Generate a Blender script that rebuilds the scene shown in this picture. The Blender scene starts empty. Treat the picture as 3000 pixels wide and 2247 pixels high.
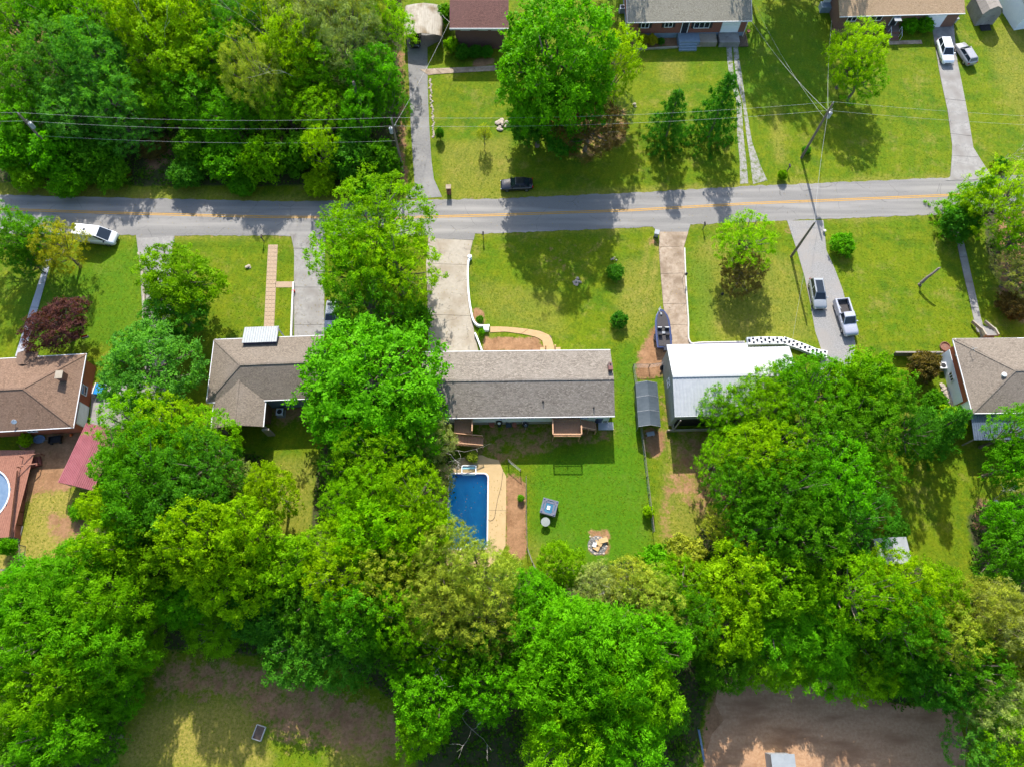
import bpy, math, random
import numpy as np
from mathutils import Vector, Matrix

# ------------------------------------------------------------------ camera, sky, sun, exposure
S = bpy.context.scene
F_PX, CAM_H = 2050.0, 85.0
TILT = math.atan(800 / F_PX)
cam_d = bpy.data.cameras.new("camera")
cam_d.sensor_fit = 'HORIZONTAL'
cam_d.sensor_width = 36.0
cam_d.lens = 36.0 * F_PX / 3000.0
cam_d.clip_start = 1.0
cam_d.clip_end = 6000.0
cam = bpy.data.objects.new("camera", cam_d)
cam.location = (0, 0, CAM_H)
cam.rotation_euler = (TILT, 0, 0)
S.collection.objects.link(cam)
S.camera = cam

SUN_EL, SUN_AZ = math.radians(38.0), math.radians(-3.0)      # azimuth from +Y (up in the photo), towards +X
wd = bpy.data.worlds.new("World")
S.world = wd
wd.use_nodes = True
wn = wd.node_tree.nodes
sky = wn.new("ShaderNodeTexSky")
sky.sky_type = 'NISHITA'
sky.sun_disc = False
sky.sun_elevation = SUN_EL
sky.sun_rotation = SUN_AZ
sky.air_density = 1.0
sky.dust_density = 1.6
sky.ozone_density = 1.0
wn["Background"].inputs[1].default_value = 0.15
wd.node_tree.links.new(sky.outputs[0], wn["Background"].inputs[0])
sun_d = bpy.data.lights.new("sun", 'SUN')
sun_d.energy = 4.15
sun_d.angle = math.radians(0.55)
sun_d.color = (1.0, 0.955, 0.88)
sun = bpy.data.objects.new("sun", sun_d)
_dir = Vector((math.sin(SUN_AZ) * math.cos(SUN_EL), math.cos(SUN_AZ) * math.cos(SUN_EL), math.sin(SUN_EL)))
sun.rotation_euler = _dir.to_track_quat('Z', 'Y').to_euler()
sun.location = (0, 60, 120)
S.collection.objects.link(sun)
S.view_settings.view_transform = 'Standard'
S.view_settings.look = 'None'
S.view_settings.exposure = 1.2
S.view_settings.gamma = 1.0
S.render.engine = 'CYCLES'
S.cycles.max_bounces = 4
S.cycles.diffuse_bounces = 2
S.cycles.adaptive_threshold = 0.02
S.cycles.glossy_bounces = 2
S.cycles.transmission_bounces = 3
S.cycles.transparent_max_bounces = 8
S.cycles.use_denoising = True

# ------------------------------------------------------------------ survey helper: photo pixel -> point at height z
def G(px, py, z=0.0):
    u = (px - 1500) / F_PX
    v = (1123.5 - py) / F_PX
    ct, st = math.cos(TILT), math.sin(TILT)
    k = (CAM_H - z) / (ct - v * st)
    return Vector((u * k, (st + v * ct) * k, z))

def mpp(px, py, z=0.0):
    v = (1123.5 - py) / F_PX
    return (CAM_H - z) / (math.cos(TILT) - v * math.sin(TILT)) / F_PX

# ------------------------------------------------------------------ materials
MAT = {}
ALB = 0.78          # the exposure suits somewhat darker surfaces than first judged
KEEP = ('paint_', 'trim_', 'white_', 'liner', 'glass', 'lamp', 'brick_orange', 'pool_step', 'bark')
def alb(name, c):
    return c if c is None or name.startswith(KEEP) else tuple(x * ALB for x in c)

def new_mat(name):
    m = bpy.data.materials.new(name)
    m.use_nodes = True
    MAT[name] = m
    nt = m.node_tree
    return m, nt, nt.nodes, nt.links, nt.nodes["Principled BSDF"]

def mat(name, c1, c2=None, scale=4.0, rough=0.75, detail=6.0, bump=0.0, metal=0.0, spec=0.35, c3=None, scale3=0.6,
        thr=(0.35, 0.65), stretch=None, coat=0.0, crack=0.0, stretch3=None):
    c1, c2, c3 = alb(name, c1), alb(name, c2), alb(name, c3)
    m, nt, N, L, B = new_mat(name)
    B.inputs['Roughness'].default_value = rough
    B.inputs['Metallic'].default_value = metal
    B.inputs['Specular IOR Level'].default_value = spec
    if coat:
        B.inputs['Coat Weight'].default_value = coat
        B.inputs['Coat Roughness'].default_value = 0.05
    if c2 is None:
        B.inputs['Base Color'].default_value = (*c1, 1)
        return m
    tc = N.new('ShaderNodeTexCoord')
    src = tc.outputs['Object']
    if stretch:
        mp = N.new('ShaderNodeMapping')
        mp.inputs['Scale'].default_value = stretch
        L.new(src, mp.inputs[0])
        src = mp.outputs[0]
    n1 = N.new('ShaderNodeTexNoise')
    n1.inputs['Scale'].default_value = scale
    n1.inputs['Detail'].default_value = detail
    n1.inputs['Roughness'].default_value = 0.65
    L.new(src, n1.inputs['Vector'])
    r1 = N.new('ShaderNodeMapRange')
    r1.inputs[1].default_value, r1.inputs[2].default_value = thr
    L.new(n1.outputs['Fac'], r1.inputs[0])
    mx = N.new('ShaderNodeMix')
    mx.data_type = 'RGBA'
    mx.inputs[6].default_value = (*c1, 1)
    mx.inputs[7].default_value = (*c2, 1)
    L.new(r1.outputs[0], mx.inputs[0])
    out = mx.outputs[2]
    if c3 is not None:
        n2 = N.new('ShaderNodeTexNoise')
        n2.inputs['Scale'].default_value = scale3
        n2.inputs['Detail'].default_value = 4
        s3 = tc.outputs['Object']
        if stretch3:
            mp3 = N.new('ShaderNodeMapping')
            mp3.inputs['Scale'].default_value = stretch3
            L.new(s3, mp3.inputs[0])
            s3 = mp3.outputs[0]
        L.new(s3, n2.inputs['Vector'])
        r2 = N.new('ShaderNodeMapRange')
        r2.inputs[1].default_value, r2.inputs[2].default_value = 0.45, 0.68
        L.new(n2.outputs['Fac'], r2.inputs[0])
        m2 = N.new('ShaderNodeMix')
        m2.data_type = 'RGBA'
        m2.inputs[7].default_value = (*c3, 1)
        L.new(r2.outputs[0], m2.inputs[0])
        L.new(out, m2.inputs[6])
        out = m2.outputs[2]
    if crack:
        vo = N.new('ShaderNodeTexVoronoi')
        vo.feature = 'DISTANCE_TO_EDGE'
        vo.inputs['Scale'].default_value = crack
        wn_ = N.new('ShaderNodeTexNoise')
        wn_.inputs['Scale'].default_value = crack * 2.5
        wn_.inputs['Detail'].default_value = 5
        L.new(tc.outputs['Object'], wn_.inputs['Vector'])
        va = N.new('ShaderNodeVectorMath')
        va.operation = 'MULTIPLY_ADD'
        L.new(wn_.outputs['Color'], va.inputs[0])
        va.inputs[1].default_value = (1.6, 1.6, 0)
        L.new(tc.outputs['Object'], va.inputs[2])
        L.new(va.outputs[0], vo.inputs['Vector'])
        rc_ = N.new('ShaderNodeMapRange')
        rc_.inputs[1].default_value, rc_.inputs[2].default_value = 0.0, 0.05 * crack
        rc_.inputs[3].default_value, rc_.inputs[4].default_value = 0.55, 0.0
        L.new(vo.outputs['Distance'], rc_.inputs[0])
        rm = N.new('ShaderNodeMapRange')
        rm.inputs[1].default_value, rm.inputs[2].default_value = 0.48, 0.58
        L.new(wn_.outputs['Fac'], rm.inputs[0])
        cm = N.new('ShaderNodeMath')
        cm.operation = 'MULTIPLY'
        L.new(rc_.outputs[0], cm.inputs[0])
        L.new(rm.outputs[0], cm.inputs[1])
        m3 = N.new('ShaderNodeMix')
        m3.data_type = 'RGBA'
        L.new(cm.outputs[0], m3.inputs[0])
        L.new(out, m3.inputs[6])
        m3.inputs[7].default_value = (*[x * 0.35 for x in c1], 1)
        out = m3.outputs[2]
    L.new(out, B.inputs['Base Color'])
    if bump:
        bp = N.new('ShaderNodeBump')
        bp.inputs['Strength'].default_value = bump
        bp.inputs['Distance'].default_value = 0.05
        L.new(n1.outputs['Fac'], bp.inputs['Height'])
        L.new(bp.outputs[0], B.inputs['Normal'])
    return m

def brick_mat(name, c1, c2, mortar):
    c1, c2, mortar = alb(name, c1), alb(name, c2), alb(name, mortar)
    m, nt, N, L, B = new_mat(name)
    tc = N.new('ShaderNodeTexCoord')
    sep = N.new('ShaderNodeSeparateXYZ')
    L.new(tc.outputs['Object'], sep.inputs[0])
    ad = N.new('ShaderNodeMath')
    L.new(sep.outputs[0], ad.inputs[0])
    L.new(sep.outputs[1], ad.inputs[1])
    cb = N.new('ShaderNodeCombineXYZ')
    L.new(ad.outputs[0], cb.inputs[0])
    L.new(sep.outputs[2], cb.inputs[1])
    bt = N.new('ShaderNodeTexBrick')
    bt.inputs['Color1'].default_value = (*c1, 1)
    bt.inputs['Color2'].default_value = (*c2, 1)
    bt.inputs['Mortar'].default_value = (*mortar, 1)
    bt.inputs['Scale'].default_value = 1.0
    bt.inputs['Brick Width'].default_value = 0.22
    bt.inputs['Row Height'].default_value = 0.075
    bt.inputs['Mortar Size'].default_value = 0.008
    L.new(cb.outputs[0], bt.inputs['Vector'])
    L.new(bt.outputs['Color'], B.inputs['Base Color'])
    B.inputs['Roughness'].default_value = 0.85
    return m

def shingle_mat(name, c1, c2, c3):
    """asphalt shingles: speckled tabs in courses plus broad weathering"""
    c1, c2, c3 = alb(name, c1), alb(name, c2), alb(name, c3)
    m, nt, N, L, B = new_mat(name)
    tc = N.new('ShaderNodeTexCoord')
    bt = N.new('ShaderNodeTexBrick')
    bt.inputs['Color1'].default_value = (*c1, 1)
    bt.inputs['Color2'].default_value = (*c2, 1)
    bt.inputs['Mortar'].default_value = (*[a * 0.75 for a in c1], 1)
    bt.inputs['Scale'].default_value = 1.0
    bt.inputs['Brick Width'].default_value = 0.33
    bt.inputs['Row Height'].default_value = 0.15
    bt.inputs['Mortar Size'].default_value = 0.012
    L.new(tc.outputs['Object'], bt.inputs['Vector'])
    n1 = N.new('ShaderNodeTexNoise')
    n1.inputs['Scale'].default_value = 5.5
    n1.inputs['Detail'].default_value = 5
    L.new(tc.outputs['Object'], n1.inputs['Vector'])
    r1 = N.new('ShaderNodeMapRange')
    r1.inputs[1].default_value, r1.inputs[2].default_value = 0.32, 0.68
    r1.inputs[3].default_value, r1.inputs[4].default_value = 0.72, 1.25
    L.new(n1.outputs['Fac'], r1.inputs[0])
    mu = N.new('ShaderNodeMix')
    mu.data_type = 'RGBA'
    mu.blend_type = 'MULTIPLY'
    mu.inputs[0].default_value = 1.0
    L.new(bt.outputs['Color'], mu.inputs[6])
    L.new(r1.outputs[0], mu.inputs[7])
    n2 = N.new('ShaderNodeTexNoise')
    n2.inputs['Scale'].default_value = 0.5
    n2.inputs['Detail'].default_value = 5
    L.new(tc.outputs['Object'], n2.inputs['Vector'])
    r2 = N.new('ShaderNodeMapRange')
    r2.inputs[1].default_value, r2.inputs[2].default_value = 0.45, 0.7
    r2.inputs[4].default_value = 0.55
    L.new(n2.outputs['Fac'], r2.inputs[0])
    m2 = N.new('ShaderNodeMix')
    m2.data_type = 'RGBA'
    L.new(r2.outputs[0], m2.inputs[0])
    L.new(mu.outputs[2], m2.inputs[6])
    m2.inputs[7].default_value = (*c3, 1)
    L.new(m2.outputs[2], B.inputs['Base Color'])
    B.inputs['Roughness'].default_value = 0.9
    B.inputs['Specular IOR Level'].default_value = 0.2
    bp = N.new('ShaderNodeBump')
    bp.inputs['Strength'].default_value = 0.35
    bp.inputs['Distance'].default_value = 0.03
    L.new(n1.outputs['Fac'], bp.inputs['Height'])
    L.new(bp.outputs[0], B.inputs['Normal'])
    return m

def foliage_mat(name, hue_var=0.35, trans=0.42, rough=0.55):
    """leaf: object colour, every leaf a little different, light shining through"""
    m, nt, N, L, B = new_mat(name)
    oi = N.new('ShaderNodeObjectInfo')
    geo = N.new('ShaderNodeNewGeometry')
    tc = N.new('ShaderNodeTexCoord')
    nz = N.new('ShaderNodeTexNoise')
    nz.inputs['Scale'].default_value = 2.2
    nz.inputs['Detail'].default_value = 3
    L.new(tc.outputs['Object'], nz.inputs['Vector'])
    ad = N.new('ShaderNodeMath')
    ad.operation = 'ADD'
    ta = N.new('ShaderNodeAttribute')
    ta.attribute_name = 'tint'
    tb_ = N.new('ShaderNodeMath')
    tb_.operation = 'MULTIPLY_ADD'
    L.new(geo.outputs['Random Per Island'], tb_.inputs[0])
    tb_.inputs[1].default_value = 0.35
    L.new(ta.outputs['Fac'], tb_.inputs[2])
    L.new(tb_.outputs[0], ad.inputs[0])
    L.new(nz.outputs['Fac'], ad.inputs[1])
    mr = N.new('ShaderNodeMapRange')
    mr.inputs[1].default_value, mr.inputs[2].default_value = 0.35, 1.5
    L.new(ad.outputs[0], mr.inputs[0])
    mx = N.new('ShaderNodeMix')
    mx.data_type = 'RGBA'
    mx.blend_type = 'MULTIPLY'
    mx.inputs[0].default_value = 1.0
    ramp = N.new('ShaderNodeMix')
    ramp.data_type = 'RGBA'
    ramp.inputs[6].default_value = (0.48 - 0.2 * hue_var, 0.56, 0.8, 1)
    ramp.inputs[7].default_value = (1.42 + 0.5 * hue_var, 1.48, 0.9, 1)
    L.new(mr.outputs[0], ramp.inputs[0])
    L.new(oi.outputs['Color'], mx.inputs[6])
    L.new(ramp.outputs[2], mx.inputs[7])
    L.new(mx.outputs[2], B.inputs['Base Color'])
    B.inputs['Roughness'].default_value = rough
    B.inputs['Specular IOR Level'].default_value = 0.05
    tr = N.new('ShaderNodeBsdfTranslucent')
    tm = N.new('ShaderNodeMix')
    tm.data_type = 'RGBA'
    tm.blend_type = 'MULTIPLY'
    tm.inputs[0].default_value = 1.0
    tm.inputs[7].default_value = (1.45, 1.45, 0.3, 1)
    L.new(mx.outputs[2], tm.inputs[6])
    L.new(tm.outputs[2], tr.inputs[0])
    ms = N.new('ShaderNodeMixShader')
    ms.inputs[0].default_value = trans
    L.new(B.outputs[0], ms.inputs[1])
    L.new(tr.outputs[0], ms.inputs[2])
    L.new(ms.outputs[0], N['Material Output'].inputs[0])
    return m

foliage_mat('leaf')
foliage_mat('leaf_needle', 0.2, 0.25, 0.6)
mat('bark', (0.10, 0.075, 0.055), (0.20, 0.165, 0.13), 6, 0.9, bump=0.5)
mat('bark_pale', (0.28, 0.25, 0.22), (0.42, 0.39, 0.35), 8, 0.9, bump=0.3)
mat('asphalt', (0.19, 0.182, 0.172), (0.245, 0.234, 0.22), 9, 0.9, bump=0.15, c3=(0.315, 0.298, 0.275), scale3=1.1, stretch3=(0.05, 0.75, 1), crack=0.16)
mat('asphalt_old', (0.17, 0.165, 0.16), (0.235, 0.228, 0.22), 3, 0.9, bump=0.2, c3=(0.27, 0.26, 0.245), scale3=0.3, crack=0.4)
mat('line_yellow', (0.58, 0.30, 0.02), (0.47, 0.25, 0.03), 3, 0.7)
mat('gravel', (0.21, 0.205, 0.2), (0.34, 0.33, 0.32), 7, 0.95, bump=0.4, c3=(0.30, 0.275, 0.25), scale3=0.35)
mat('gravel_white', (0.22, 0.21, 0.185), (0.40, 0.385, 0.36), 4, 0.95, bump=0.5, c3=(0.11, 0.15, 0.015), scale3=1.5)
mat('concrete', (0.36, 0.315, 0.25), (0.43, 0.38, 0.305), 2.2, 0.85, bump=0.1, c3=(0.31, 0.255, 0.185), scale3=0.45, crack=0.35)
mat('concrete_brown', (0.30, 0.22, 0.15), (0.44, 0.355, 0.265), 1.6, 0.9, bump=0.15, c3=(0.23, 0.165, 0.11), scale3=0.5, crack=0.4)
mat('concrete_grey', (0.25, 0.238, 0.222), (0.345, 0.33, 0.305), 2.0, 0.9, bump=0.1, c3=(0.23, 0.21, 0.19), scale3=0.5, crack=0.35)
mat('concrete_blue', (0.36, 0.38, 0.42), (0.43, 0.45, 0.48), 3, 0.85)
mat('joint', (0.10, 0.085, 0.06), (0.15, 0.13, 0.09), 6, 0.95)
mat('pool_deck', (0.47, 0.33, 0.16), (0.51, 0.365, 0.185), 1.2, 0.8)
mat('path_tan', (0.47, 0.30, 0.145), (0.52, 0.345, 0.175), 2, 0.85)
mat('path_brick', (0.36, 0.25, 0.16), (0.47, 0.35, 0.24), 12, 0.9)
mat('coping', (0.75, 0.68, 0.66), (0.82, 0.76, 0.74), 4, 0.6)
mat('liner', (0.008, 0.42, 0.74), (0.012, 0.50, 0.80), 0.8, 0.6)
mat('pool_step', (0.35, 0.70, 0.75), (0.45, 0.78, 0.8), 2, 0.5)
mat('white_paint', (0.76, 0.77, 0.79), (0.70, 0.72, 0.74), 3, 0.6)
mat('white_wall', (0.58, 0.63, 0.68), (0.64, 0.68, 0.72), 3, 0.7)
mat('trim_white', (0.60, 0.60, 0.61))
mat('blue_wall', (0.14, 0.19, 0.28), (0.18, 0.23, 0.32), 3, 0.7)
mat('base_blue', (0.20, 0.27, 0.34), (0.26, 0.33, 0.40), 2, 0.8)
mat('purple_fascia', (0.10, 0.075, 0.17), (0.13, 0.1, 0.2), 2, 0.7)
mat('glass', (0.012, 0.018, 0.026), rough=0.06, spec=0.6)
mat('black', (0.012, 0.012, 0.014), (0.03, 0.03, 0.032), 4, 0.6)
mat('shutter', (0.02, 0.022, 0.028), (0.03, 0.032, 0.04), 6, 0.6)
brick_mat('brick_red', (0.32, 0.085, 0.045), (0.25, 0.065, 0.04), (0.24, 0.17, 0.14))
brick_mat('brick_orange', (0.36, 0.075, 0.022), (0.29, 0.06, 0.02), (0.25, 0.12, 0.07))
brick_mat('brick_dark', (0.20, 0.085, 0.07), (0.17, 0.07, 0.06), (0.17, 0.12, 0.11))
brick_mat('brick_brown', (0.235, 0.10, 0.065), (0.19, 0.085, 0.055), (0.19, 0.14, 0.11))
shingle_mat('shingle_grey', (0.175, 0.15, 0.124), (0.285, 0.25, 0.212), (0.235, 0.207, 0.178))
shingle_mat('shingle_taupe', (0.18, 0.148, 0.117), (0.225, 0.185, 0.147), (0.21, 0.177, 0.147))
shingle_mat('shingle_brown', (0.185, 0.115, 0.078), (0.23, 0.148, 0.10), (0.215, 0.14, 0.10))
shingle_mat('shingle_tan', (0.195, 0.16, 0.127), (0.245, 0.205, 0.165), (0.225, 0.187, 0.15))
shingle_mat('shingle_beige', (0.275, 0.25, 0.19), (0.315, 0.29, 0.225), (0.30, 0.278, 0.22))
shingle_mat('shingle_orange', (0.42, 0.285, 0.165), (0.48, 0.335, 0.2), (0.45, 0.31, 0.19))
shingle_mat('shingle_red', (0.175, 0.085, 0.07), (0.215, 0.105, 0.085), (0.20, 0.10, 0.085))
mat('metal_white', (0.50, 0.51, 0.52), (0.42, 0.435, 0.45), 1.5, 0.55, spec=0.35)
mat('metal_awning', (0.29, 0.315, 0.33), (0.34, 0.365, 0.38), 1, 0.5)
mat('metal_grey', (0.31, 0.325, 0.33), (0.37, 0.385, 0.39), 1, 0.5)
mat('metal_cream', (0.30, 0.26, 0.20), (0.41, 0.37, 0.30), 1.3, 0.7, c3=(0.16, 0.105, 0.04), scale3=0.55, stretch=(3.0, 0.45, 1))
mat('metal_red', (0.28, 0.075, 0.085), (0.34, 0.105, 0.115), 1.2, 0.45, spec=0.5)
mat('metal_blue', (0.09, 0.125, 0.18), (0.12, 0.155, 0.215), 1.2, 0.5)
mat('canopy_cloth', (0.055, 0.075, 0.092), (0.07, 0.092, 0.11), 2, 0.6)
mat('galv', (0.35, 0.36, 0.37), (0.45, 0.46, 0.47), 8, 0.5, metal=0.4)
mat('deck_wood', (0.34, 0.175, 0.095), (0.46, 0.265, 0.155), 3, 0.8, stretch=(6, 0.6, 1))
mat('rail_wood', (0.50, 0.27, 0.15), (0.60, 0.36, 0.21), 3, 0.8)
mat('deck_red', (0.27, 0.11, 0.07), (0.34, 0.15, 0.095), 3, 0.7)
mat('deck_red_dark', (0.19, 0.06, 0.05), (0.24, 0.085, 0.065), 3, 0.7)
mat('grey_wood', (0.25, 0.22, 0.19), (0.35, 0.31, 0.27), 6, 0.9, stretch=(1, 1, 6))
mat('pole_wood', (0.15, 0.12, 0.09), (0.24, 0.20, 0.155), 6, 0.9, stretch=(3, 3, 0.4))
mat('cardboard', (0.56, 0.36, 0.17), (0.62, 0.42, 0.21), 3, 0.85)
mat('ash', (0.04, 0.04, 0.04), (0.30, 0.29, 0.28), 9, 0.95)
mat('wire', (0.42, 0.42, 0.41), rough=0.5)
mat('soil', (0.115, 0.08, 0.06), (0.165, 0.115, 0.085), 4, 0.95, bump=0.5)
mat('lot_dirt', (0.37, 0.205, 0.105), (0.49, 0.30, 0.17), 3.0, 0.95, detail=9, bump=0.7, c3=(0.29, 0.155, 0.08), scale3=0.6, stretch3=(0.35, 1.3, 1))
mat('mulch', (0.105, 0.075, 0.05), (0.19, 0.13, 0.085), 7, 0.95, bump=0.6)
mat('stone', (0.36, 0.30, 0.24), (0.52, 0.44, 0.36), 4, 0.9, bump=0.4)
mat('stone_white', (0.55, 0.52, 0.46), (0.68, 0.65, 0.6), 5, 0.9, bump=0.3)
mat('tyre', (0.012, 0.012, 0.012), (0.022, 0.022, 0.022), 5, 0.8)
mat('rim', (0.42, 0.42, 0.43), rough=0.3, metal=0.8)
mat('lamp_red', (0.35, 0.01, 0.008), rough=0.2)
mat('lamp_clear', (0.6, 0.62, 0.65), rough=0.1)
mat('plastic_blue', (0.02, 0.25, 0.65), rough=0.4)
mat('plastic_grey', (0.28, 0.30, 0.32), (0.33, 0.35, 0.37), 4, 0.5)
mat('tub_shell', (0.17, 0.175, 0.22), (0.13, 0.135, 0.18), 3, 0.35)
mat('tub_water', (0.03, 0.12, 0.22), (0.06, 0.2, 0.28), 2, 0.08, spec=0.6)
mat('cover_grey', (0.22, 0.25, 0.24), (0.27, 0.3, 0.29), 5, 0.6)
mat('tarp_blue', (0.13, 0.21, 0.32), (0.17, 0.25, 0.36), 2, 0.5)
mat('carpet', (0.055, 0.05, 0.05), (0.075, 0.066, 0.066), 10, 0.95)
mat('orange', (0.7, 0.16, 0.03), rough=0.5)
mat('terracotta', (0.42, 0.15, 0.09), rough=0.7)
mat('brush_dead', (0.17, 0.14, 0.115), (0.27, 0.23, 0.19), 5, 0.95)
for nm, c, me in (('paint_white', (0.72, 0.73, 0.75), 0.0), ('paint_silver', (0.50, 0.505, 0.52), 0.25), ('paint_black', (0.008, 0.009, 0.016), 0.0),
                  ('paint_grey', (0.30, 0.295, 0.30), 0.2), ('paint_lilac', (0.40, 0.405, 0.46), 0.2), ('paint_blue', (0.015, 0.03, 0.10), 0.1), ('paint_pale', (0.30, 0.315, 0.33), 0.3)):
    mat(nm, c, rough=0.28, metal=me, spec=0.5, coat=0.6)
# water: clear, tinted, glossy at a glance
m, nt, N, L, B = new_mat('water')
tb = N.new('ShaderNodeBsdfTransparent'); tb.inputs[0].default_value = (0.60, 0.88, 0.97, 1)
gl = N.new('ShaderNodeBsdfGlossy'); gl.inputs['Roughness'].default_value = 0.03
fr = N.new('ShaderNodeFresnel'); fr.inputs[0].default_value = 1.33
nz = N.new('ShaderNodeTexNoise'); nz.inputs['Scale'].default_value = 3.0; nz.inputs['Detail'].default_value = 2
bp = N.new('ShaderNodeBump'); bp.inputs['Strength'].default_value = 0.5; bp.inputs['Distance'].default_value = 0.05
L.new(nz.outputs['Fac'], bp.inputs['Height']); L.new(bp.outputs[0], gl.inputs['Normal']); L.new(bp.outputs[0], fr.inputs['Normal'])
ms = N.new('ShaderNodeMixShader')
L.new(fr.outputs[0], ms.inputs[0]); L.new(tb.outputs[0], ms.inputs[1]); L.new(gl.outputs[0], ms.inputs[2])
L.new(ms.outputs[0], N['Material Output'].inputs[0])

# ------------------------------------------------------------------ mesh helpers
class MB:
    """collects shapes; build() links them as ONE mesh object"""
    def __init__(s, off=(0, 0, 0)):
        s.v, s.f, s.o = [], [], Vector(off)
    def add(s, vs, fs):
        n = len(s.v)
        s.v += [tuple(Vector(p) - s.o) for p in vs]
        s.f += [tuple(i + n for i in f) for f in fs]
        return s
    def box(s, c, d, rz=0.0, rx=0.0, ry=0.0):
        M = Matrix.Translation(Vector(c)) @ Matrix.Rotation(rz, 4, 'Z') @ Matrix.Rotation(ry, 4, 'Y') @ Matrix.Rotation(rx, 4, 'X')
        vs = [M @ Vector((sx * d[0] / 2, sy * d[1] / 2, sz * d[2] / 2)) for sz in (-1, 1) for sy in (-1, 1) for sx in (-1, 1)]
        return s.add(vs, [(0, 2, 3, 1), (4, 5, 7, 6), (0, 1, 5, 4), (2, 6, 7, 3), (0, 4, 6, 2), (1, 3, 7, 5)])
    def beam(s, a, b, w, h):
        a, b = Vector(a), Vector(b)
        d = b - a
        rz = math.atan2(d.y, d.x)
        ry = -math.atan2(d.z, math.hypot(d.x, d.y))
        return s.box((a + b) / 2, (d.length, w, h), rz=rz, ry=ry)
    def prism(s, pts, z0, z1):
        n = len(pts)
        ar = sum(pts[i][0] * pts[(i + 1) % n][1] - pts[(i + 1) % n][0] * pts[i][1] for i in range(n))
        if ar < 0:
            pts = pts[::-1]
        vs = [(p[0], p[1], z0) for p in pts] + [(p[0], p[1], z1) for p in pts]
        fs = [tuple(range(n - 1, -1, -1)), tuple(range(n, 2 * n))]
        fs += [(i, (i + 1) % n, n + (i + 1) % n, n + i) for i in range(n)]
        return s.add(vs, fs)
    def poly(s, pts):
        return s.add(pts, [tuple(range(len(pts)))])
    def tube(s, pts, rad, n=6, cap=True):
        pts = [Vector(p) for p in pts]
        if not hasattr(rad, '__len__'):
            rad = [rad] * len(pts)
        vs, fs = [], []
        for i, p in enumerate(pts):
            t = (pts[min(i + 1, len(pts) - 1)] - pts[max(i - 1, 0)]).normalized()
            a = t.cross(Vector((0, 0, 1)))
            a = Vector((1, 0, 0)) if a.length < 1e-3 else a.normalized()
            b = t.cross(a)
            for k in range(n):
                q = 2 * math.pi * k / n
                vs.append(p + (a * math.cos(q) + b * math.sin(q)) * rad[i])
        for i in range(len(pts) - 1):
            for k in range(n):
                fs.append((i * n + k, (i + 1) * n + k, (i + 1) * n + (k + 1) % n, i * n + (k + 1) % n))
        if cap:
            fs.append(tuple(range(n)))
            fs.append(tuple(range(len(pts) * n - 1, (len(pts) - 1) * n - 1, -1)))
        return s.add(vs, fs)
    def loft(s, rings, cap=True):
        n = len(rings[0])
        vs = [p for r in rings for p in r]
        fs = []
        for i in range(len(rings) - 1):
            for k in range(n):
                fs.append((i * n + k, i * n + (k + 1) % n, (i + 1) * n + (k + 1) % n, (i + 1) * n + k))
        if cap:
            fs.append(tuple(range(n - 1, -1, -1)))
            fs.append(tuple(range((len(rings) - 1) * n, len(rings) * n)))
        return s.add(vs, fs)
    def lathe(s, c, prof, n=16, sx=1.0, sy=1.0):
        c = Vector(c)
        return s.loft([[c + Vector((r * sx * math.cos(2 * math.pi * k / n), r * sy * math.sin(2 * math.pi * k / n), z)) for k in range(n)] for r, z in prof])
    def build(s, name, material, parent=None, smooth=False, loc=None):
        me = bpy.data.meshes.new(name)
        me.from_pydata(s.v, [], s.f)
        me.materials.append(MAT[material])
        if smooth:
            me.polygons.foreach_set('use_smooth', [True] * len(me.polygons))
        me.update()
        o = bpy.data.objects.new(name, me)
        S.collection.objects.link(o)
        if parent is not None:
            o.parent = parent
        if loc is not None:
            o.location = loc
        return o

def empty(name, loc, rz=0.0):
    o = bpy.data.objects.new(name, None)
    o.empty_display_size = 0.5
    S.collection.objects.link(o)
    o.location = loc
    o.rotation_euler = (0, 0, rz)
    return o

def tag(o, label, cat, group=None):
    o['label'] = label
    o['category'] = cat
    if group:
        o['group'] = group
    return o

def struct(o, label=None):
    o['kind'] = 'structure'
    if label:
        o['label'] = label
    return o

def stuff(o, label=None):
    o['kind'] = 'stuff'
    if label:
        o['label'] = label
    return o

def P2(pts, z=0.0):
    return [tuple(G(x, y, z)[:2]) for x, y in pts]

def lerp(a, b, t):
    return a + (b - a) * t

def dup(root, loc, rz, label=None):
    r = root.copy()
    S.collection.objects.link(r)
    r.location = loc
    r.rotation_euler = (0, 0, rz)
    if label:
        r['label'] = label
    for ch in root.children:
        c = ch.copy()
        S.collection.objects.link(c)
        c.parent = r
        for g in ch.children:
            d = g.copy()
            S.collection.objects.link(d)
            d.parent = c
    return r

# ------------------------------------------------------------------ ground sheet with soil and grass zones
rng = np.random.default_rng(7)
POOL = (-7.72, -3.03, 12.06, 21.14)           # x0 x1 y0 y1 of the basin

def graded(lo, hi, step, far):
    core = list(np.arange(lo, hi + 1e-6, step))
    out, d, x = [], step * 2, hi
    while x < far:
        x += d
        d *= 1.6
        out.append(x)
    neg, d, x = [], step * 2, lo
    while x > -far:
        x -= d
        d *= 1.6
        neg.append(x)
    return np.array(neg[::-1] + core + out)

gx, gy = graded(-90, 90, 0.5, 1500), graded(-16, 106, 0.5, 1500)
XX, YY = np.meshgrid(gx, gy)

def in_poly(pts, X, Y):
    ins = np.zeros(X.shape, bool)
    n = len(pts)
    for i in range(n):
        x0, y0 = pts[i]
        x1, y1 = pts[(i + 1) % n]
        if y0 == y1:
            continue
        c = ((y0 > Y) != (y1 > Y)) & (X < (x1 - x0) * (Y - y0) / (y1 - y0) + x0)
        ins ^= c
    return ins

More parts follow.
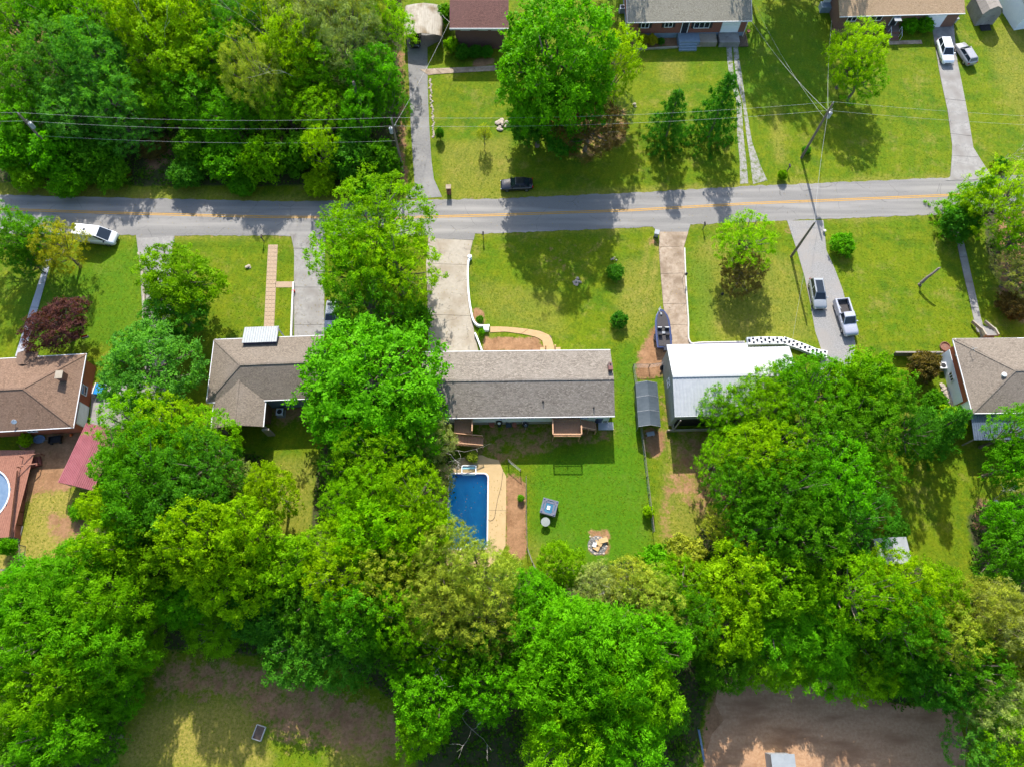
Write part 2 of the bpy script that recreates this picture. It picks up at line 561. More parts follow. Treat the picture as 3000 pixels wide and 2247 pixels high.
def blur(a, k):
    for _ in range(k):
        b = np.pad(a, 1, mode='edge')
        a = (b[:-2, 1:-1] + b[2:, 1:-1] + b[1:-1, :-2] + b[1:-1, 2:] + 2 * b[1:-1, 1:-1]) / 6
    return a

def zone(items):
    a = np.zeros(XX.shape)
    for amount, soft, pts in items:
        m_ = blur(in_poly(P2(pts), XX, YY).astype(float) * amount, soft)
        a = np.maximum(a, m_)
    return a

RX = [-2200, -900, -300, 0, 400, 800, 1200, 1450, 1850, 2200, 2500, 2800, 3100, 3500, 5200]
TOPY = [545, 560, 566, 571, 582, 591, 588, 583, 566, 546, 533, 521, 509, 494, 430]
BOTY = [662, 674, 682, 686, 690, 692, 692, 685, 668, 651, 639, 627, 615, 600, 540]
MIDY = [592, 604, 610, 614, 627, 637, 638, 631, 617, 597, 585, 572, 560, 545, 484]
dirt = zone([
    (0.42, 1, [(x, y - 4) for x, y in zip(RX, TOPY)] + [(x, y + 3) for x, y in zip(RX, TOPY)][::-1]),
    (0.42, 1, [(x, y - 3) for x, y in zip(RX, BOTY)] + [(x, y + 4) for x, y in zip(RX, BOTY)][::-1]),
    (1.0, 1, [(1488, 1385), (1545, 1412), (1548, 1620), (1508, 1645), (1484, 1600)]),
    (0.47, 4, [(1380, 1232), (1805, 1232), (1802, 1290), (1600, 1330), (1450, 1375), (1360, 1330)]),
    (0.62, 16, [(420, 1920), (700, 1920), (1150, 2060), (1210, 2150), (1160, 2250), (800, 2180), (690, 2060), (440, 2040)]),
    (1.0, 3, [(2115, 1985), (2350, 1970), (2620, 2070), (2800, 2080), (2815, 2290), (2070, 2290), (2060, 2100)]),
    (0.85, 3, [(60, 1268), (290, 1265), (200, 1440), (110, 1440), (60, 1500)]),
    (0.7, 4, [(120, 1490), (290, 1520), (260, 1580), (150, 1600)]),
    (0.9, 2, [(1925, 935), (1965, 985), (1965, 1105), (1862, 1108), (1868, 1045)]),
    (0.6, 3, [(1938, 1100), (1962, 1100), (1972, 1600), (1930, 1590), (1948, 1300)]),
    (0.9, 2, [(1890, 1245), (1945, 1245), (1942, 1330), (1910, 1345), (1885, 1310)]),
    (0.55, 5, [(1975, 1262), (2100, 1262), (2250, 1500), (2100, 1560), (1950, 1440)]),
    (1.0, 1, [(1418, 984), (1585, 990), (1590, 1030), (1410, 1030)]),
    (0.9, 1, [(1380, 905), (1412, 905), (1428, 950), (1392, 950)]),
    (0.6, 3, [(770, 1180), (930, 1180), (930, 1240), (800, 1250)]),
    (0.8, 1, [(1725, 1545), (1785, 1550), (1790, 1620), (1725, 1620)]),
    (0.55, 4, [(1640, 330), (1840, 300), (1850, 420), (1700, 480)]),
    (0.7, 3, [(430, 400), (520, 390), (500, 480), (420, 520)]),
    (0.8, 3, [(2910, 600), (3050, 620), (3050, 980), (2930, 900)]),
    (0.8, 3, [(2860, 1450), (2910, 1470), (2900, 1560), (2850, 1550)]),
    (0.85, 3, [(20, 60), (140, 80), (120, 220), (20, 200)]),
    (0.7, 3, [(1160, 150), (1190, 150), (1195, 560), (1165, 560)]),
    (0.6, 2, [(1905, 680), (1935, 690), (1925, 730), (1890, 715)]),
    (0.25, 5, [(1540, 690), (1780, 690), (1740, 800), (1600, 860)]),  # brown tint for dead grass and the huge tree's shadow, put into the mask
    (0.9, 1, [(1390, 170), (1452, 168), (1452, 192), (1385, 198)]),
    (1.0, 1, [(1850, 112), (2000, 108), (2000, 135), (1850, 145)]),
    (0.5, 1, [(2330, 640), (2345, 680), (2300, 700), (2300, 650)]),
])
dry = zone([
    (1.0, 1, [(1924, 715), (1938, 715), (1918, 830), (1884, 935), (1870, 930), (1904, 830)]),
    (0.9, 1, [(1893, 715), (1906, 715), (1886, 830), (1852, 935), (1838, 930), (1872, 830)]),
    (0.7, 2, [(x, y - 9) for x, y in zip(RX, TOPY)] + [(x, y + 3) for x, y in zip(RX, TOPY)][::-1]),
    (0.7, 2, [(x, y - 3) for x, y in zip(RX, BOTY)] + [(x, y + 7) for x, y in zip(RX, BOTY)][::-1]),
    (1.0, 4, [(80, 1400), (165, 1400), (290, 1500), (280, 1660), (60, 1720), (-80, 1720), (-60, 1600), (70, 1560)]),
    (1.0, 6, [(420, 2080), (720, 2040), (800, 2250), (330, 2260)]),
    (0.7, 5, [(990, 2120), (1120, 2100), (1130, 2260), (960, 2260)]),
    (0.5, 5, [(1950, 1300), (2250, 1430), (2100, 1620), (1930, 1600)]),
    (0.45, 5, [(1820, 760), (1935, 760), (1940, 900), (1860, 1000), (1800, 960)]),
    (0.35, 6, [(1380, 820), (1640, 860), (1660, 990), (1430, 940)]),
    (0.45, 5, [(2030, 720), (2120, 700), (2330, 760), (2390, 1000), (2050, 1000)]),
    (0.45, 3, [(1290, 420), (1500, 400), (1500, 560), (1300, 560)]),
    (0.6, 2, [(1310, 562), (1900, 555), (1900, 575), (1310, 582)]),
    (0.5, 3, [(1930, 175), (2010, 175), (2010, 240), (1930, 240)]),
    (0.5, 4, [(805, 1345), (930, 1345), (920, 1560), (815, 1560)]),
    (0.5, 4, [(0, 540), (700, 560), (700, 590), (0, 572)]),
    (0.4, 6, [(2880, 100), (3050, 60), (3050, 450), (2950, 300)]),
    (0.5, 4, [(1560, 1560), (1620, 1560), (1640, 1640), (1560, 1640)]),
    (0.5, 2, [(2255, 300), (2290, 300), (2300, 480), (2270, 480)]),
])
wood = zone([
    (1.0, 6, [(-400, -300), (1175, -300), (1172, 520), (1000, 548), (600, 545), (-400, 525)]),
    (1.0, 5, [(290, 1290), (640, 1260), (660, 1330), (785, 1335), (800, 1570), (905, 1575), (938, 1330), (985, 1250), (1300, 1050), (1330, 1330), (1300, 1660), (1480, 1680), (1580, 1680), (2000, 1620), (2150, 1450),
              (2100, 1270), (2650, 1180), (2560, 1330), (2560, 1600), (2800, 1700), (3100, 1800), (3200, 2060), (2650, 2065), (2350, 1965), (2110, 1975), (2050, 2100),
              (2040, 2330), (1250, 2330), (1160, 2050), (980, 1940), (700, 1910), (430, 1900), (300, 2330), (-200, 2330), (-200, 1760), (60, 1740), (300, 1660), (280, 1500)]),
    (0.8, 4, [(2830, 1500), (3100, 1400), (3100, 1900), (2850, 1700)]),
    (0.8, 4, [(2860, 560), (3100, 480), (3100, 960), (2900, 800)]),
])
lush = zone([
    (1.0, 6, [(1560, 1330), (1880, 1290), (1912, 1600), (1780, 1680), (1570, 1600)]),
    (0.8, 4, [(1800, 1030), (1860, 1030), (1880, 1300), (1810, 1330)]),
    (0.7, 6, [(50, 860), (420, 700), (420, 1010), (60, 1020)]),
    (0.5, 6, [(1950, 90), (2400, 30), (2450, 320), (2250, 330)]),
    (0.6, 5, [(2020, 760), (2080, 760), (2100, 1000), (2030, 1000)]),
])
ny, nx = XX.shape
gv = np.stack([XX.ravel(), YY.ravel(), np.zeros(XX.size)], 1)
ii, jj = np.meshgrid(np.arange(ny - 1), np.arange(nx - 1), indexing='ij')
q0 = (ii * nx + jj).ravel()
gf = np.stack([q0, q0 + 1, q0 + nx + 1, q0 + nx], 1)
cxm = (gv[gf[:, 0], 0] + gv[gf[:, 2], 0]) / 2
cym = (gv[gf[:, 0], 1] + gv[gf[:, 2], 1]) / 2
hole = (cxm > POOL[0] - 0.6) & (cxm < POOL[1] + 0.6) & (cym > POOL[2] - 0.6) & (cym < POOL[3] + 1.4)
gf = gf[~hole]

def mesh_np(name, v, f, material, smooth=False):
    """mesh from numpy: v (n,3), f (m,k) all faces with k corners"""
    me = bpy.data.meshes.new(name)
    k = f.shape[1]
    me.vertices.add(len(v))
    me.vertices.foreach_set('co', np.ascontiguousarray(v, np.float32).ravel())
    me.loops.add(f.size)
    me.loops.foreach_set('vertex_index', np.ascontiguousarray(f, np.int32).ravel())
    me.polygons.add(len(f))
    me.polygons.foreach_set('loop_start', np.arange(0, f.size, k, dtype=np.int32))
    me.polygons.foreach_set('loop_total', np.full(len(f), k, np.int32))
    if smooth:
        me.polygons.foreach_set('use_smooth', np.ones(len(f), bool))
    me.materials.append(MAT[material])
    me.update(calc_edges=True)
    return me

m, nt, N, L, B = new_mat('ground')
at = N.new('ShaderNodeAttribute'); at.attribute_name = 'zones'
sp = N.new('ShaderNodeSeparateColor')
L.new(at.outputs['Color'], sp.inputs[0])
tc = N.new('ShaderNodeTexCoord')
def noise(scale, detail=5, rough=0.6):
    n = N.new('ShaderNodeTexNoise')
    n.inputs['Scale'].default_value = scale
    n.inputs['Detail'].default_value = detail
    n.inputs['Roughness'].default_value = rough
    L.new(tc.outputs['Object'], n.inputs['Vector'])
    return n.outputs['Fac']
def rangef(src, a, b, c=0.0, d=1.0):
    r = N.new('ShaderNodeMapRange')
    for i, x in zip((1, 2, 3, 4), (a, b, c, d)):
        r.inputs[i].default_value = x
    L.new(src, r.inputs[0])
    return r.outputs[0]
def mixc(fac, a, b, blend='MIX'):
    x = N.new('ShaderNodeMix')
    x.data_type = 'RGBA'
    x.blend_type = blend
    for sock, val in ((x.inputs[0], fac), (x.inputs[6], a), (x.inputs[7], b)):
        if isinstance(val, tuple):
            sock.default_value = (*val, 1)
        elif isinstance(val, (int, float)):
            sock.default_value = val
        else:
            L.new(val, sock)
    return x.outputs[2]
def mth(op, a, b=None):
    x = N.new('ShaderNodeMath')
    x.operation = op
    x.use_clamp = op == 'ADD'
    for sock, val in ((x.inputs[0], a), (x.inputs[1], b)):
        if val is None:
            continue
        if isinstance(val, (int, float)):
            sock.default_value = val
        else:
            L.new(val, sock)
    return x.outputs[0]
big, mid, fine, vfine = noise(0.09, 4), noise(0.55, 6, 0.7), noise(3.2, 6, 0.75), noise(11.0, 3, 0.7)
# lawn: yellow-green grass with greener and drier blotches
g = mixc(rangef(big, 0.38, 0.62), (0.108, 0.160, 0.002), (0.070, 0.142, 0.002))
g = mixc(rangef(mid, 0.42, 0.68), g, (0.150, 0.178, 0.004))
g = mixc(mth('MULTIPLY', rangef(noise(0.28, 8, 0.75), 0.50, 0.66), 0.7), g, (0.034, 0.098, 0.003))
g = mixc(mth('MULTIPLY', rangef(noise(0.23, 9, 0.8), 0.53, 0.68), 0.6), g, (0.26, 0.21, 0.055))
g = mixc(mth('MULTIPLY', sp.outputs['Green'], rangef(fine, 0.3, 0.6, 0.45, 1.0)), g, (0.27, 0.22, 0.05))
g = mixc(mth('MULTIPLY', at.outputs['Alpha'], 0.75), g, (0.045, 0.150, 0.002))
g = mixc(rangef(fine, 0.28, 0.72), mixc(1.0, g, (0.66, 0.70, 0.6), 'MULTIPLY'), mixc(1.0, g, (1.28, 1.25, 1.3), 'MULTIPLY'))
g = mixc(mth('MULTIPLY', rangef(vfine, 0.66, 0.8), 0.35), g, (0.33, 0.29, 0.11))
wv = N.new('ShaderNodeTexWave'); wv.inputs['Scale'].default_value = 0.42; wv.inputs['Distortion'].default_value = 3.0; wv.inputs['Detail'].default_value = 3
mpw = N.new('ShaderNodeMapping'); mpw.inputs['Rotation'].default_value = (0, 0, 0.25)
L.new(tc.outputs['Object'], mpw.inputs[0]); L.new(mpw.outputs[0], wv.inputs['Vector'])
g = mixc(rangef(wv.outputs['Fac'], 0.2, 0.8), mixc(1.0, g, (0.965, 0.975, 0.965), 'MULTIPLY'), mixc(1.0, g, (1.035, 1.03, 1.035), 'MULTIPLY'))
# woodland floor: litter and low green
wf = mixc(rangef(fine, 0.38, 0.62), (0.030, 0.060, 0.012), (0.075, 0.060, 0.030))
g = mixc(rangef(mth('ADD', sp.outputs['Blue'], mth('MULTIPLY', mth('SUBTRACT', mid, 0.5), 0.9)), 0.4, 0.6), g, wf)
# bare soil, plus the tree-shadow tint on the front lawn: brown to rusty, thinning out into the grass through the noise
dc = mixc(rangef(mid, 0.35, 0.65), (0.205, 0.11, 0.055), (0.32, 0.185, 0.10))
dc = mixc(rangef(fine, 0.3, 0.7), mixc(1.0, dc, (0.72, 0.72, 0.72), 'MULTIPLY'), mixc(1.0, dc, (1.22, 1.2, 1.18), 'MULTIPLY'))
dfac = rangef(mth('ADD', sp.outputs['Red'], mth('MULTIPLY', mth('SUBTRACT', noise(0.8, 9, 0.8), 0.5), 2.2)), 0.34, 0.66)
g = mixc(mth('MULTIPLY', dfac, rangef(sp.outputs['Red'], 0.02, 0.12)), g, dc)
g = mixc(1.0, g, (0.93, 0.92, 0.90), 'MULTIPLY')
L.new(g, B.inputs['Base Color'])
B.inputs['Roughness'].default_value = 0.95
B.inputs['Specular IOR Level'].default_value = 0.15
bp = N.new('ShaderNodeBump'); bp.inputs['Strength'].default_value = 0.8; bp.inputs['Distance'].default_value = 0.10
L.new(mth('ADD', mth('MULTIPLY', fine, 0.6), mth('MULTIPLY', vfine, 0.4)), bp.inputs['Height'])
L.new(bp.outputs[0], B.inputs['Normal'])

me = mesh_np('ground', gv, gf, 'ground')
ca = me.color_attributes.new('zones', 'FLOAT_COLOR', 'POINT')
ca.data.foreach_set('color', np.stack([dirt.ravel(), dry.ravel(), wood.ravel(), lush.ravel()], 1).astype(np.float32).ravel())
ground = bpy.data.objects.new('ground', me)
S.collection.objects.link(ground)
struct(ground)

# ------------------------------------------------------------------ road
def strip(name, left, right, z, material, extend=0):
    """flat sheet between two pixel polylines of equal length"""
    a = [G(*p) for p in left]
    b = [G(*p) for p in right]
    mb = MB()
    vs = []
    for p, q in zip(a, b):
        vs += [(p.x, p.y, z), (q.x, q.y, z)]
    mb.add(vs, [(2 * i, 2 * i + 1, 2 * i + 3, 2 * i + 2) for i in range(len(a) - 1)])
    return struct(mb.build(name, material))

def wobble(pts, amp, n):
    """road edges are never ruler-straight"""
    out = []
    r_ = random.Random(n)
    for i in range(len(pts) - 1):
        (x0, y0), (x1, y1) = pts[i], pts[i + 1]
        k = max(1, int(abs(x1 - x0) / 11)) if abs(x1 - x0) < 700 else 1
        for j in range(k):
            t = j / k
            out.append((lerp(x0, x1, t), lerp(y0, y1, t) + (r_.uniform(-amp, amp) if k > 1 else 0)))
    out.append(pts[-1])
    return out
strip('road', wobble(list(zip(RX, TOPY)), 1.8, 1), wobble(list(zip(RX, BOTY)), 1.8, 2), 0.02, 'asphalt')
for k in (-1, 1):
    mb = MB()
    c = [G(x, y) for x, y in zip(RX, MIDY)]
    fine_c = []
    for i in range(len(c) - 1):
        for j in range(6):
            fine_c.append(c[i].lerp(c[i + 1], j / 6))
    vs = []
    for p in fine_c:
        vs += [(p.x, p.y + k * 0.13 - 0.065, 0.026), (p.x, p.y + k * 0.13 + 0.065, 0.026)]
    mb.add(vs, [(2 * i, 2 * i + 2, 2 * i + 3, 2 * i + 1) for i in range(len(fine_c) - 1)])
    struct(mb.build('road_marking', 'line_yellow'))

# driveways, paths
def sheet(name, pts, z, material, z0=-0.05):
    return struct(MB().prism(P2(pts), z0, z).build(name, material))

def slabs(name, left, right, cuts, material, ztop=0.05, label=None):
    """concrete drive: dark joint bed plus separate slabs between the cuts (0..1 along the polylines)"""
    bed = struct(MB().prism(P2(left + right[::-1]), -0.05, 0.016).build(name, 'joint'), label)
    def at_(poly, t):
        seg = [math.dist(poly[i], poly[i + 1]) for i in range(len(poly) - 1)]
        d = t * sum(seg)
        for i, s_ in enumerate(seg):
            if d <= s_ or i == len(seg) - 1:
                u = d / s_
                return (lerp(poly[i][0], poly[i + 1][0], u), lerp(poly[i][1], poly[i + 1][1], u))
            d -= s_
    for a, b in zip(cuts[:-1], cuts[1:]):
        n = max(2, int((b - a) * 14))
        L_ = [at_(left, lerp(a, b, k / n)) for k in range(n + 1)]
        R_ = [at_(right, lerp(a, b, k / n)) for k in range(n + 1)]
        pts = [Vector((*p, 0)) for p in P2(L_ + R_[::-1])]
        ctr = sum(pts, Vector()) / len(pts)
        pts = [(p + (ctr - p).normalized() * 0.03)[:2] for p in pts]
        MB().prism([tuple(p) for p in pts], -0.03, ztop).build('slab', material, bed)
    return bed

sheet('driveway', [(1185, 584), (1215, 543), (1210, 471), (1203, 362), (1199, 253), (1194, 152), (1190, 95), (1296, 95), (1292, 118), (1252, 140), (1253, 253), (1257, 362), (1264, 471), (1271, 525), (1295, 578)], 0.028, 'asphalt_old')
slabs('footpath', [(1230, 205), (1270, 202), (1322, 200), (1388, 197), (1455, 193)], [(1255, 222), (1280, 219), (1324, 216), (1390, 212), (1456, 209)], [0, 0.2, 0.41, 0.7, 1.0], 'concrete_brown', 0.06)
# two-track gravel drive with grass between
sheet('driveway', [(2127, 127), (2131, 181), (2137, 228), (2158, 300), (2160, 398), (2167, 471), (2168, 540), (2192, 538), (2186, 471), (2178, 398), (2172, 300), (2150, 228), (2146, 181), (2143, 127)], 0.024, 'gravel_white')
sheet('driveway', [(2147, 127), (2151, 181), (2158, 232), (2176, 305), (2187, 398), (2199, 480), (2206, 540), (2248, 530), (2229, 489), (2203, 417), (2185, 308), (2175, 232), (2167, 181), (2160, 127)], 0.024, 'gravel_white')
slabs('driveway', [(2727, 62), (2740, 141), (2754, 225), (2776, 326), (2790, 435), (2783, 522)], [(2793, 62), (2803, 174), (2816, 235), (2837, 344), (2852, 435), (2905, 518)], [0, 0.25, 0.5, 0.72, 0.86, 1.0], 'concrete_grey', 0.05)
slabs('driveway', [(400, 700), (412, 800), (420, 985), (425, 1100), (270, 1130), (262, 1250)], [(508, 692), (500, 800), (505, 985), (500, 1100), (480, 1180), (470, 1260)], [0, 0.25, 0.5, 0.75, 1.0], 'concrete_grey', 0.05)
slabs('driveway', [(851, 686), (862, 735), (861, 826), (862, 978), (862, 1000)], [(955, 686), (952, 735), (951, 826), (950, 978), (950, 1000)], [0, 0.14, 0.5, 0.85, 1.0], 'concrete_grey', 0.05)
slabs('driveway', [(1255, 699), (1248, 772), (1252, 862), (1254, 945), (1255, 1060)], [(1386, 705), (1375, 753), (1372, 862), (1382, 934), (1408, 1060)], [0, 0.205, 0.62, 1.0], 'concrete', 0.05)
slabs('driveway', [(1932, 680), (1930, 735), (1937, 826), (1943, 898), (1964, 1020)], [(2017, 680), (2004, 724), (2008, 826), (2015, 934), (2020, 1020)], [0, 0.13, 0.36, 0.62, 0.8, 1.0], 'concrete_brown', 0.05)
sheet('driveway', [(2306, 648), (2334, 732), (2356, 808), (2374, 891), (2388, 971), (2406, 1025), (2400, 1120), (2450, 1130), (2500, 1050), (2506, 1007), (2490, 930), (2468, 848), (2446, 790), (2421, 735), (2412, 646)], 0.03, 'gravel')
slabs('footpath', [(2796, 680), (2823, 808), (2838, 870), (2852, 935), (2862, 975)], [(2817, 680), (2848, 819), (2860, 870), (2876, 945), (2890, 975)], [0, 0.25, 0.5, 0.75, 1.0], 'concrete_grey', 0.05)
slabs('footpath', [(136, 758), (87, 909), (66, 975), (44, 1045)], [(152, 758), (116, 891), (94, 965), (72, 1045)], [0, 0.25, 0.5, 0.75, 1.0], 'concrete_blue', 0.05)
slabs('footpath', [(1436, 958), (1480, 958), (1540, 964), (1585, 971), (1614, 985), (1626, 1025)], [(1436, 975), (1480, 973), (1535, 980), (1570, 988), (1590, 1000), (1594, 1025)], [0, 0.5, 1.0], 'path_tan', 0.07)
# brick path: pavers laid in a loop, a bed below
pb = struct(MB().prism(P2([(786, 718), (814, 718), (803, 962), (773, 962)]), -0.05, 0.03).build('footpath', 'path_brick'))
r_ = random.Random(3)
paver = None
for i in range(21):
    for j in range(3):
        t = (i + 0.5) / 21
        c = G(lerp(lerp(786, 773, t), lerp(814, 803, t), (j + 0.5) / 3), lerp(719, 961, t))
        if paver is None:
            paver = MB().box((0, 0, 0.03), (0.36, 0.46, 0.05)).build('paver', 'path_brick', pb)
            o = paver
        else:
            o = paver.copy()
            S.collection.objects.link(o)
        o.location = (c.x, c.y, r_.uniform(-0.006, 0.006))
        o.rotation_euler = (0, 0, r_.uniform(-0.05, 0.05))
sheet('footpath', [(808, 826), (858, 826), (858, 843), (806, 843)], 0.03, 'path_brick')
# bare dirt lot, bottom right
lot = wobble([(2105, 2000), (2200, 1975), (2350, 1965), (2480, 2010), (2620, 2065), (2800, 2075), (2830, 2180), (2825, 2330)], 6, 5) + [(2060, 2330), (2062, 2230), (2085, 2150), (2120, 2110), (2095, 2060)]
sheet('dirt_lot', lot, 0.014, 'lot_dirt')
# aprons of asphalt
sheet('road_apron', [(398, 684), (512, 686), (510, 716), (402, 716)], 0.034, 'asphalt')
sheet('road_apron', [(1252, 686), (1392, 682), (1388, 704), (1255, 700)], 0.034, 'asphalt')
sheet('road_apron', [(1910, 664), (2024, 655), (2015, 682), (1932, 683)], 0.034, 'asphalt')
sheet('road_apron', [(2783, 518), (2905, 514), (2930, 518), (2930, 526), (2770, 530)], 0.056, 'concrete_grey')

# ------------------------------------------------------------------ swimming pool
from mathutils.geometry import tessellate_polygon
def rrect(x0, x1, y0, y1, r, n=6):
    out = []
    for cx, cy, a0 in ((x1 - r, y1 - r, 0), (x0 + r, y1 - r, 90), (x0 + r, y0 + r, 180), (x1 - r, y0 + r, 270)):
        for k in range(n + 1):
            a = math.radians(a0 + 90 * k / n)
            out.append((cx + r * math.cos(a), cy + r * math.sin(a)))
    return out
def ring_sheet(name, outer, inner, z, material, depth=0.0):
    mb = MB()
    o3 = [Vector((*p, z)) for p in outer]
    i3 = [Vector((*p, z)) for p in inner]
    tris = tessellate_polygon([o3, i3])
    allv = o3 + i3
    fs = []
    for t in tris:
        a, b, c = (allv[i] for i in t)
        fs.append(tuple(t) if (b - a).cross(c - a).z > 0 else tuple(t[::-1]))
    mb.add(allv, fs)
    if depth:
        for lst in (outer, inner):
            n = len(lst)
            mb.add([(*p, z) for p in lst] + [(*p, z - depth) for p in lst], [(i, (i + 1) % n, n + (i + 1) % n, n + i) for i in range(n)])
    return mb.build(name, material)
pin = rrect(*POOL, 0.5)
pout = rrect(POOL[0] - 0.16, POOL[1] + 0.16, POOL[2] - 0.16, POOL[3] + 0.16, 0.62)
deck_out = P2([(1369, 1334), (1413, 1333), (1430, 1341), (1461, 1348), (1474, 1379), (1483, 1395), (1483, 1450), (1481, 1598), (1463, 1632), (1432, 1660), (1310, 1655), (1270, 1560), (1268, 1420), (1290, 1362), (1330, 1352)])
bx0, bx1, by1 = -6.15, -4.55, 22.15
pd = struct(ring_sheet('pool_deck', deck_out, pout, 0.06, 'pool_deck', 0.12))
# a second pour of the deck shows as a joint
a, b = G(1432, 1494), G(1483, 1495)
MB().beam((a.x, a.y, 0.063), (b.x, b.y, 0.063), 0.03, 0.008).build('joint', 'joint', pd)
pl = tag(empty('swimming_pool', (0, 0, 0)), 'rectangular in-ground swimming pool with deep blue water and pale coping', 'swimming pool')
ring_sheet('coping', pout, pin, 0.085, 'coping', 0.12).parent = pl
mb = MB()
n = len(pin)
mb.add([(*p, 0.0) for p in pin] + [(*p, -0.9 if p[1] > 17 else -1.5) for p in pin], [(i, n + i, n + (i + 1) % n, (i + 1) % n) for i in range(n)])
mb.add([(p[0], p[1], -0.9 if p[1] > 17 else -1.5) for p in pin], [tuple(range(n))])
mb.build('basin', 'liner', pl)
me_w = MB().poly([(*p, -0.10) for p in pin]).build('water_surface', 'water', pl)
st = MB()
for k in range(4):
    st.box(((bx0 + bx1) / 2, POOL[3] + 0.85 - 0.26 * k - 0.1, 0.10 - 0.06 * k - 0.1), (bx1 - bx0, 0.25, 0.2))
st.build('step', 'pool_step', pl)
hr = MB()
for x in (bx0 - 0.06, bx1 + 0.06):
    hr.beam((x, POOL[3] - 0.1, 0.18), (x, by1, 0.18), 0.12, 0.2)
hr.beam((bx0, by1, 0.18), (bx1, by1, 0.18), 0.12, 0.2)
hr.build('step_surround', 'white_paint', pl)
# hose lying on the deck
hp = [(1474, 1379), (1468, 1425), (1458, 1462), (1452, 1494), (1449, 1515), (1443, 1523), (1435, 1525), (1428, 1520)]
hs = MB().tube([G(x, y, 0.08) for x, y in hp], 0.022, 5).build('garden_hose', 'black')
tag(hs, 'dark hose curling across the tan pool deck', 'hose')

# ------------------------------------------------------------------ building kit
def frame(TL, TR, BL, z, w=None, keep='L'):
    """eave corners (pixels at height z) -> centre, width, depth, angle"""
    a, b, c = G(*TL, z), G(*TR, z), G(*BL, z)
    ang = math.atan2(b.y - a.y, b.x - a.x)
    xh = Vector((math.cos(ang), math.sin(ang), 0))
    yh = Vector((-xh.y, xh.x, 0))
    ww = (b - a).length
    d = (a - c).dot(yh)
    if w is not None:
        if keep == 'R':
            a = b - xh * w
        ww = w
    ctr = a + xh * ww / 2 - yh * d / 2
    return Vector((ctr.x, ctr.y, 0)), ww, d, ang

def slab_roof(name, faces, th, material, root, loc=None):
    """roof from top polygons; underside th below, sides closed"""
    key, vs, fs = {}, [], []
    for poly in faces:
        f = []
        for p in poly:
            k = tuple(round(x, 4) for x in p)
            if k not in key:
                key[k] = len(vs)
                vs.append(k)
            f.append(key[k])
        fs.append(tuple(f))
    n = len(vs)
    allv = vs + [(x, y, z - th) for x, y, z in vs]
    edges = {}
    for f in fs:
        for i in range(len(f)):
            e = (f[i], f[(i + 1) % len(f)])
            edges[e] = edges.get(e, 0) + 1
    out = list(fs) + [tuple(i + n for i in f[::-1]) for f in fs]
    for (a, b) in edges:
        if (b, a) not in edges:
            out.append((b, a, a + n, b + n))
    return MB().add(allv, out).build(name, material, root, loc=loc)

def gable_faces(w, d, ze, zr):
    x0, x1, y0, y1 = -w / 2, w / 2, -d / 2, d / 2
    return [[(x0, y0, ze), (x1, y0, ze), (x1, 0, zr), (x0, 0, zr)], [(x0, 0, zr), (x1, 0, zr), (x1, y1, ze), (x0, y1, ze)]]

def hip_faces(w, d, ze, zr, hl, hr):
    x0, x1, y0, y1 = -w / 2, w / 2, -d / 2, d / 2
    a, b = x0 + hl, x1 - hr
    f = [[(x0, y0, ze), (x1, y0, ze), (b, 0, zr), (a, 0, zr)], [(a, 0, zr), (b, 0, zr), (x1, y1, ze), (x0, y1, ze)]]
    if hl > 0:
        f.append([(x0, y0, ze), (a, 0, zr), (x0, y1, ze)])
    if hr > 0:
        f.append([(x1, y1, ze), (b, 0, zr), (x1, y0, ze)])
    return f

def gutters(roof, w, d, z, sides='NSEW', material='trim_white', s=0.085):
    for k in sides:
        mb = MB()
        if k in 'NS':
            y = (d / 2 + s / 2) * (1 if k == 'N' else -1)
            mb.box((0, y, z - 0.05), (w + (2 * s if 'E' in sides else 0), s, 0.13))
        else:
            x = (w / 2 + s / 2) * (1 if k == 'E' else -1)
            mb.box((x, 0, z - 0.05), (s, d - 0.004, 0.13))
        mb.build('gutter', material, roof)

def ridge_cap(roof, pts, material, r=0.09):
    for a, b in pts:
        mb = MB()
        mb.beam(Vector(a) + Vector((0, 0, 0.015)), Vector(b) + Vector((0, 0, 0.015)), 0.26, 0.05)
        mb.build('ridge_cap', material, roof)

def walls(root, w, d, ze, zr, inset, material, name='wall', z0=-0.3, gable=True):
    x0, x1, y0, y1 = -w / 2 + inset, w / 2 - inset, -d / 2 + inset, d / 2 - inset
    mb = MB()
    t = ze - 0.1
    mb.prism([(x0, y0), (x1, y0), (x1, y1), (x0, y1)], z0, t)
    if gable:
        zt = zr - 0.2
        for x in (x0, x1):
            e = 0.12 if x < 0 else -0.12
            mb.add([(x, y0, t), (x, y1, t), (x, 0, zt), (x + e, y0, t), (x + e, y1, t), (x + e, 0, zt)],
                   [(0, 1, 2), (3, 5, 4), (0, 2, 5, 3), (1, 4, 5, 2)])
    return mb.build(name, material, root)

SIDE = {'S': 0.0, 'N': math.pi, 'E': math.pi / 2, 'W': -math.pi / 2}

def fitted(root, name, w, d, inset, side, t, z, mb, material):
    """hang a piece on a wall; local x along the wall, -y outwards"""
    hw, hd = w / 2 - inset, d / 2 - inset
    pos = {'S': (t, -hd, z), 'N': (t, hd, z), 'E': (hw, t, z), 'W': (-hw, t, z)}[side]
    o = mb.build(name, material, root)
    o.location = pos
    o.rotation_euler = (0, 0, SIDE[side])
    return o

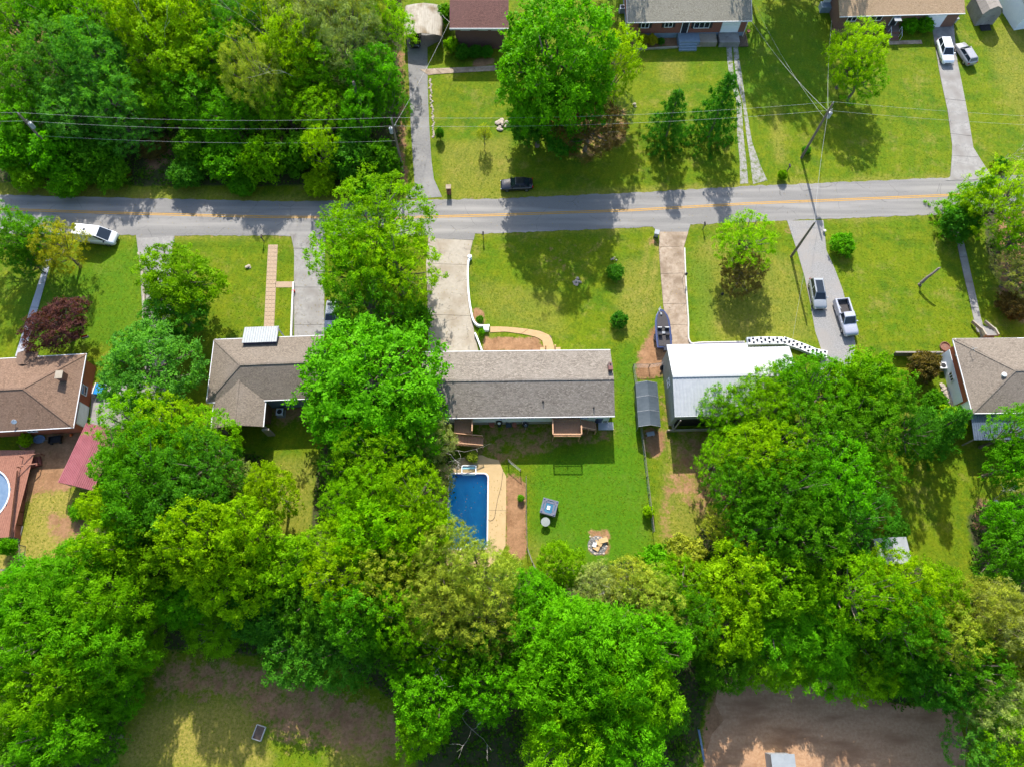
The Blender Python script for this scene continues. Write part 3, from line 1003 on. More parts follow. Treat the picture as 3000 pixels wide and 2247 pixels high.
def window(root, w, d, inset, side, t, z, ww=1.2, hh=1.1, panes=2, shutters=False, frame_mat='trim_white'):
    fr_ = MB()
    b = 0.09
    fr_.box((0, -0.05, hh / 2 - b / 2), (ww, 0.10, b)).box((0, -0.05, -hh / 2 + b / 2), (ww, 0.14, b))
    for i in range(panes + 1):
        x = -ww / 2 + b / 2 + (ww - b) * i / panes
        fr_.box((x, -0.045, 0), (b, 0.09, hh - 2 * b))
    o = fitted(root, 'window', w, d, inset, side, t, z, fr_, frame_mat)
    for i in range(panes):
        x = -ww / 2 + b / 2 + (ww - b) * (i + 0.5) / panes
        MB().box((x, -0.02, 0), ((ww - b) / panes - b, 0.03, hh - 2 * b)).build('pane', 'glass', o)
    if shutters:
        for s_ in (-1, 1):
            MB().box((s_ * (ww / 2 + 0.22), -0.03, 0), (0.36, 0.06, hh)).build('shutter', 'shutter', o)
    return o

def door(root, w, d, inset, side, t, z0, ww=0.95, hh=2.05, material='shutter', panels=0):
    o = fitted(root, 'door', w, d, inset, side, t, z0, MB().box((0, -0.03, hh / 2), (ww, 0.06, hh)), material)
    MB().box((-ww / 2 - 0.06, -0.045, hh / 2), (0.12, 0.09, hh)).box((ww / 2 + 0.06, -0.045, hh / 2), (0.12, 0.09, hh)).box((0, -0.045, hh + 0.06), (ww + 0.24, 0.09, 0.12)).build('door_frame', 'trim_white', o)
    MB().lathe((ww / 2 - 0.1, -0.09, hh * 0.48), [(0.01, -0.035), (0.035, 0), (0.01, 0.035)], 8).build('handle', 'rim', o)
    return o

def garage_door(root, w, d, inset, side, t, z0, ww=2.6, hh=2.1, material='white_paint'):
    o = fitted(root, 'garage_door', w, d, inset, side, t, z0, MB().box((0, -0.015, hh / 2), (ww + 0.2, 0.03, hh + 0.1)), 'trim_white')
    n = 4
    for i in range(n):
        MB().box((0, -0.045, hh * (i + 0.5) / n), (ww, 0.04, hh / n - 0.025)).build('panel', material, o)
    return o

def corr(mb, x0, x1, ya, za, yb, zb, pitch=0.3, h=0.04):
    """ribbed sheet, ribs running from (ya,za) to (yb,zb)"""
    n = max(1, round((x1 - x0) / pitch))
    p = (x1 - x0) / n
    xs = []
    for i in range(n):
        x = x0 + i * p
        xs += [(x, 0), (x + p * 0.68, 0), (x + p * 0.76, h), (x + p * 0.92, h)]
    xs.append((x1, 0))
    vs = [(x, ya, za + e) for x, e in xs] + [(x, yb, zb + e) for x, e in xs]
    m_ = len(xs)
    up = 1 if yb > ya else -1
    fs = [((i, i + 1, m_ + i + 1, m_ + i) if up > 0 else (i + 1, i, m_ + i, m_ + i + 1)) for i in range(m_ - 1)]
    mb.add(vs, fs)
    mb.add([(x0, ya, za - 0.05), (x1, ya, za - 0.05), (x1, yb, zb - 0.05), (x0, yb, zb - 0.05)], [(0, 1, 2, 3)])
    for x in (x0, x1):
        mb.add([(x, ya, za), (x, ya, za - 0.05), (x, yb, zb - 0.05), (x, yb, zb)], [(0, 1, 2, 3)])
    mb.add([(x0, ya, za + h), (x1, ya, za + h), (x1, ya, za - 0.06), (x0, ya, za - 0.06)], [(0, 1, 2, 3)])
    return mb

def vent_pipe(roof, x, y, z, material='black', r=0.06, h=0.35):
    MB().lathe((x, y, z), [(r * 1.8, -0.05), (r * 1.8, 0.03), (r, 0.05), (r, h), (r * 0.7, h + 0.01)], 8).build('vent_pipe', material, roof)

# ------------------------------------------------------------------ grey-roofed ranch house in the middle
ctr, w, d, ang = frame((1240, 1032), (1788, 1026), (1236, 1225), 3.8)
h1 = tag(empty('ranch_house', ctr, ang), 'white-walled ranch house with weathered grey shingle gable roof beside the swimming pool', 'house')
ze, zr = 3.8, 5.05
rf = slab_roof('roof', gable_faces(w, d, ze, zr), 0.18, 'shingle_grey', h1)
ridge_cap(rf, [((-w / 2, 0, zr), (w / 2, 0, zr))], 'shingle_grey')
gutters(rf, w, d, ze, 'NS')
MB().box((w / 2 - 0.36, 1.55, 4.85), (0.5, 0.95, 1.1)).build('chimney', 'brick_dark', rf)
MB().box((w / 2 - 0.36, 1.30, 5.42), (0.56, 0.5, 0.06)).box((w / 2 - 0.36, 1.9, 5.42), (0.2, 0.2, 0.3)).build('chimney_cap', 'brick_dark', rf)
vent_pipe(rf, 3.1, -2.6, 4.35); vent_pipe(rf, 9.3, -3.4, 4.1)
walls(h1, w, d, ze, zr, 0.38, 'white_wall')
for t, ww in ((-7.6, 1.1), (-1.9, 1.0), (1.6, 1.0), (8.3, 1.3)):
    window(h1, w, d, 0.38, 'S', t, 2.6, ww, 1.1, 2, frame_mat='white_paint')
for t in (-8.6, -4, 1.4, 7.5):
    window(h1, w, d, 0.38, 'N', t, 2.4, 1.4, 1.2, 2)
door(h1, w, d, 0.38, 'S', 5.0, 2.37, hh=1.2, material='white_paint')
door(h1, w, d, 0.38, 'S', 10.2, 0.0, material='paint_blue')
door(h1, w, d, 0.38, 'N', 3.4, 0.1, material='trim_white')
garage_door(h1, w, d, 0.38, 'N', -9.0, 0.05, 4.6, 2.2)
MB().box((0, -d / 2 + 0.37, 0.4), (w - 0.8, 0.04, 0.9)).build('foundation', 'concrete_grey', h1)
for x_ in (-w / 2 + 0.5, w / 2 - 0.5, 0.6):
    MB().box((x_, -d / 2 + 0.33, 1.85), (0.09, 0.08, 3.6)).build('downpipe', 'trim_white', h1)

def plank_deck(name, label, x0, x1, y0, y1, z, rails, boards_x=True, n=None, mat_b='deck_wood', mat_r='rail_wood', post_z0=-0.2, bw=0.15, rail_h=0.95):
    base = (0.5 * (x0 + x1), 0.5 * (y0 + y1), 0)
    t = tag(empty(name, base), label, 'deck')
    hx, hy = (x1 - x0) / 2, (y1 - y0) / 2
    n = n or max(4, round((x1 - x0 if boards_x else y1 - y0) / bw))
    for i in range(n):
        if boards_x:
            q = (x1 - x0) / n
            MB().box((-hx + (i + 0.5) * q, 0, z - 0.02), (q - 0.022, 2 * hy, 0.04)).build('board', mat_b, t)
        else:
            q = (y1 - y0) / n
            MB().box((0, -hy + (i + 0.5) * q, z - 0.02), (2 * hx, q - 0.022, 0.04)).build('board', mat_b, t)
    MB().box((0, -hy + 0.03, z - 0.16), (2 * hx - 0.02, 0.05, 0.22)).box((0, hy - 0.03, z - 0.16), (2 * hx - 0.02, 0.05, 0.22)).box((-hx + 0.03, 0, z - 0.16), (0.05, 2 * hy - 0.14, 0.22)).box((hx - 0.03, 0, z - 0.16), (0.05, 2 * hy - 0.14, 0.22)).build('joist', mat_r, t)
    for sx in (-1, 1):
        for sy in (-1, 1):
            MB().box((sx * (hx - 0.12), sy * (hy - 0.12), (z - 0.06 + post_z0) / 2), (0.13, 0.13, z - 0.06 - post_z0)).build('post', mat_r, t)
    for a, b in rails:
        a, b = Vector((a[0] * hx, a[1] * hy, 0)), Vector((b[0] * hx, b[1] * hy, 0))
        L_ = (b - a).length
        MB().beam(a + Vector((0, 0, z + rail_h)), b + Vector((0, 0, z + rail_h)), 0.14, 0.045).build('handrail', mat_r, t)
        MB().beam(a + Vector((0, 0, z + 0.12)), b + Vector((0, 0, z + 0.12)), 0.05, 0.06).build('bottom_rail', mat_r, t)
        bal = MB()
        k = int(L_ / 0.14)
        for i in range(k + 1):
            p = a.lerp(b, i / k)
            bal.box((p.x, p.y, z + rail_h / 2), (0.035, 0.035, rail_h - 0.06))
        bal.build('baluster', mat_r, t)
        for i in range(3):
            p = a.lerp(b, i / 2)
            MB().box((p.x, p.y, z + rail_h / 2), (0.09, 0.09, rail_h)).build('rail_post', mat_r, t)
    return t

DZ = 2.35
a, b = G(1619, 1278, DZ), G(1702, 1278, DZ)
wall_y = ctr.y - d / 2 + 0.38
dk = plank_deck('wooden_deck', 'raised cedar-coloured deck with front railing behind the grey-roofed ranch house', a.x, b.x, a.y, wall_y + 0.02, DZ,
                [((-1, -1), (1, -1)), ((1, -1), (1, -0.1)), ((-1, -1), (-1, 0.9))], True)
# ramp of planks running down to the right along the wall
rp = tag(empty('deck_ramp', (b.x + 1.0, wall_y - 0.75, 0)), 'short sloping wooden ramp beside the raised deck, next to the blue door', 'ramp')
for i in range(14):
    t_ = (i + 0.5) / 14
    MB().box((-0.95 + 1.9 * t_, 0, DZ - 0.05 - 1.15 * t_), (0.125, 1.2, 0.05)).build('board', 'deck_wood', rp)
for y_ in (-0.62,):
    MB().beam((-0.97, y_, DZ + 0.75), (0.98, y_, DZ - 0.45), 0.1, 0.06).build('handrail', 'rail_wood', rp)
    for i in range(3):
        t_ = i / 2
        MB().box((-0.93 + 1.86 * t_, y_, (DZ + 0.7 - 1.2 * t_) / 2), (0.09, 0.09, DZ + 0.7 - 1.2 * t_)).build('post', 'rail_wood', rp)
MB().box((1.05, 0, 0.5), (0.1, 1.2, 1.0)).build('kick_board', 'rail_wood', rp)
sl = G(1775, 1247, 0.3)
o = MB().box((0, 0, 0.15), (1.9, 1.0, 0.3)).build('patio_slab', 'concrete_blue', loc=(sl.x, sl.y, 0))
tag(o, 'pale concrete slab outside the blue back door', 'slab')
a, b = G(1330, 1268, DZ), G(1384, 1268, DZ)
plank_deck('wooden_deck', 'small wooden landing under the tree at the shaded end of the ranch house', a.x, b.x, a.y, wall_y + 0.02, DZ, [((1, -1), (1, 0.9))], False)
# stair flight with slatted side, running towards the pool
a = G(1332, 1303, 1.4); b = G(1416, 1300, 1.2)
stp = tag(empty('wooden_stairs', ((a.x + b.x) / 2, a.y + 0.45, 0)), 'wooden stair flight with slatted rail above the pool deck', 'stairs')
Ls = b.x - a.x
for i in range(9):
    t_ = (i + 0.5) / 9
    MB().box((-Ls / 2 + Ls * t_, 0, 2.2 - 1.15 * t_), (Ls / 9 - 0.02, 1.1, 0.05)).build('tread', 'deck_wood', stp)
for y_ in (-0.6, 0.6):
    MB().beam((-Ls / 2, y_, 3.0), (Ls / 2, y_, 1.85), 0.1, 0.06).build('handrail', 'rail_wood', stp)
    MB().beam((-Ls / 2, y_, 2.05), (Ls / 2, y_, 0.9), 0.05, 0.22).build('stringer', 'rail_wood', stp)
    bal = MB()
    for i in range(24):
        t_ = (i + 0.5) / 24
        bal.box((-Ls / 2 + Ls * t_, y_, 2.5 - 1.15 * t_), (0.04, 0.04, 0.85))
    bal.build('baluster', 'rail_wood', stp)
    for t_ in (0.03, 0.97):
        z_ = 3.0 - 1.15 * t_
        MB().box((-Ls / 2 + Ls * t_, y_, z_ / 2 - 0.1), (0.1, 0.1, z_ + 0.2)).build('post', 'rail_wood', stp)

# ------------------------------------------------------------------ taupe hip-roofed house with rear wing
ctr, w, d, ang = frame((628, 996), (945, 984), (612, 1179), 4.0)
h2 = tag(empty('hip_roof_house', ctr, ang), 'taupe hip-roofed house with rear gable wing and ribbed metal porch awning', 'house')
ze, zr = 4.0, 5.5
rf = slab_roof('roof', hip_faces(w, d, ze, zr, 4.2, 0.0), 0.18, 'shingle_taupe', h2)
ridge_cap(rf, [((-w / 2 + 4.2, 0, zr), (w / 2, 0, zr)), ((-w / 2, -d / 2, ze), (-w / 2 + 4.2, 0, zr)), ((-w / 2, d / 2, ze), (-w / 2 + 4.2, 0, zr))], 'shingle_taupe')
gutters(rf, w, d, ze, 'NSW')
walls(h2, w, d, ze, zr, 0.4, 'blue_wall', gable=False)
Mi = Matrix.Rotation(-ang, 4, 'Z') @ Matrix.Translation(-ctr)
def loc2(px, py, z):
    return Mi @ G(px, py, z)
a, b = loc2(620, 1254, 3.75), loc2(771, 1252, 3.75)
yw0, yw1 = (a.y + b.y) / 2, -d / 2 + 3.2
zw = 4.85
xm = (a.x + b.x) / 2
wing = slab_roof('wing_roof', [[(a.x, yw0, 3.85), (xm, yw0, zw), (xm, yw1 + 0.3, zw), (a.x, -d / 2 + 0.05, 3.98)], [(xm, yw0, zw), (b.x, yw0, 3.85), (b.x, -d / 2 + 0.05, 3.98), (xm, yw1 + 0.3, zw)]], 0.16, 'shingle_taupe', h2)
MB().beam((xm, yw0, zw + 0.02), (xm, yw1, zw + 0.02), 0.24, 0.05).build('ridge_cap', 'shingle_taupe', wing)
for x_ in (a.x - 0.06, b.x + 0.06):
    MB().box((x_, (yw0 - d / 2) / 2, 3.8), (0.11, -d / 2 - yw0, 0.12)).build('gutter', 'trim_white', wing)
mb = MB().prism([(a.x + 0.4, -d / 2 + 0.5), (a.x + 0.4, yw0 + 1.6), (b.x - 0.4, yw0 + 1.6), (b.x - 0.4, -d / 2 + 0.5)], -0.2, 3.6)
mb.add([(a.x + 0.4, yw0 + 0.4, 3.7), (b.x - 0.4, yw0 + 0.4, 3.7), (xm, yw0 + 0.4, zw - 0.2)], [(0, 1, 2)])
mb.build('wing_wall', 'brick_brown', h2)
for x_ in (a.x + 0.5, b.x - 0.5):
    MB().box((x_, yw0 + 0.5, 1.75), (0.3, 0.3, 3.7)).build('porch_post', 'grey_wood', h2)
MB().box((b.x - 0.2, yw0 + 0.1, 1.2), (0.9, 0.25, 2.4)).build('wing_buttress', 'grey_wood', h2)
aw = MB()
p = [loc2(*q, 4.5) for q in ((711, 1009), (813, 1004), (822, 955), (720, 959))]
corr(aw, p[0].x, p[1].x, p[0].y, 4.85, p[3].y, 4.45, 0.32, 0.05)
awn = aw.build('porch_awning', 'metal_awning', h2)
MB().box(((p[0].x + p[1].x) / 2, p[0].y + 0.08, 4.55), (p[1].x - p[0].x - 0.1, 0.06, 0.5)).build('fascia', 'purple_fascia', awn)
MB().box((p[1].x - 0.08, (p[0].y + p[3].y) / 2, 4.5), (0.06, p[3].y - p[0].y - 0.3, 0.25)).build('fascia', 'purple_fascia', awn)
for x_ in (p[0].x + 0.2, p[1].x - 0.2):
    MB().box((x_, p[3].y - 0.15, 2.15), (0.12, 0.12, 4.5)).build('awning_post', 'trim_white', awn)
for t in (-3.5, 0.5):
    window(h2, w, d, 0.4, 'N', t, 2.5, 1.4, 1.2, 2)
window(h2, w, d, 0.4, 'S', 2.6, 2.4, 1.2, 1.0, 2)
door(h2, w, d, 0.4, 'N', -1.2, 0.2)
window(h2, w, d, 0.4, 'W', 1.0, 2.4, 1.2, 1.1, 2)

def ac_unit(px, py, label, s=0.85):
    g = G(px, py, 0.0)
    t = tag(empty('air_conditioner', (g.x, g.y, 0)), label, 'air conditioner')
    MB().box((0, 0, 0.05), (s + 0.25, s + 0.25, 0.1)).build('pad', 'concrete_grey', t)
    MB().box((0, 0, 0.1 + s * 0.42), (s, s, s * 0.84)).build('casing', 'plastic_grey', t)
    MB().box((0, 0, 0.12 + s * 0.85), (s + 0.04, s + 0.04, 0.05)).build('top_panel', 'trim_white', t)
    MB().lathe((0, 0, 0.15 + s * 0.85), [(s * 0.36, 0), (s * 0.38, 0.03), (s * 0.2, 0.05)], 16).build('fan_grille', 'black', t)
    return t
ac_unit(825, 1212, 'grey air conditioner behind the taupe hip-roofed house')
ac_unit(2753, 1078, 'pale air conditioner beside the brick and white wall of the tan-roofed house')
ac_unit(1822, 34, 'dark air conditioner at the shaded end of the beige-roofed brick house')

# ------------------------------------------------------------------ brown hip-roofed brick house, left edge
ctr, w, d, ang = frame((20, 1049), (253, 1039), (0, 1265), 3.2, 18.0, 'R')
ctr, w, d, ang = ctr, 18.0, 9.75, ang + math.radians(0.8)
h3 = tag(empty('brown_roof_house', ctr, ang), 'red brick house with brown hip roof beside the round pool', 'house')
ze, zr = 3.2, 4.75
hl = 6.0
rf = slab_roof('roof', hip_faces(w, d, ze, zr, 5, hl), 0.18, 'shingle_brown', h3)
ridge_cap(rf, [((-w / 2 + 5, 0, zr), (w / 2 - hl, 0, zr)), ((w / 2, -d / 2, ze), (w / 2 - hl, 0, zr)), ((w / 2, d / 2, ze), (w / 2 - hl, 0, zr))], 'shingle_brown')
gutters(rf, w, d, ze, 'NSEW')
MB().box((w / 2 - 1.9, 1.55, 4.15), (0.75, 0.9, 1.2)).build('chimney', 'brick_brown', rf)
MB().box((w / 2 - 1.9, 1.55, 4.78), (0.9, 1.05, 0.08)).build('chimney_cap', 'concrete', rf)
walls(h3, w, d, ze, zr, 0.4, 'brick_orange', gable=False)
garage_door(h3, w, d, 0.4, 'E', -2.6, 0.05, 2.7, 2.1)
window(h3, w, d, 0.4, 'E', 0.55, 1.7, 1.3, 1.1, 1)
window(h3, w, d, 0.4, 'N', 4.5, 1.8, 1.4, 1.2, 2)
window(h3, w, d, 0.4, 'S', 3.0, 1.9, 1.2, 1.0, 2)
pc = empty('front_porch', (0, 0, 0)); pc.parent = h3
for x_ in (-0.9, 0.9):
    MB().box((1.6 + x_, d / 2 + 0.5, 1.45), (0.16, 0.16, 2.9)).build('porch_post', 'trim_white', pc)
MB().box((1.6, d / 2 + 0.35, 0.12), (2.6, 1.3, 0.24)).build('porch_floor', 'brick_brown', pc)
slab_roof('porch_roof', [[(0.3, d / 2 - 1.2, 3.35), (1.6, d / 2 - 1.2, 3.85), (1.6, d / 2 + 0.7, 3.85), (0.3, d / 2 + 0.7, 3.25)], [(1.6, d / 2 - 1.2, 3.85), (2.9, d / 2 - 1.2, 3.35), (2.9, d / 2 + 0.7, 3.25), (1.6, d / 2 + 0.7, 3.85)]], 0.12, 'shingle_brown', pc)
# satellite dish on the roof
g = G(45, 1238, 3.5)
sd = tag(empty('satellite_dish', (g.x, g.y, 3.32)), 'small white satellite dish on the brown hip roof', 'satellite dish')
MB().tube([(0, 0, 0), (0.05, 0.05, 0.45)], 0.03, 6).build('mast', 'galv', sd)
mb = MB().lathe((0, 0, 0), [(0.01, 0.0), (0.18, 0.03), (0.30, 0.09), (0.29, 0.10), (0.17, 0.05), (0.01, 0.02)], 14)
o = mb.build('dish', 'white_paint', sd, True); o.location = (0.05, 0.05, 0.5); o.rotation_euler = (0.9, 0, 0.6)
MB().tube([(0.05, 0.05, 0.45), (-0.25, -0.2, 0.7)], 0.015, 5).build('arm', 'galv', sd)

# ------------------------------------------------------------------ tan hip-roofed house, right edge
ctr, w, d, ang = frame((2792, 994), (2980, 992), (2838, 1210), 4.0, 17.0, 'L')
h4 = tag(empty('tan_roof_house', ctr, ang), 'tan hip-roofed house with orange brick and white lower wall beside blue metal porch roof', 'house')
ze, zr = 4.0, 5.5
hl = 5.6
rf = slab_roof('roof', hip_faces(w, d, ze, zr, hl, 4), 0.18, 'shingle_tan', h4)
ridge_cap(rf, [((-w / 2 + hl, 0, zr), (w / 2 - 4, 0, zr)), ((-w / 2, -d / 2, ze), (-w / 2 + hl, 0, zr)), ((-w / 2, d / 2, ze), (-w / 2 + hl, 0, zr))], 'shingle_tan')
gutters(rf, w, d, ze, 'NSW')
gf_ = slab_roof('front_roof', [[(-w / 2 + 0.4, d / 2 + 0.06, 4.02), (-w / 2 + 4.3, d / 2 - 3.6, 5.1), (-w / 2 + 8.2, d / 2 + 0.06, 4.02)]], 0.1, 'shingle_tan', rf)
MB().lathe((-w / 2 + 4.2, -0.5, 5.05), [(0.22, -0.1), (0.22, 0.25), (0.3, 0.27), (0.3, 0.36), (0.03, 0.46)], 12).build('roof_vent', 'trim_white', rf)
MB().box((-w / 2 + 7.2, -1.0, 5.2), (0.45, 0.45, 0.4)).build('roof_vent', 'trim_white', rf)
MB().tube([(-w / 2 + 1.4, 3.0, 4.4), (-w / 2 + 1.4, 3.0, 5.4)], 0.03, 6).tube([(-w / 2 + 1.0, 3.0, 5.35), (-w / 2 + 1.8, 3.1, 5.35)], 0.02, 5).tube([(-w / 2 + 1.4, 2.6, 5.2), (-w / 2 + 1.4, 3.4, 5.2)], 0.02, 5).build('antenna', 'galv', rf)
walls(h4, w, d, ze, zr, 0.5, 'brick_orange', gable=False)
MB().prism([(-w / 2 + 0.44, -d / 2 + 2.2), (-w / 2 + 0.44, d / 2 - 0.6), (-w / 2 + 0.52, d / 2 - 0.6), (-w / 2 + 0.52, -d / 2 + 2.2)], -0.1, 2.15).build('lower_wall', 'white_wall', h4)
window(h4, w, d, 0.43, 'W', 0.9, 1.3, 1.2, 0.8, 3)
door(h4, w, d, 0.5, 'W', -d / 2 + 1.3, 1.6, material='white_paint')
window(h4, w, d, 0.5, 'N', -3.5, 2.6, 1.6, 1.2, 2)
for k in range(3):
    MB().beam((-w / 2 + 0.36, 3.2, 3.3 - 0.06 * k), (-w / 2 + 0.36, 2.9, 3.3 - 0.06 * k), 0.1, 0.3).build('meter', 'trim_white', h4) if k == 0 else None
mb = MB()
corr(mb, -w / 2 + 0.1, w / 2 - 1, -d / 2 - 3.1, 2.9, -d / 2 + 0.3, 3.55, 0.28, 0.045)
pr = mb.build('porch_roof', 'metal_blue', h4)
for x_ in (-w / 2 + 0.4, -w / 2 + 5, -w / 2 + 10):
    MB().box((x_, -d / 2 - 2.9, 1.4), (0.14, 0.14, 2.95)).build('porch_post', 'grey_wood', pr)
# front steps with flaring cheek walls
a, b = G(2857, 968), G(2905, 968)
stp = tag(empty('front_steps', ((a.x + b.x) / 2, a.y - 0.6, 0)), 'concrete front steps with flaring side walls at the tan-roofed house', 'steps')
for i in range(5):
    MB().box((0.1, 0.9 - 0.34 * i, 0.1 + 0.1 * i), (1.5, 0.34, 0.2 + 0.2 * i)).build('step', 'concrete_grey', stp)
for s_ in (-1, 1):
    MB().beam((0.1 + s_ * 0.85, -0.7, 1.1), (0.1 + s_ * 0.85, 0.45, 0.75), 0.16, 0.5).beam((0.1 + s_ * 0.85, 0.4, 0.7), (0.1 + s_ * 0.85 - 0.75, 1.75, 0.4), 0.16, 0.5).build('cheek_wall', 'concrete', stp)
g = G(2766, 1018)
o = MB().lathe((0, 0, 0), [(0.62, 0), (0.68, 0.32), (0.60, 0.34), (0.56, 0.2), (0.02, 0.22)], 18).build('planter_ring', 'brick_brown', loc=(g.x, g.y, 0))
tag(o, 'round brick planter ring at the corner of the tan-roofed house', 'planter')
# picket / board fence running left of it
a, b = G(2622, 1037, 1.0), G(2760, 1031, 1.0)
fc = tag(empty('board_fence', ((a.x + b.x) / 2, (a.y + b.y) / 2, 0)), 'weathered greenish board fence running up to the tan-roofed house', 'fence')
Lf = (b - a).length
for i in range(24):
    MB().box((-Lf / 2 + Lf * (i + 0.5) / 24, 0, 0.6), (Lf / 24 - 0.015, 0.03, 1.2)).build('picket', 'grey_wood', fc)
for z_ in (0.35, 0.95):
    MB().box((0, 0.045, z_), (Lf, 0.05, 0.09)).build('rail', 'grey_wood', fc)
MB().box((0, 0, 1.22), (Lf, 0.2, 0.04)).build('cap_board', 'grey_wood', fc)

# ------------------------------------------------------------------ white metal-roofed house
ctr, w, d, ang = frame((1953, 1012), (2189, 1007), (1970, 1219), 4.6)
h5 = tag(empty('metal_roof_house', ctr, ang), 'grey-walled house with white ribbed metal gable roof beside the parked boat', 'house')
ze, zr = 4.6, 5.8
mb = MB()
corr(mb, -w / 2, w / 2, -d / 2, ze, 0, zr, 0.42, 0.03)
corr(mb, -w / 2, w / 2, d / 2, ze, 0, zr, 0.42, 0.03)
rf = mb.build('roof', 'metal_white', h5)
MB().beam((-w / 2, 0, zr + 0.04), (w / 2, 0, zr + 0.04), 0.34, 0.05).build('ridge_cap', 'galv', rf)
for s_ in (-1, 1):
    MB().box((0, s_ * (d / 2 + 0.04), ze - 0.07), (w, 0.07, 0.16)).build('fascia', 'trim_white', rf)
vent_pipe(rf, 3.6, -2.7, 5.1)
walls(h5, w, d, ze, zr, 0.25, 'metal_grey')
mb = MB()
for i in range(30):
    mb.box((-w / 2 + 0.235, -d / 2 + 0.4 + i * (d - 0.8) / 29, 2.2), (0.03, 0.05, 4.6))
stuff(mb.build('siding_rib', 'metal_grey', h5))
MB().box((-0.5, -d / 2 + 0.23, 1.35), (w - 2.6, 0.05, 2.5)).build('porch_shade_panel', 'black', h5)  # black panel standing in for the shade inside the open porch
MB().box((-0.8, -d / 2 - 0.5, 0.35), (w - 1.4, 0.14, 0.7)).box((-w / 2 + 0.7, -d / 2 - 0.1, 0.35), (0.14, 0.66, 0.7)).build('porch_wall', 'concrete', h5)
for x_ in (-w / 2 + 0.7, 0, w / 2 - 2):
    MB().box((x_, -d / 2 - 0.5, 2.6), (0.12, 0.12, 3.8)).build('porch_post', 'grey_wood', h5)
window(h5, w, d, 0.25, 'N', 1.2, 2.6, 1.4, 1.1, 2)
door(h5, w, d, 0.25, 'N', -2.6, 0.0, material='white_paint')
window(h5, w, d, 0.25, 'W', 0.4, 2.6, 1.1, 1.0, 2)
# lower annex on the right
a, b, c = loc0 = [Matrix.Rotation(-ang, 4, 'Z') @ (G(*q, 4.1) - ctr) for q in ((2193, 1020), (2312, 1015), (2193, 1206))]
xa, xb, yb_, ya_ = w / 2 + 0.03, b.x, b.y, -d / 2 + 0.5
ym = (ya_ + yb_) / 2
mb = MB()
corr(mb, xa, xb, ya_, 4.1, ym, 5.2, 0.42, 0.03)
corr(mb, xa, xb, yb_, 4.1, ym, 5.2, 0.42, 0.03)
ar = mb.build('annex_roof', 'metal_white', h5)
MB().beam((xa, ym, 5.24), (xb, ym, 5.24), 0.34, 0.05).build('ridge_cap', 'galv', ar)
MB().prism([(xa + 0.2, ya_ + 0.3), (xb - 0.3, ya_ + 0.3), (xb - 0.3, yb_ - 0.3), (xa + 0.2, yb_ - 0.3)], -0.2, 4.0).build('annex_wall', 'metal_grey', h5)

# decorative hollow-block wall in front: every block a part
bw = tag(empty('block_wall', (G(2300, 1012).x, G(2300, 1012).y, 0)), 'curving white hollow-block garden wall in front of the white metal roof', 'wall')
o0 = Vector(bw.location)
pts = [(2186, 1004), (2240, 1002), (2296, 1003), (2340, 1018), (2385, 1036), (2418, 1043)]
def along(pts, n, z=0.0):
    P = [G(*q, z) for q in pts]
    seg = [(P[i + 1] - P[i]).length for i in range(len(P) - 1)]
    tot = sum(seg)
    out = []
    for k in range(n):
        dd = tot * (k + 0.5) / n
        for i, s_ in enumerate(seg):
            if dd <= s_ or i == len(seg) - 1:
                out.append((P[i].lerp(P[i + 1], dd / s_), math.atan2(P[i + 1].y - P[i].y, P[i + 1].x - P[i].x)))
                break
            dd -= s_
    return out, tot
spots, tot = along(pts, 20)
bl = tot / 20
for k, (p, a_) in enumerate(spots):
    q = p - o0
    c_, s_ = math.cos(a_), math.sin(a_)
    def tr(x, y):
        return (q.x + c_ * x - s_ * y, q.y + s_ * x + c_ * y)
    cores = [0.0] if k % 2 == 0 else [-0.27, 0.27]
    half = 0.50
    cl = 0.52 if k % 2 == 0 else 0.36
    mb = MB()
    for sx in (-1, 1):
        x_, y_ = tr(sx * (bl / 2 - 0.05), 0)
        mb.box((x_, y_, 0.28), (0.09, 2 * half, 0.56), rz=a_)
    edges = [-half] + sum([[c0 - cl / 2, c0 + cl / 2] for c0 in cores], []) + [half]
    for e0, e1 in zip(edges[::2], edges[1::2]):
        x_, y_ = tr(0, (e0 + e1) / 2)
        mb.box((x_, y_, 0.275), (bl - 0.18, e1 - e0, 0.55), rz=a_)
    o = mb.build('block', 'white_paint', bw)
    for c0 in cores:
        x_, y_ = tr(0, c0)
        MB().box((x_, y_, 0.2), (bl - 0.185, cl - 0.01, 0.4), rz=a_).build('planting_soil', 'shutter', o)

# ------------------------------------------------------------------ beige-roofed red brick house, top
a, b = G(1838, 67, 3.5), G(2203, 62, 3.5)
ang = math.atan2(b.y - a.y, b.x - a.x)
w, d = (b - a).length, 9.2
ctr = (a + b) / 2 + Vector((-math.sin(ang), math.cos(ang), 0)) * d / 2
ctr.z = 0
h6 = tag(empty('beige_roof_house', ctr, ang), 'red brick house with pale beige roof and white single garage door', 'house')
ze, zr = 3.5, 5.1
rf = slab_roof('roof', gable_faces(w, d, ze, zr), 0.18, 'shingle_beige', h6)
gutters(rf, w, d, ze, 'NS')
ridge_cap(rf, [((-w / 2, 0, zr), (w / 2, 0, zr))], 'shingle_beige')
for x_ in (-w / 2 - 0.03, w / 2 + 0.03):
    MB().beam((x_, -d / 2, ze - 0.06), (x_, 0, zr - 0.06), 0.05, 0.2).build('bargeboard', 'trim_white', rf)
walls(h6, w, d, ze, zr, 0.45, 'brick_red', z0=1.0)
xq = w / 2 - 1.7
MB().prism([(-w / 2 + 0.5, -d / 2 + 0.5), (w / 2 - 0.5, -d / 2 + 0.5), (w / 2 - 0.5, d / 2 - 0.5), (-w / 2 + 0.5, d / 2 - 0.5)], -0.2, 0.995).build('foundation', 'base_blue', h6)
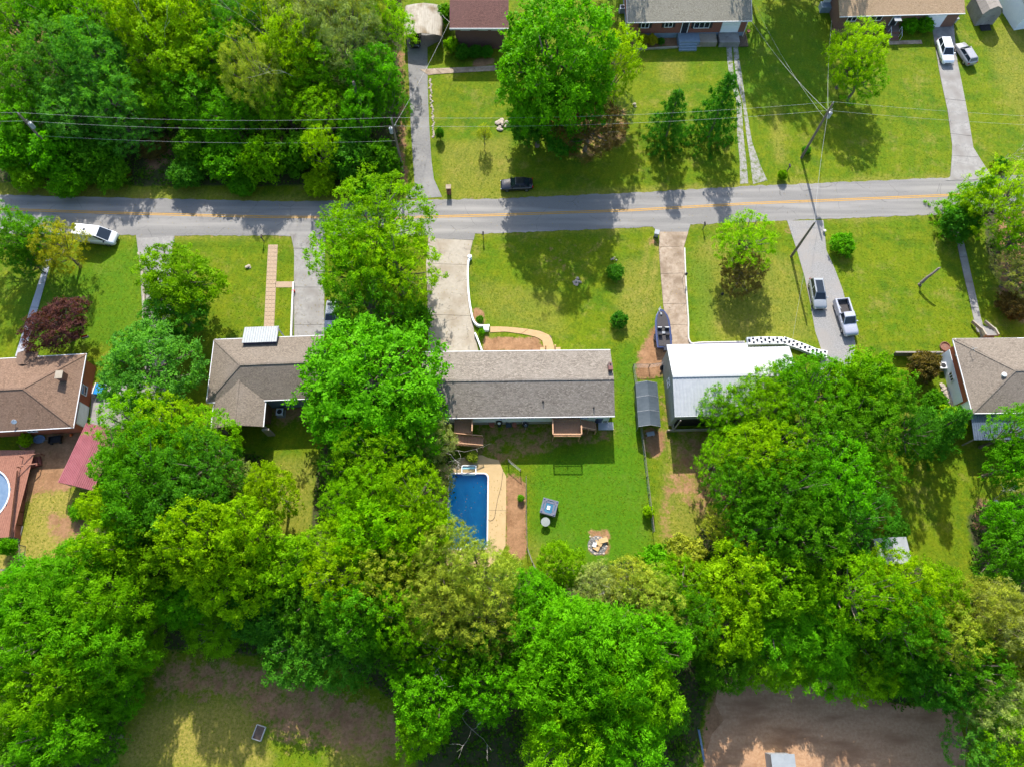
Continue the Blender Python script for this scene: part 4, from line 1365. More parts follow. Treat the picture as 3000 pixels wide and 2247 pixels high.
window(h6, w, d, 0.45, 'S', -w / 2 + 3.0, 2.55, 1.3, 1.0, 2, True)
window(h6, w, d, 0.45, 'S', -w / 2 + 6.7, 2.6, 1.3, 0.95, 2, True)
door(h6, w, d, 0.45, 'S', -w / 2 + 9.4, 1.02)
window(h6, w, d, 0.45, 'S', -w / 2 + 12.0, 2.45, 2.5, 1.15, 3, True)
garage_door(h6, w, d, 0.45, 'S', w / 2 - 2.9, 1.02, 2.7, 2.05, 'white_paint')
MB().box((w / 2 - 0.42, -d / 2 + 0.42, 1.7), (0.09, 0.09, 3.4)).build('downpipe', 'trim_white', h6)
MB().box((-w / 2 + 0.42, -d / 2 + 0.42, 1.7), (0.09, 0.09, 3.4)).build('downpipe', 'trim_white', h6)
y_ = -d / 2 + 0.45
MB().box((-w / 2 + 10.2, y_ - 0.95, 0.47), (3.4, 1.85, 0.94)).build('porch_floor', 'base_blue', h6)
for i in range(3):
    MB().box((-w / 2 + 10.0, y_ - 2.05 - 0.32 * i, 0.34 - 0.11 * i), (2.8, 0.31, 0.68 - 0.22 * i)).build('porch_step', 'base_blue', h6)
MB().box((-w / 2 + 13.3, y_ - 1.0, 0.42), (2.7, 1.9, 0.84)).build('terrace', 'concrete', h6)
MB().box((w / 2 - 2.9, y_ - 1.05, 0.45), (3.2, 2.05, 0.9)).build('garage_apron', 'concrete_grey', h6)
MB().box((w / 2 - 0.5, y_ - 0.6, 0.1), (1.5, 3.0, 0.2)).build('side_bed', 'mulch', h6)
# low kerb wall of the flower bed
a, b = G(1848, 149), G(2054, 137)
o = MB().beam((0, 0, 0.15), (b.x - a.x, b.y - a.y, 0.15), 0.2, 0.3).build('garden_kerb', 'concrete', loc=(a.x, a.y, 0))
tag(o, 'low pale concrete kerb edging the flower bed by the blue porch', 'kerb')
g = G(2190, 100)
o = MB().lathe((0, 0, 0), [(0.16, 0), (0.25, 0.4), (0.27, 0.42), (0.22, 0.4), (0.02, 0.36)], 12).build('flower_pot', 'terracotta', loc=(g.x, g.y, 0.2))
tag(o, 'terracotta pot by the white garage corner', 'pot')

# ------------------------------------------------------------------ orange-tan roofed brick house, top right
a, b = G(2460, 50, 2.9), G(2828, 40, 2.9)
ang = math.atan2(b.y - a.y, b.x - a.x)
w, d = (b - a).length, 9.0
ctr = (a + b) / 2 + Vector((-math.sin(ang), math.cos(ang), 0)) * d / 2
ctr.z = 0
h7 = tag(empty('orange_roof_house', ctr, ang), 'brown brick house with orange-tan roof above the white and silver cars', 'house')
ze, zr = 2.9, 4.4
rf = slab_roof('roof', gable_faces(w, d, ze, zr), 0.18, 'shingle_orange', h7)
gutters(rf, w, d, ze, 'NS')
ridge_cap(rf, [((-w / 2, 0, zr), (w / 2, 0, zr))], 'shingle_orange')
walls(h7, w, d, ze, zr, 0.4, 'brick_brown')
window(h7, w, d, 0.4, 'S', -w / 2 + 2.4, 2.1, 1.5, 0.95, 2)
window(h7, w, d, 0.4, 'S', -w / 2 + 6.3, 2.1, 1.9, 0.95, 2)
door(h7, w, d, 0.4, 'S', -w / 2 + 9.5, 0.65, hh=2.0)
garage_door(h7, w, d, 0.4, 'S', w / 2 - 4.0, 0.05, 3.0, 2.3)
y_ = -d / 2 + 0.4
MB().box((-w / 2 + 9.6, y_ - 0.7, 0.3), (2.2, 1.4, 0.6)).build('porch_floor', 'brick_brown', h7)
MB().box((-w / 2 + 9.3, y_ - 0.75, 2.6), (1.1, 1.2, 0.07)).build('porch_hood', 'metal_grey', h7)
for i in range(4):
    MB().box((-w / 2 + 9.6, y_ - 1.55 - 0.3 * i, 0.25 - 0.06 * i), (1.5, 0.29, 0.5 - 0.12 * i)).build('porch_step', 'brick_brown', h7)
for s_ in (-1, 1):
    hr = MB().tube([(-w / 2 + 9.6 + s_ * 0.85, y_ - 1.3, 1.5), (-w / 2 + 9.6 + s_ * 0.85, y_ - 2.7, 0.95)], 0.035, 6)
    for t in (0, 0.5, 1):
        hr.tube([(-w / 2 + 9.6 + s_ * 0.85, y_ - 1.3 - 1.4 * t, 1.5 - 0.55 * t), (-w / 2 + 9.6 + s_ * 0.85, y_ - 1.3 - 1.4 * t, 0)], 0.03, 6)
    hr.build('handrail', 'trim_white', h7)
MB().box((-w / 2 + 11.3, y_ - 3.1, 0.03), (5.4, 0.75, 0.08)).build('front_walk', 'concrete_brown', h7)
MB().box((-w / 2 + 3.6, y_ - 0.55, 0.2), (7.2, 1.1, 0.4)).build('flower_bed', 'brick_brown', h7)
# trash cart by its garage
def trash_cart(px, py, label, material, rz=0.0):
    g = G(px, py)
    t = tag(empty('trash_cart', (g.x, g.y, 0), rz), label, 'trash cart')
    r0 = [(-0.25, -0.27), (0.25, -0.27), (0.25, 0.27), (-0.25, 0.27)]
    MB().loft([[Vector((x, y, 0.06)) for x, y in r0], [Vector((x * 1.25, y * 1.25, 0.95)) for x, y in r0]]).build('bin', material, t)
    MB().box((0, -0.02, 1.0), (0.66, 0.74, 0.08)).box((0, 0.36, 1.0), (0.5, 0.06, 0.05)).build('lid', material, t)
    for s_ in (-1, 1):
        MB().tube([(s_ * 0.24, 0.3, 0.12), (s_ * 0.3, 0.3, 0.12)], 0.12, 10).build('wheel', 'tyre', t)
    return t
trash_cart(2792, 68, 'grey trash cart beside the garage of the orange-tan roofed house', 'plastic_grey', 0.3)
trash_cart(2775, 62, 'dark trash cart against the garage wall, by the grey cart', 'black', 0.1)
# porch lattice / stoop left of it
a = G(2416, 30)
o = tag(empty('back_stoop', (a.x, a.y, 0)), 'small pale blue stoop at the shaded end of the orange-tan roofed house', 'stoop')
MB().box((0, 0, 0.5), (1.9, 1.4, 1.0)).build('landing', 'base_blue', o)
MB().box((0, 0.5, 1.5), (1.2, 0.1, 1.0)).build('gate', 'trim_white', o)

# ------------------------------------------------------------------ dark red roofed brick house, top left of the big tree
a, b = G(1317, 84, 4.6), G(1490, 84, 4.6)
w, d = (b - a).length, 8.5
ctr = (a + b) / 2 + Vector((0, d / 2, 0))
ctr.z = 0
h8 = tag(empty('red_roof_house', ctr), 'brick house with dark red roof and white fascia half hidden by the big tree', 'house')
ze, zr = 4.6, 6.0
rf = slab_roof('roof', gable_faces(w, d, ze, zr), 0.18, 'shingle_red', h8)
MB().box((0, -d / 2 - 0.05, ze - 0.1), (w, 0.08, 0.3)).build('fascia', 'trim_white', rf)
walls(h8, w, d, ze, zr, 0.75, 'brick_dark')
for t, n_ in ((-2.2, 1), (0.6, 1), (2.6, 1)):
    window(h8, w, d, 0.75, 'S', t, 3.95, 1.5, 0.7, n_)
MB().box((-0.8, -d / 2 + 0.72, 3.9), (1.2, 0.05, 0.6)).build('panel', 'concrete_grey', h8)

# ------------------------------------------------------------------ barrel carport, top left
x0, x1, y0, y1 = -17.2, -11.05, 90.8, 97.2
cp = tag(empty('carport', ((x0 + x1) / 2, (y0 + y1) / 2, 0)), 'arched cream metal carport streaked with dark stains', 'carport')
hw, hy = (x1 - x0) / 2, (y1 - y0) / 2
prof = [(-hw, 1.75), (-hw, 2.05), (-hw + 0.08, 2.32), (-hw + 0.28, 2.5), (-1.5, 2.78), (0, 2.95), (1.5, 2.78), (hw - 0.28, 2.5), (hw - 0.08, 2.32), (hw, 2.05), (hw, 1.75)]
rib = []
for i in range(len(prof) - 1):
    n = max(1, int(math.dist(prof[i], prof[i + 1]) / 0.22))
    for k in range(n):
        t = k / n
        x_, z_ = lerp(prof[i][0], prof[i + 1][0], t), lerp(prof[i][1], prof[i + 1][1], t)
        rib += [(x_, z_), (x_ + 0.02, z_ + 0.03)] if 2 < i < 8 else [(x_, z_)]
rib.append(prof[-1])
n = len(rib)
mb = MB()
mb.add([(x_, -hy, z_) for x_, z_ in rib] + [(x_, hy, z_) for x_, z_ in rib], [(i, i + 1, n + i + 1, n + i) for i in range(n - 1)])
mb.add([(x_ * 0.99, -hy, z_ - 0.05) for x_, z_ in rib] + [(x_ * 0.99, hy, z_ - 0.05) for x_, z_ in rib], [(i + 1, i, n + i, n + i + 1) for i in range(n - 1)])
mb.build('roof', 'metal_cream', cp)
for s_ in (-1, 1):
    for t in (-1, -0.33, 0.33, 1):
        MB().box((s_ * (hw - 0.08), t * (hy - 0.1), 1.1), (0.07, 0.07, 2.2)).build('post', 'galv', cp)

# ------------------------------------------------------------------ red metal carport on the left
p, q = G(167, 1411, 2.7), G(250, 1237, 2.7)
ax = (q - p)
rz = math.atan2(ax.y, ax.x) - math.pi / 2
Lc, Wc = ax.length, 4.6
mid = (p + q) / 2 + Vector((math.cos(rz), math.sin(rz), 0)) * Wc / 2
rc = tag(empty('red_carport', (mid.x, mid.y, 0), rz), 'red ribbed metal carport half covered by trees behind the brown-roofed house', 'carport')
def ribs_y(mb, xa, za, xb, zb, y0, y1, pitch=0.24, h=0.035):
    n = max(1, round(abs(xb - xa) / pitch))
    pr_ = []
    for i in range(n):
        t = i / n
        for e, hh in ((0, 0), (0.62, 0), (0.74, h), (0.9, h)):
            pr_.append((lerp(xa, xb, t + e / n), lerp(za, zb, t + e / n) + hh))
    pr_.append((xb, zb))
    m_ = len(pr_)
    mb.add([(x, y0, z) for x, z in pr_] + [(x, y1, z) for x, z in pr_], [(i, i + 1, m_ + i + 1, m_ + i) for i in range(m_ - 1)])
mb = MB()
ribs_y(mb, -Wc / 2, 2.55, 0, 3.05, -Lc / 2, Lc / 2)
ribs_y(mb, 0, 3.05, Wc / 2, 2.55, -Lc / 2, Lc / 2)
ribs_y(mb, -Wc / 2 - 0.01, 1.9, -Wc / 2, 2.55, -Lc / 2, Lc / 2)
rf = mb.build('roof', 'metal_red', rc)
MB().add([(-Wc / 2, -Lc / 2 + 0.03, 1.5), (Wc / 2, -Lc / 2 + 0.03, 1.5), (Wc / 2, -Lc / 2 + 0.03, 2.5), (0, -Lc / 2 + 0.03, 3.0), (-Wc / 2, -Lc / 2 + 0.03, 2.5)], [(0, 1, 2, 3, 4)]).build('end_panel', 'metal_red', rc)
for s_ in (-1, 1):
    for t in (-0.97, -0.33, 0.33, 0.97):
        MB().box((s_ * (Wc / 2 - 0.06), t * Lc / 2, 1.25), (0.07, 0.07, 2.5)).build('post', 'galv', rc)

# ------------------------------------------------------------------ grey cloth canopy shed
x0, x1, y0, y1 = 15.72, 18.45, 26.65, 32.45
cs = tag(empty('canopy_shelter', ((x0 + x1) / 2, (y0 + y1) / 2, 0)), 'dark grey gabled canopy shelter beside the wire fence', 'shelter')
hw, hy = (x1 - x0) / 2, (y1 - y0) / 2
for k in range(3):
    ya, yb = -hy + 2 * hy * k / 3 + 0.015, -hy + 2 * hy * (k + 1) / 3 - 0.015
    sag = 0.05
    vs, fs = [], []
    for j in range(5):
        y_ = lerp(ya, yb, j / 4)
        dz = -sag * math.sin(math.pi * j / 4)
        vs += [(-hw, y_, 2.1), (-hw / 2, y_, 2.45 + dz), (0, y_, 2.75 + dz * 0.6), (hw / 2, y_, 2.45 + dz), (hw, y_, 2.1)]
    for j in range(4):
        for i in range(4):
            fs.append((5 * j + i, 5 * j + i + 1, 5 * j + i + 6, 5 * j + i + 5))
    MB().add(vs, fs).build('canopy_panel', 'canopy_cloth', cs)
for k in range(4):
    y_ = -hy + 2 * hy * k / 3
    MB().tube([(-hw, y_, 0), (-hw, y_, 2.1), (0, y_, 2.76), (hw, y_, 2.1), (hw, y_, 0)], 0.03, 6).build('frame_hoop', 'galv', cs)
for s_ in (-1, 1):
    MB().box((s_ * hw, 0, 1.5), (0.03, 2 * hy - 0.1, 1.2)).build('side_curtain', 'canopy_cloth', cs)
g = G(1903, 1275)
tb_ = tag(empty('work_table', (g.x, g.y, 0), 0.2), 'small pale table in the shade below the grey canopy shelter', 'table')
MB().box((0, 0, 0.74), (1.0, 0.55, 0.05)).build('tabletop', 'plastic_grey', tb_)
for sx in (-1, 1):
    for sy in (-1, 1):
        MB().box((sx * 0.45, sy * 0.22, 0.36), (0.05, 0.05, 0.72)).build('leg', 'galv', tb_)

# ------------------------------------------------------------------ sheds
def shed(name, label, cx, cy, w, d, ze, zr, rz, roof_mat, wall_mat, gambrel=False):
    t = tag(empty(name, (cx, cy, 0), rz), label, 'shed')
    hw = w / 2
    if gambrel:
        pr_ = [(-hw, ze), (-hw * 0.62, zr - 0.5), (0, zr), (hw * 0.62, zr - 0.5), (hw, ze)]
    else:
        pr_ = [(-hw, ze), (0, zr), (hw, ze)]
    for i in range(len(pr_) - 1):
        (xa, za), (xb, zb) = pr_[i], pr_[i + 1]
        mb = MB()
        n = max(1, int(d / 1.0)) if gambrel else 1
        for k in range(n):
            ya, yb = -d / 2 + d * k / n + (0.012 if n > 1 else 0), -d / 2 + d * (k + 1) / n - (0.012 if n > 1 else 0)
            mb.add([(xa, ya, za), (xb, ya, zb), (xb, yb, zb), (xa, yb, za), (xa, ya, za - 0.06), (xb, ya, zb - 0.06), (xb, yb, zb - 0.06), (xa, yb, za - 0.06)],
                   [(0, 1, 2, 3), (7, 6, 5, 4), (0, 4, 5, 1), (2, 6, 7, 3), (0, 3, 7, 4), (1, 5, 6, 2)])
        mb.build('roof_panel', roof_mat, t)
    ins = 0.12
    mb = MB()
    prof_ = [(x * (hw - ins) / hw, z - 0.08) for x, z in pr_]
    ring = [(-hw + ins, -0.05)] + prof_ + [(hw - ins, -0.05)]
    mb.loft([[Vector((x, y, z)) for x, z in ring] for y in (d / 2 - ins, -d / 2 + ins)])
    mb.build('wall', wall_mat, t)
    MB().box((0, -d / 2 + ins - 0.02, 0.95), (min(1.3, w * 0.5), 0.04, 1.8)).build('door', wall_mat, t)
    MB().box((0.2, -d / 2 + ins - 0.06, 0.95), (0.03, 0.05, 0.15)).build('handle', 'black', t)
    return t
a, b = G(2850, 77), G(2897, 70)
t = shed('barn_shed', 'weathered grey barn-style shed with gambrel roof and dark ramp', (a.x + b.x) / 2 + 0.2, a.y + 2.2, 3.3, 4.4, 2.3, 3.7, 0.1, 'grey_wood', 'concrete_grey', True)
MB().box((0, -2.75, 0.12), (1.7, 1.1, 0.06), rx=0.12).build('ramp', 'black', t)
shed('garden_shed', 'small pale-roofed shed on the bare dirt lot', 28.45, -11.0, 2.5, 3.0, 2.3, 2.42, 0.0, 'metal_awning', 'plastic_grey')
p = G(2617, 1612, 2.4)
shed('metal_shed', 'grey metal-roofed shed tucked among trees beside the right-hand lawn', p.x, p.y, 3.9, 3.0, 2.3, 2.6, math.radians(3), 'metal_grey', 'plastic_grey')
# pale building just showing in the top right corner
a = G(2984, 20, 3.5)
t = tag(empty('pale_building', (a.x + 5.5, a.y + 4, 0), math.radians(12)), 'pale metal-roofed building cut off by the top-right corner', 'building')
slab_roof('roof', gable_faces(11, 9, 3.5, 4.6), 0.15, 'metal_awning', t)
walls(t, 11, 9, 3.5, 4.6, 0.3, 'white_wall')

# ------------------------------------------------------------------ round above-ground pool with red deck, left edge
zc = 1.3
pc_ = G(-60, 1455, zc)
R = 3.5
rp = tag(empty('round_pool', (pc_.x, pc_.y, 0)), 'round above-ground pool with grey-blue water set in a red deck', 'swimming pool')
MB().lathe((0, 0, 0), [(R + 0.02, 0), (R + 0.02, 1.25), (R + 0.1, 1.27), (R + 0.1, 1.33), (R - 0.06, 1.33), (R - 0.06, 0.2), (0.02, 0.2)], 40).build('pool_wall', 'trim_white', rp)
MB().poly([((R - 0.065) * math.cos(6.28319 * k / 40), (R - 0.065) * math.sin(6.28319 * k / 40), 1.12) for k in range(40)]).build('water_surface', 'tarp_blue', rp)
dk = tag(empty('red_deck', (pc_.x + 4.5, pc_.y, 0)), 'red-stained plank deck with bench seats round the above-ground pool', 'deck')
o0 = Vector(dk.location)
tr_, br_ = G(58, 1372, zc), G(34, 1574, zc)
ytop, ybot = G(0, 1318, zc).y, br_.y
xr = lambda y: lerp(br_.x, tr_.x, (y - br_.y) / (tr_.y - br_.y))
x_ = pc_.x - 1.0
while x_ < max(tr_.x, br_.x):
    dx = x_ + 0.12 - pc_.x
    spans = [(ybot, ytop)]
    if abs(dx) < R + 0.12:
        hgt = math.sqrt((R + 0.12) ** 2 - dx * dx)
        spans = [(ybot, pc_.y - hgt), (pc_.y + hgt, ytop)]
    for ya, yb in spans:
        if yb - ya < 0.2:
            continue
        if x_ + 0.24 > xr(yb) or x_ + 0.24 > xr(ya):
            # boards end at the slanting edge
            if x_ > min(xr(ya), xr(yb)):
                t_ = (x_ - br_.x) / (tr_.x - br_.x + 1e-6)
                ya = max(ya, lerp(br_.y, tr_.y, max(0, min(1, t_)))) if tr_.x > br_.x else ya
                if yb - ya < 0.3:
                    continue
        MB().box((x_ + 0.12 - o0.x, (ya + yb) / 2 - o0.y, zc - 0.02), (0.225, yb - ya, 0.05)).build('board', 'deck_red' if (ya + yb) / 2 < pc_.y + 2.5 else 'deck_red', dk)
    x_ += 0.24
nb = 5
for k in range(nb):
    ya, yb = lerp(br_.y, tr_.y - 0.4, k / nb) + 0.04, lerp(br_.y, tr_.y - 0.4, (k + 1) / nb) - 0.04
    ym = (ya + yb) / 2
    s_ = MB()
    for j in range(7):
        yy = lerp(ya, yb, (j + 0.5) / 7)
        s_.box((xr(yy) - 0.05 - o0.x, yy - o0.y, zc + 0.45), (0.5, (yb - ya) / 7 - 0.02, 0.05))
    s_.build('bench_seat', 'deck_red', dk)
    MB().beam((xr(ya) + 0.22 - o0.x, ya - o0.y, zc + 0.75), (xr(yb) + 0.22 - o0.x, yb - o0.y, zc + 0.75), 0.06, 0.25).build('bench_back', 'deck_red', dk)
    MB().beam((xr(ya) + 0.25 - o0.x, ya - o0.y, 0.62), (xr(yb) + 0.25 - o0.x, yb - o0.y, 0.62), 0.05, 1.22).build('skirt_panel', 'deck_red_dark', dk)
for k in range(5):
    MB().box((tr_.x + 0.25 + 0.3 * k - o0.x, tr_.y + 0.75 + 0.12 * k - o0.y, (1.2 - 0.22 * k) / 2), (0.32, 1.2, 1.2 - 0.22 * k), rz=0.35).build('stair_tread', 'deck_red_dark', dk)
for s_ in (-1, 1):
    MB().beam((tr_.x + 0.1 - o0.x, tr_.y + 0.7 + s_ * 0.65 - o0.y, zc + 0.9), (tr_.x + 1.75 - o0.x, tr_.y + 1.35 + s_ * 0.65 - o0.y, 1.0), 0.12, 0.06).build('handrail', 'deck_red', dk)
    for t in (0, 1):
        MB().box((lerp(tr_.x + 0.1, tr_.x + 1.75, t) - o0.x, lerp(tr_.y + 0.7, tr_.y + 1.35, t) + s_ * 0.65 - o0.y, lerp(zc + 0.9, 1.0, t) / 2), (0.1, 0.1, lerp(zc + 0.9, 1.0, t))).build('rail_post', 'deck_red', dk)
g = G(50, 1548)
o = MB().box((0, 0, 0.1), (1.3, 2.0, 0.2)).build('patio_slab', 'concrete_grey', loc=(g.x + 0.1, g.y - 0.7, 0))
tag(o, 'grey concrete slab at the foot of the red pool deck', 'slab')

# ------------------------------------------------------------------ vehicles
def ring_sec(x, zb, zt, hw):
    return [Vector((x, y, z)) for y, z in ((-hw * 0.82, zb), (-hw * 0.97, zb + 0.12), (-hw, zb + (zt - zb) * 0.55), (-hw * 0.955, zt - 0.06), (-hw * 0.80, zt), (0, zt + 0.025),
                                           (hw * 0.80, zt), (hw * 0.955, zt - 0.06), (hw, zb + (zt - zb) * 0.55), (hw * 0.97, zb + 0.12), (hw * 0.82, zb))]

def quad_on(mb, pts, k=0.88, off=0.014, kx=None):
    c = sum(pts, Vector()) / 4
    n = (pts[1] - pts[0]).cross(pts[3] - pts[0]).normalized()
    if n.dot(c - Vector((c.x * 0.7, 0, 0.8))) < 0:
        n = -n
    q = [c + (p - c) * k + n * off for p in pts]
    if (q[1] - q[0]).cross(q[3] - q[0]).dot(n) < 0:
        q = q[::-1]
    b = [p - n * off * 1.3 for p in q]
    return mb.add(q + b, [(0, 1, 2, 3), (0, 4, 5, 1), (1, 5, 6, 2), (2, 6, 7, 3), (3, 7, 4, 0)])

def wheels(t, xs, hw, r, z=None):
    for x in xs:
        for s_ in (-1, 1):
            wl = MB().tube([(x, s_ * (hw - 0.24), r), (x, s_ * (hw - 0.02), r)], r, 16).build('wheel', 'tyre', t)
            MB().tube([(x, s_ * (hw - 0.05), r), (x, s_ * (hw + 0.0), r)], r * 0.62, 12).build('rim', 'rim', wl)

def cabin(t, paint, lo, up, z0, z1, w0, w1, glass_roof=False, split=True):
    """lo=(rear,front) at the belt, up=(rear,front) at the roof"""
    L4 = [Vector((lo[0], -w0, z0)), Vector((lo[1], -w0, z0)), Vector((lo[1], w0, z0)), Vector((lo[0], w0, z0))]
    U4 = [Vector((up[0], -w1, z1)), Vector((up[1], -w1, z1)), Vector((up[1], w1, z1)), Vector((up[0], w1, z1))]
    M4 = [l.lerp(u, 0.93) + Vector((0, 0, 0.0)) for l, u in zip(L4, U4)]
    top = [u + (Vector(((up[0] + up[1]) / 2, 0, z1)) - u) * 0.12 + Vector((0, 0, 0.045)) for u in U4]
    cb = MB().loft([L4, M4, U4, top]).build('cabin', paint, t)
    quad_on(MB(), [L4[1], L4[2], U4[2], U4[1]], 0.9).build('windshield', 'glass', t)
    quad_on(MB(), [L4[3], L4[0], U4[0], U4[3]], 0.84 if split != 'front' else 0.5).build('rear_window', 'glass', t)
    for a, b, c, d_ in ((L4[0], L4[1], U4[1], U4[0]), (L4[2], L4[3], U4[3], U4[2])):
        if split == 'front':
            m0, m1 = a.lerp(b, 0.80 if (b - a).x > 0 else 0.2), d_.lerp(c, 0.80 if (b - a).x > 0 else 0.2)
            quad_on(MB(), [m0, b, c, m1] if (b - a).x > 0 else [a, m0, m1, d_], 0.8).build('side_window', 'glass', t)
        elif split:
            m0, m1 = a.lerp(b, 0.5), d_.lerp(c, 0.5)
            quad_on(MB(), [a, m0, m1, d_], 0.86).build('side_window', 'glass', t)
            quad_on(MB(), [m0, b, c, m1], 0.86).build('side_window', 'glass', t)
        else:
            quad_on(MB(), [a, b, c, d_], 0.84).build('side_window', 'glass', t)
    if glass_roof:
        xm, xl = (up[0] + up[1]) / 2, (up[1] - up[0])
        MB().box((xm + 0.16, 0, z1 + 0.05), (xl * 0.84, w1 * 1.5, 0.02)).build('glass_roof', 'glass', t)
    return cb

def car(name, label, cat, kind, paint, px, py, heading, L=4.6, W=1.8, H=1.45, zref=0.6, glass_roof=False, group=None):
    g = G(px, py, zref)
    t = tag(empty(name, (g.x, g.y, 0), heading), label, cat, group)
    hw = W / 2
    if kind == 'sedan':
        st = [(0.5, 0.32, 0.56, 0.80), (0.485, 0.25, 0.68, 0.90), (0.44, 0.22, 0.76, 0.965), (0.2, 0.2, 0.90, 1.0), (0.0, 0.2, 0.92, 1.0), (-0.28, 0.2, 0.95, 1.0), (-0.43, 0.24, 0.96, 0.96), (-0.485, 0.3, 0.88, 0.90), (-0.5, 0.38, 0.68, 0.82)]
        cab = ((-0.40, 0.20), (-0.22, 0.045), 0.90, H)
    elif kind == 'suv':
        st = [(0.5, 0.38, 0.66, 0.82), (0.485, 0.3, 0.82, 0.91), (0.43, 0.27, 0.95, 0.97), (0.22, 0.25, 1.05, 1.0), (0.0, 0.25, 1.06, 1.0), (-0.3, 0.25, 1.08, 1.0), (-0.45, 0.28, 1.08, 0.97), (-0.49, 0.35, 0.98, 0.91), (-0.5, 0.42, 0.72, 0.84)]
        cab = ((-0.475, 0.24), (-0.41, 0.06), 1.04, H)
    elif kind == 'van':
        st = [(0.5, 0.38, 0.75, 0.80), (0.485, 0.3, 0.98, 0.92), (0.42, 0.27, 1.2, 0.985), (0.33, 0.25, 1.32, 1.0), (0.2, 0.25, 1.32, 1.0), (-0.3, 0.25, 1.32, 1.0), (-0.49, 0.3, 1.32, 0.99), (-0.5, 0.4, 1.2, 0.97)]
        cab = ((-0.498, 0.40), (-0.485, 0.16), 1.28, H)
    else:
        st = [(0.5, 0.45, 0.72, 0.84), (0.485, 0.38, 0.92, 0.92), (0.42, 0.34, 1.06, 0.98), (0.2, 0.32, 1.12, 1.0), (0.05, 0.32, 1.12, 1.0), (-0.085, 0.32, 1.12, 1.0), (-0.09, 0.32, 1.1, 0.995)]
        cab = ((-0.085, 0.215), (-0.065, 0.075), 1.10, H)
    MB().loft([ring_sec(x * L, zb, zt, k * hw) for x, zb, zt, k in st]).build('body', paint, t, True)
    lo, up, z0, z1 = cab
    cabin(t, paint, (lo[0] * L, lo[1] * L), (up[0] * L, up[1] * L), z0, z1, hw * 0.90, hw * (0.84 if kind == 'van' else 0.70 if kind != 'pickup' else 0.74), glass_roof, 'front' if kind == 'van' else kind in ('sedan', 'suv'))
    if kind == 'pickup':
        xa, xb = -0.5 * L, -0.092 * L
        bed = MB()
        for s_ in (-1, 1):
            bed.box(((xa + xb) / 2, s_ * (hw * 0.94), 0.76), (xb - xa, 0.13, 0.84))
            bed.box(((xa + xb) / 2, s_ * (hw * 0.94 - 0.06), 1.19), (xb - xa, 0.2, 0.05))
        bed.box((xa + 0.05, 0, 0.76), (0.1, hw * 1.88 - 0.14, 0.82))
        bed.box((xb - 0.03, 0, 0.76), (0.05, hw * 1.88 - 0.14, 0.8))
        bed.build('bed', paint, t)
        MB().box(((xa + xb) / 2, 0, 0.62), (xb - xa - 0.16, hw * 1.76, 0.08)).build('bed_liner', 'carpet', t)
        MB().box(((xa + xb) / 2 - 0.2, -hw * 0.5, 0.72), (0.9, 0.12, 0.1), rz=0.3).build('bed_bar', 'galv', t)
        MB().box((xa - 0.06, 0, 0.5), (0.14, W * 0.9, 0.18)).build('rear_bumper', 'rim', t)
    r = 0.32 if kind == 'sedan' else 0.37
    wheels(t, (0.31 * L, -0.295 * L), hw, r)
    zf = st[1][2] - 0.1
    for s_ in (-1, 1):
        MB().box((0.472 * L, s_ * hw * 0.66, zf), (0.16, 0.34, 0.14), rz=-s_ * 0.35).build('headlight', 'lamp_clear', t)
        zz = 0.85 if kind != 'van' else 1.05
        MB().box((-0.487 * L, s_ * hw * 0.78, zz), (0.1, 0.28, 0.2)).build('tail_light', 'lamp_red', t)
        MB().box((lo[1] * L * 0.72, s_ * (hw + 0.08), z0 + 0.06), (0.14, 0.2, 0.13)).build('mirror', paint if kind != 'van' else 'black', t)
    MB().box((0.497 * L, 0, st[1][1] + 0.2), (0.06, W * 0.5, 0.16)).build('grille', 'black', t)
    if kind == 'van':
        MB().box((-0.18 * L, 0, H + 0.05), (0.3, 0.3, 0.06)).build('roof_vent', 'black', t)
        for k_ in (-0.36, -0.05, 0.1):
            MB().box((k_ * L, 0, H + 0.047), (0.04, W * 0.7, 0.015)).build('roof_seam', 'trim_white', t)
        MB().box((0.48 * L, 0, 0.55), (0.14, W * 0.86, 0.35)).build('bumper', 'black', t)
    return t

S_, Nn, Ee, Ww = -math.pi / 2, math.pi / 2, 0.0, math.pi
car('delivery_van', 'white panel van parked at the road edge under a leafy tree', 'van', 'van', 'paint_white', 281, 690, math.radians(-7), 5.5, 2.0, 2.35, 1.1)
car('parked_car', 'black sedan parked on the grass beside the road', 'car', 'sedan', 'paint_black', 1514, 541, math.radians(182), 4.7, 1.85, 1.42)
car('parked_car', 'bright white SUV at the top of the concrete drive', 'car', 'suv', 'paint_white', 2772, 148, math.radians(-90), 4.7, 1.9, 1.72, 0.9)
car('parked_car', 'silver car parked on the lawn beside the white SUV', 'car', 'suv', 'paint_grey', 2830, 158, math.radians(104), 4.4, 1.8, 1.52, 0.7)
car('parked_car', 'silver crossover with dark glass roof on the gravel drive', 'car', 'suv', 'paint_pale', 2397, 860, math.radians(-90), 4.6, 1.85, 1.62, 0.8, True)
car('pickup_truck', 'silver pickup truck with open bed on the gravel drive', 'truck', 'pickup', 'paint_lilac', 2480, 930, math.radians(-84), 5.4, 1.95, 1.78, 0.8)
car('parked_car', 'black car nose-out under the cream carport', 'car', 'sedan', 'paint_black', 1216, 106, math.radians(-90), 4.5, 1.8, 1.45, 0.6)
car('parked_car', 'pale blue car mostly hidden by trees on the shaded drive', 'car', 'sedan', 'paint_pale', 972, 925, math.radians(-90), 4.6, 1.8, 1.45, 0.6)
car('parked_car', 'dark blue car glimpsed between trees by the brick house garage', 'car', 'sedan', 'paint_blue', 412, 1215, math.radians(-80), 4.5, 1.8, 1.45, 0.6)

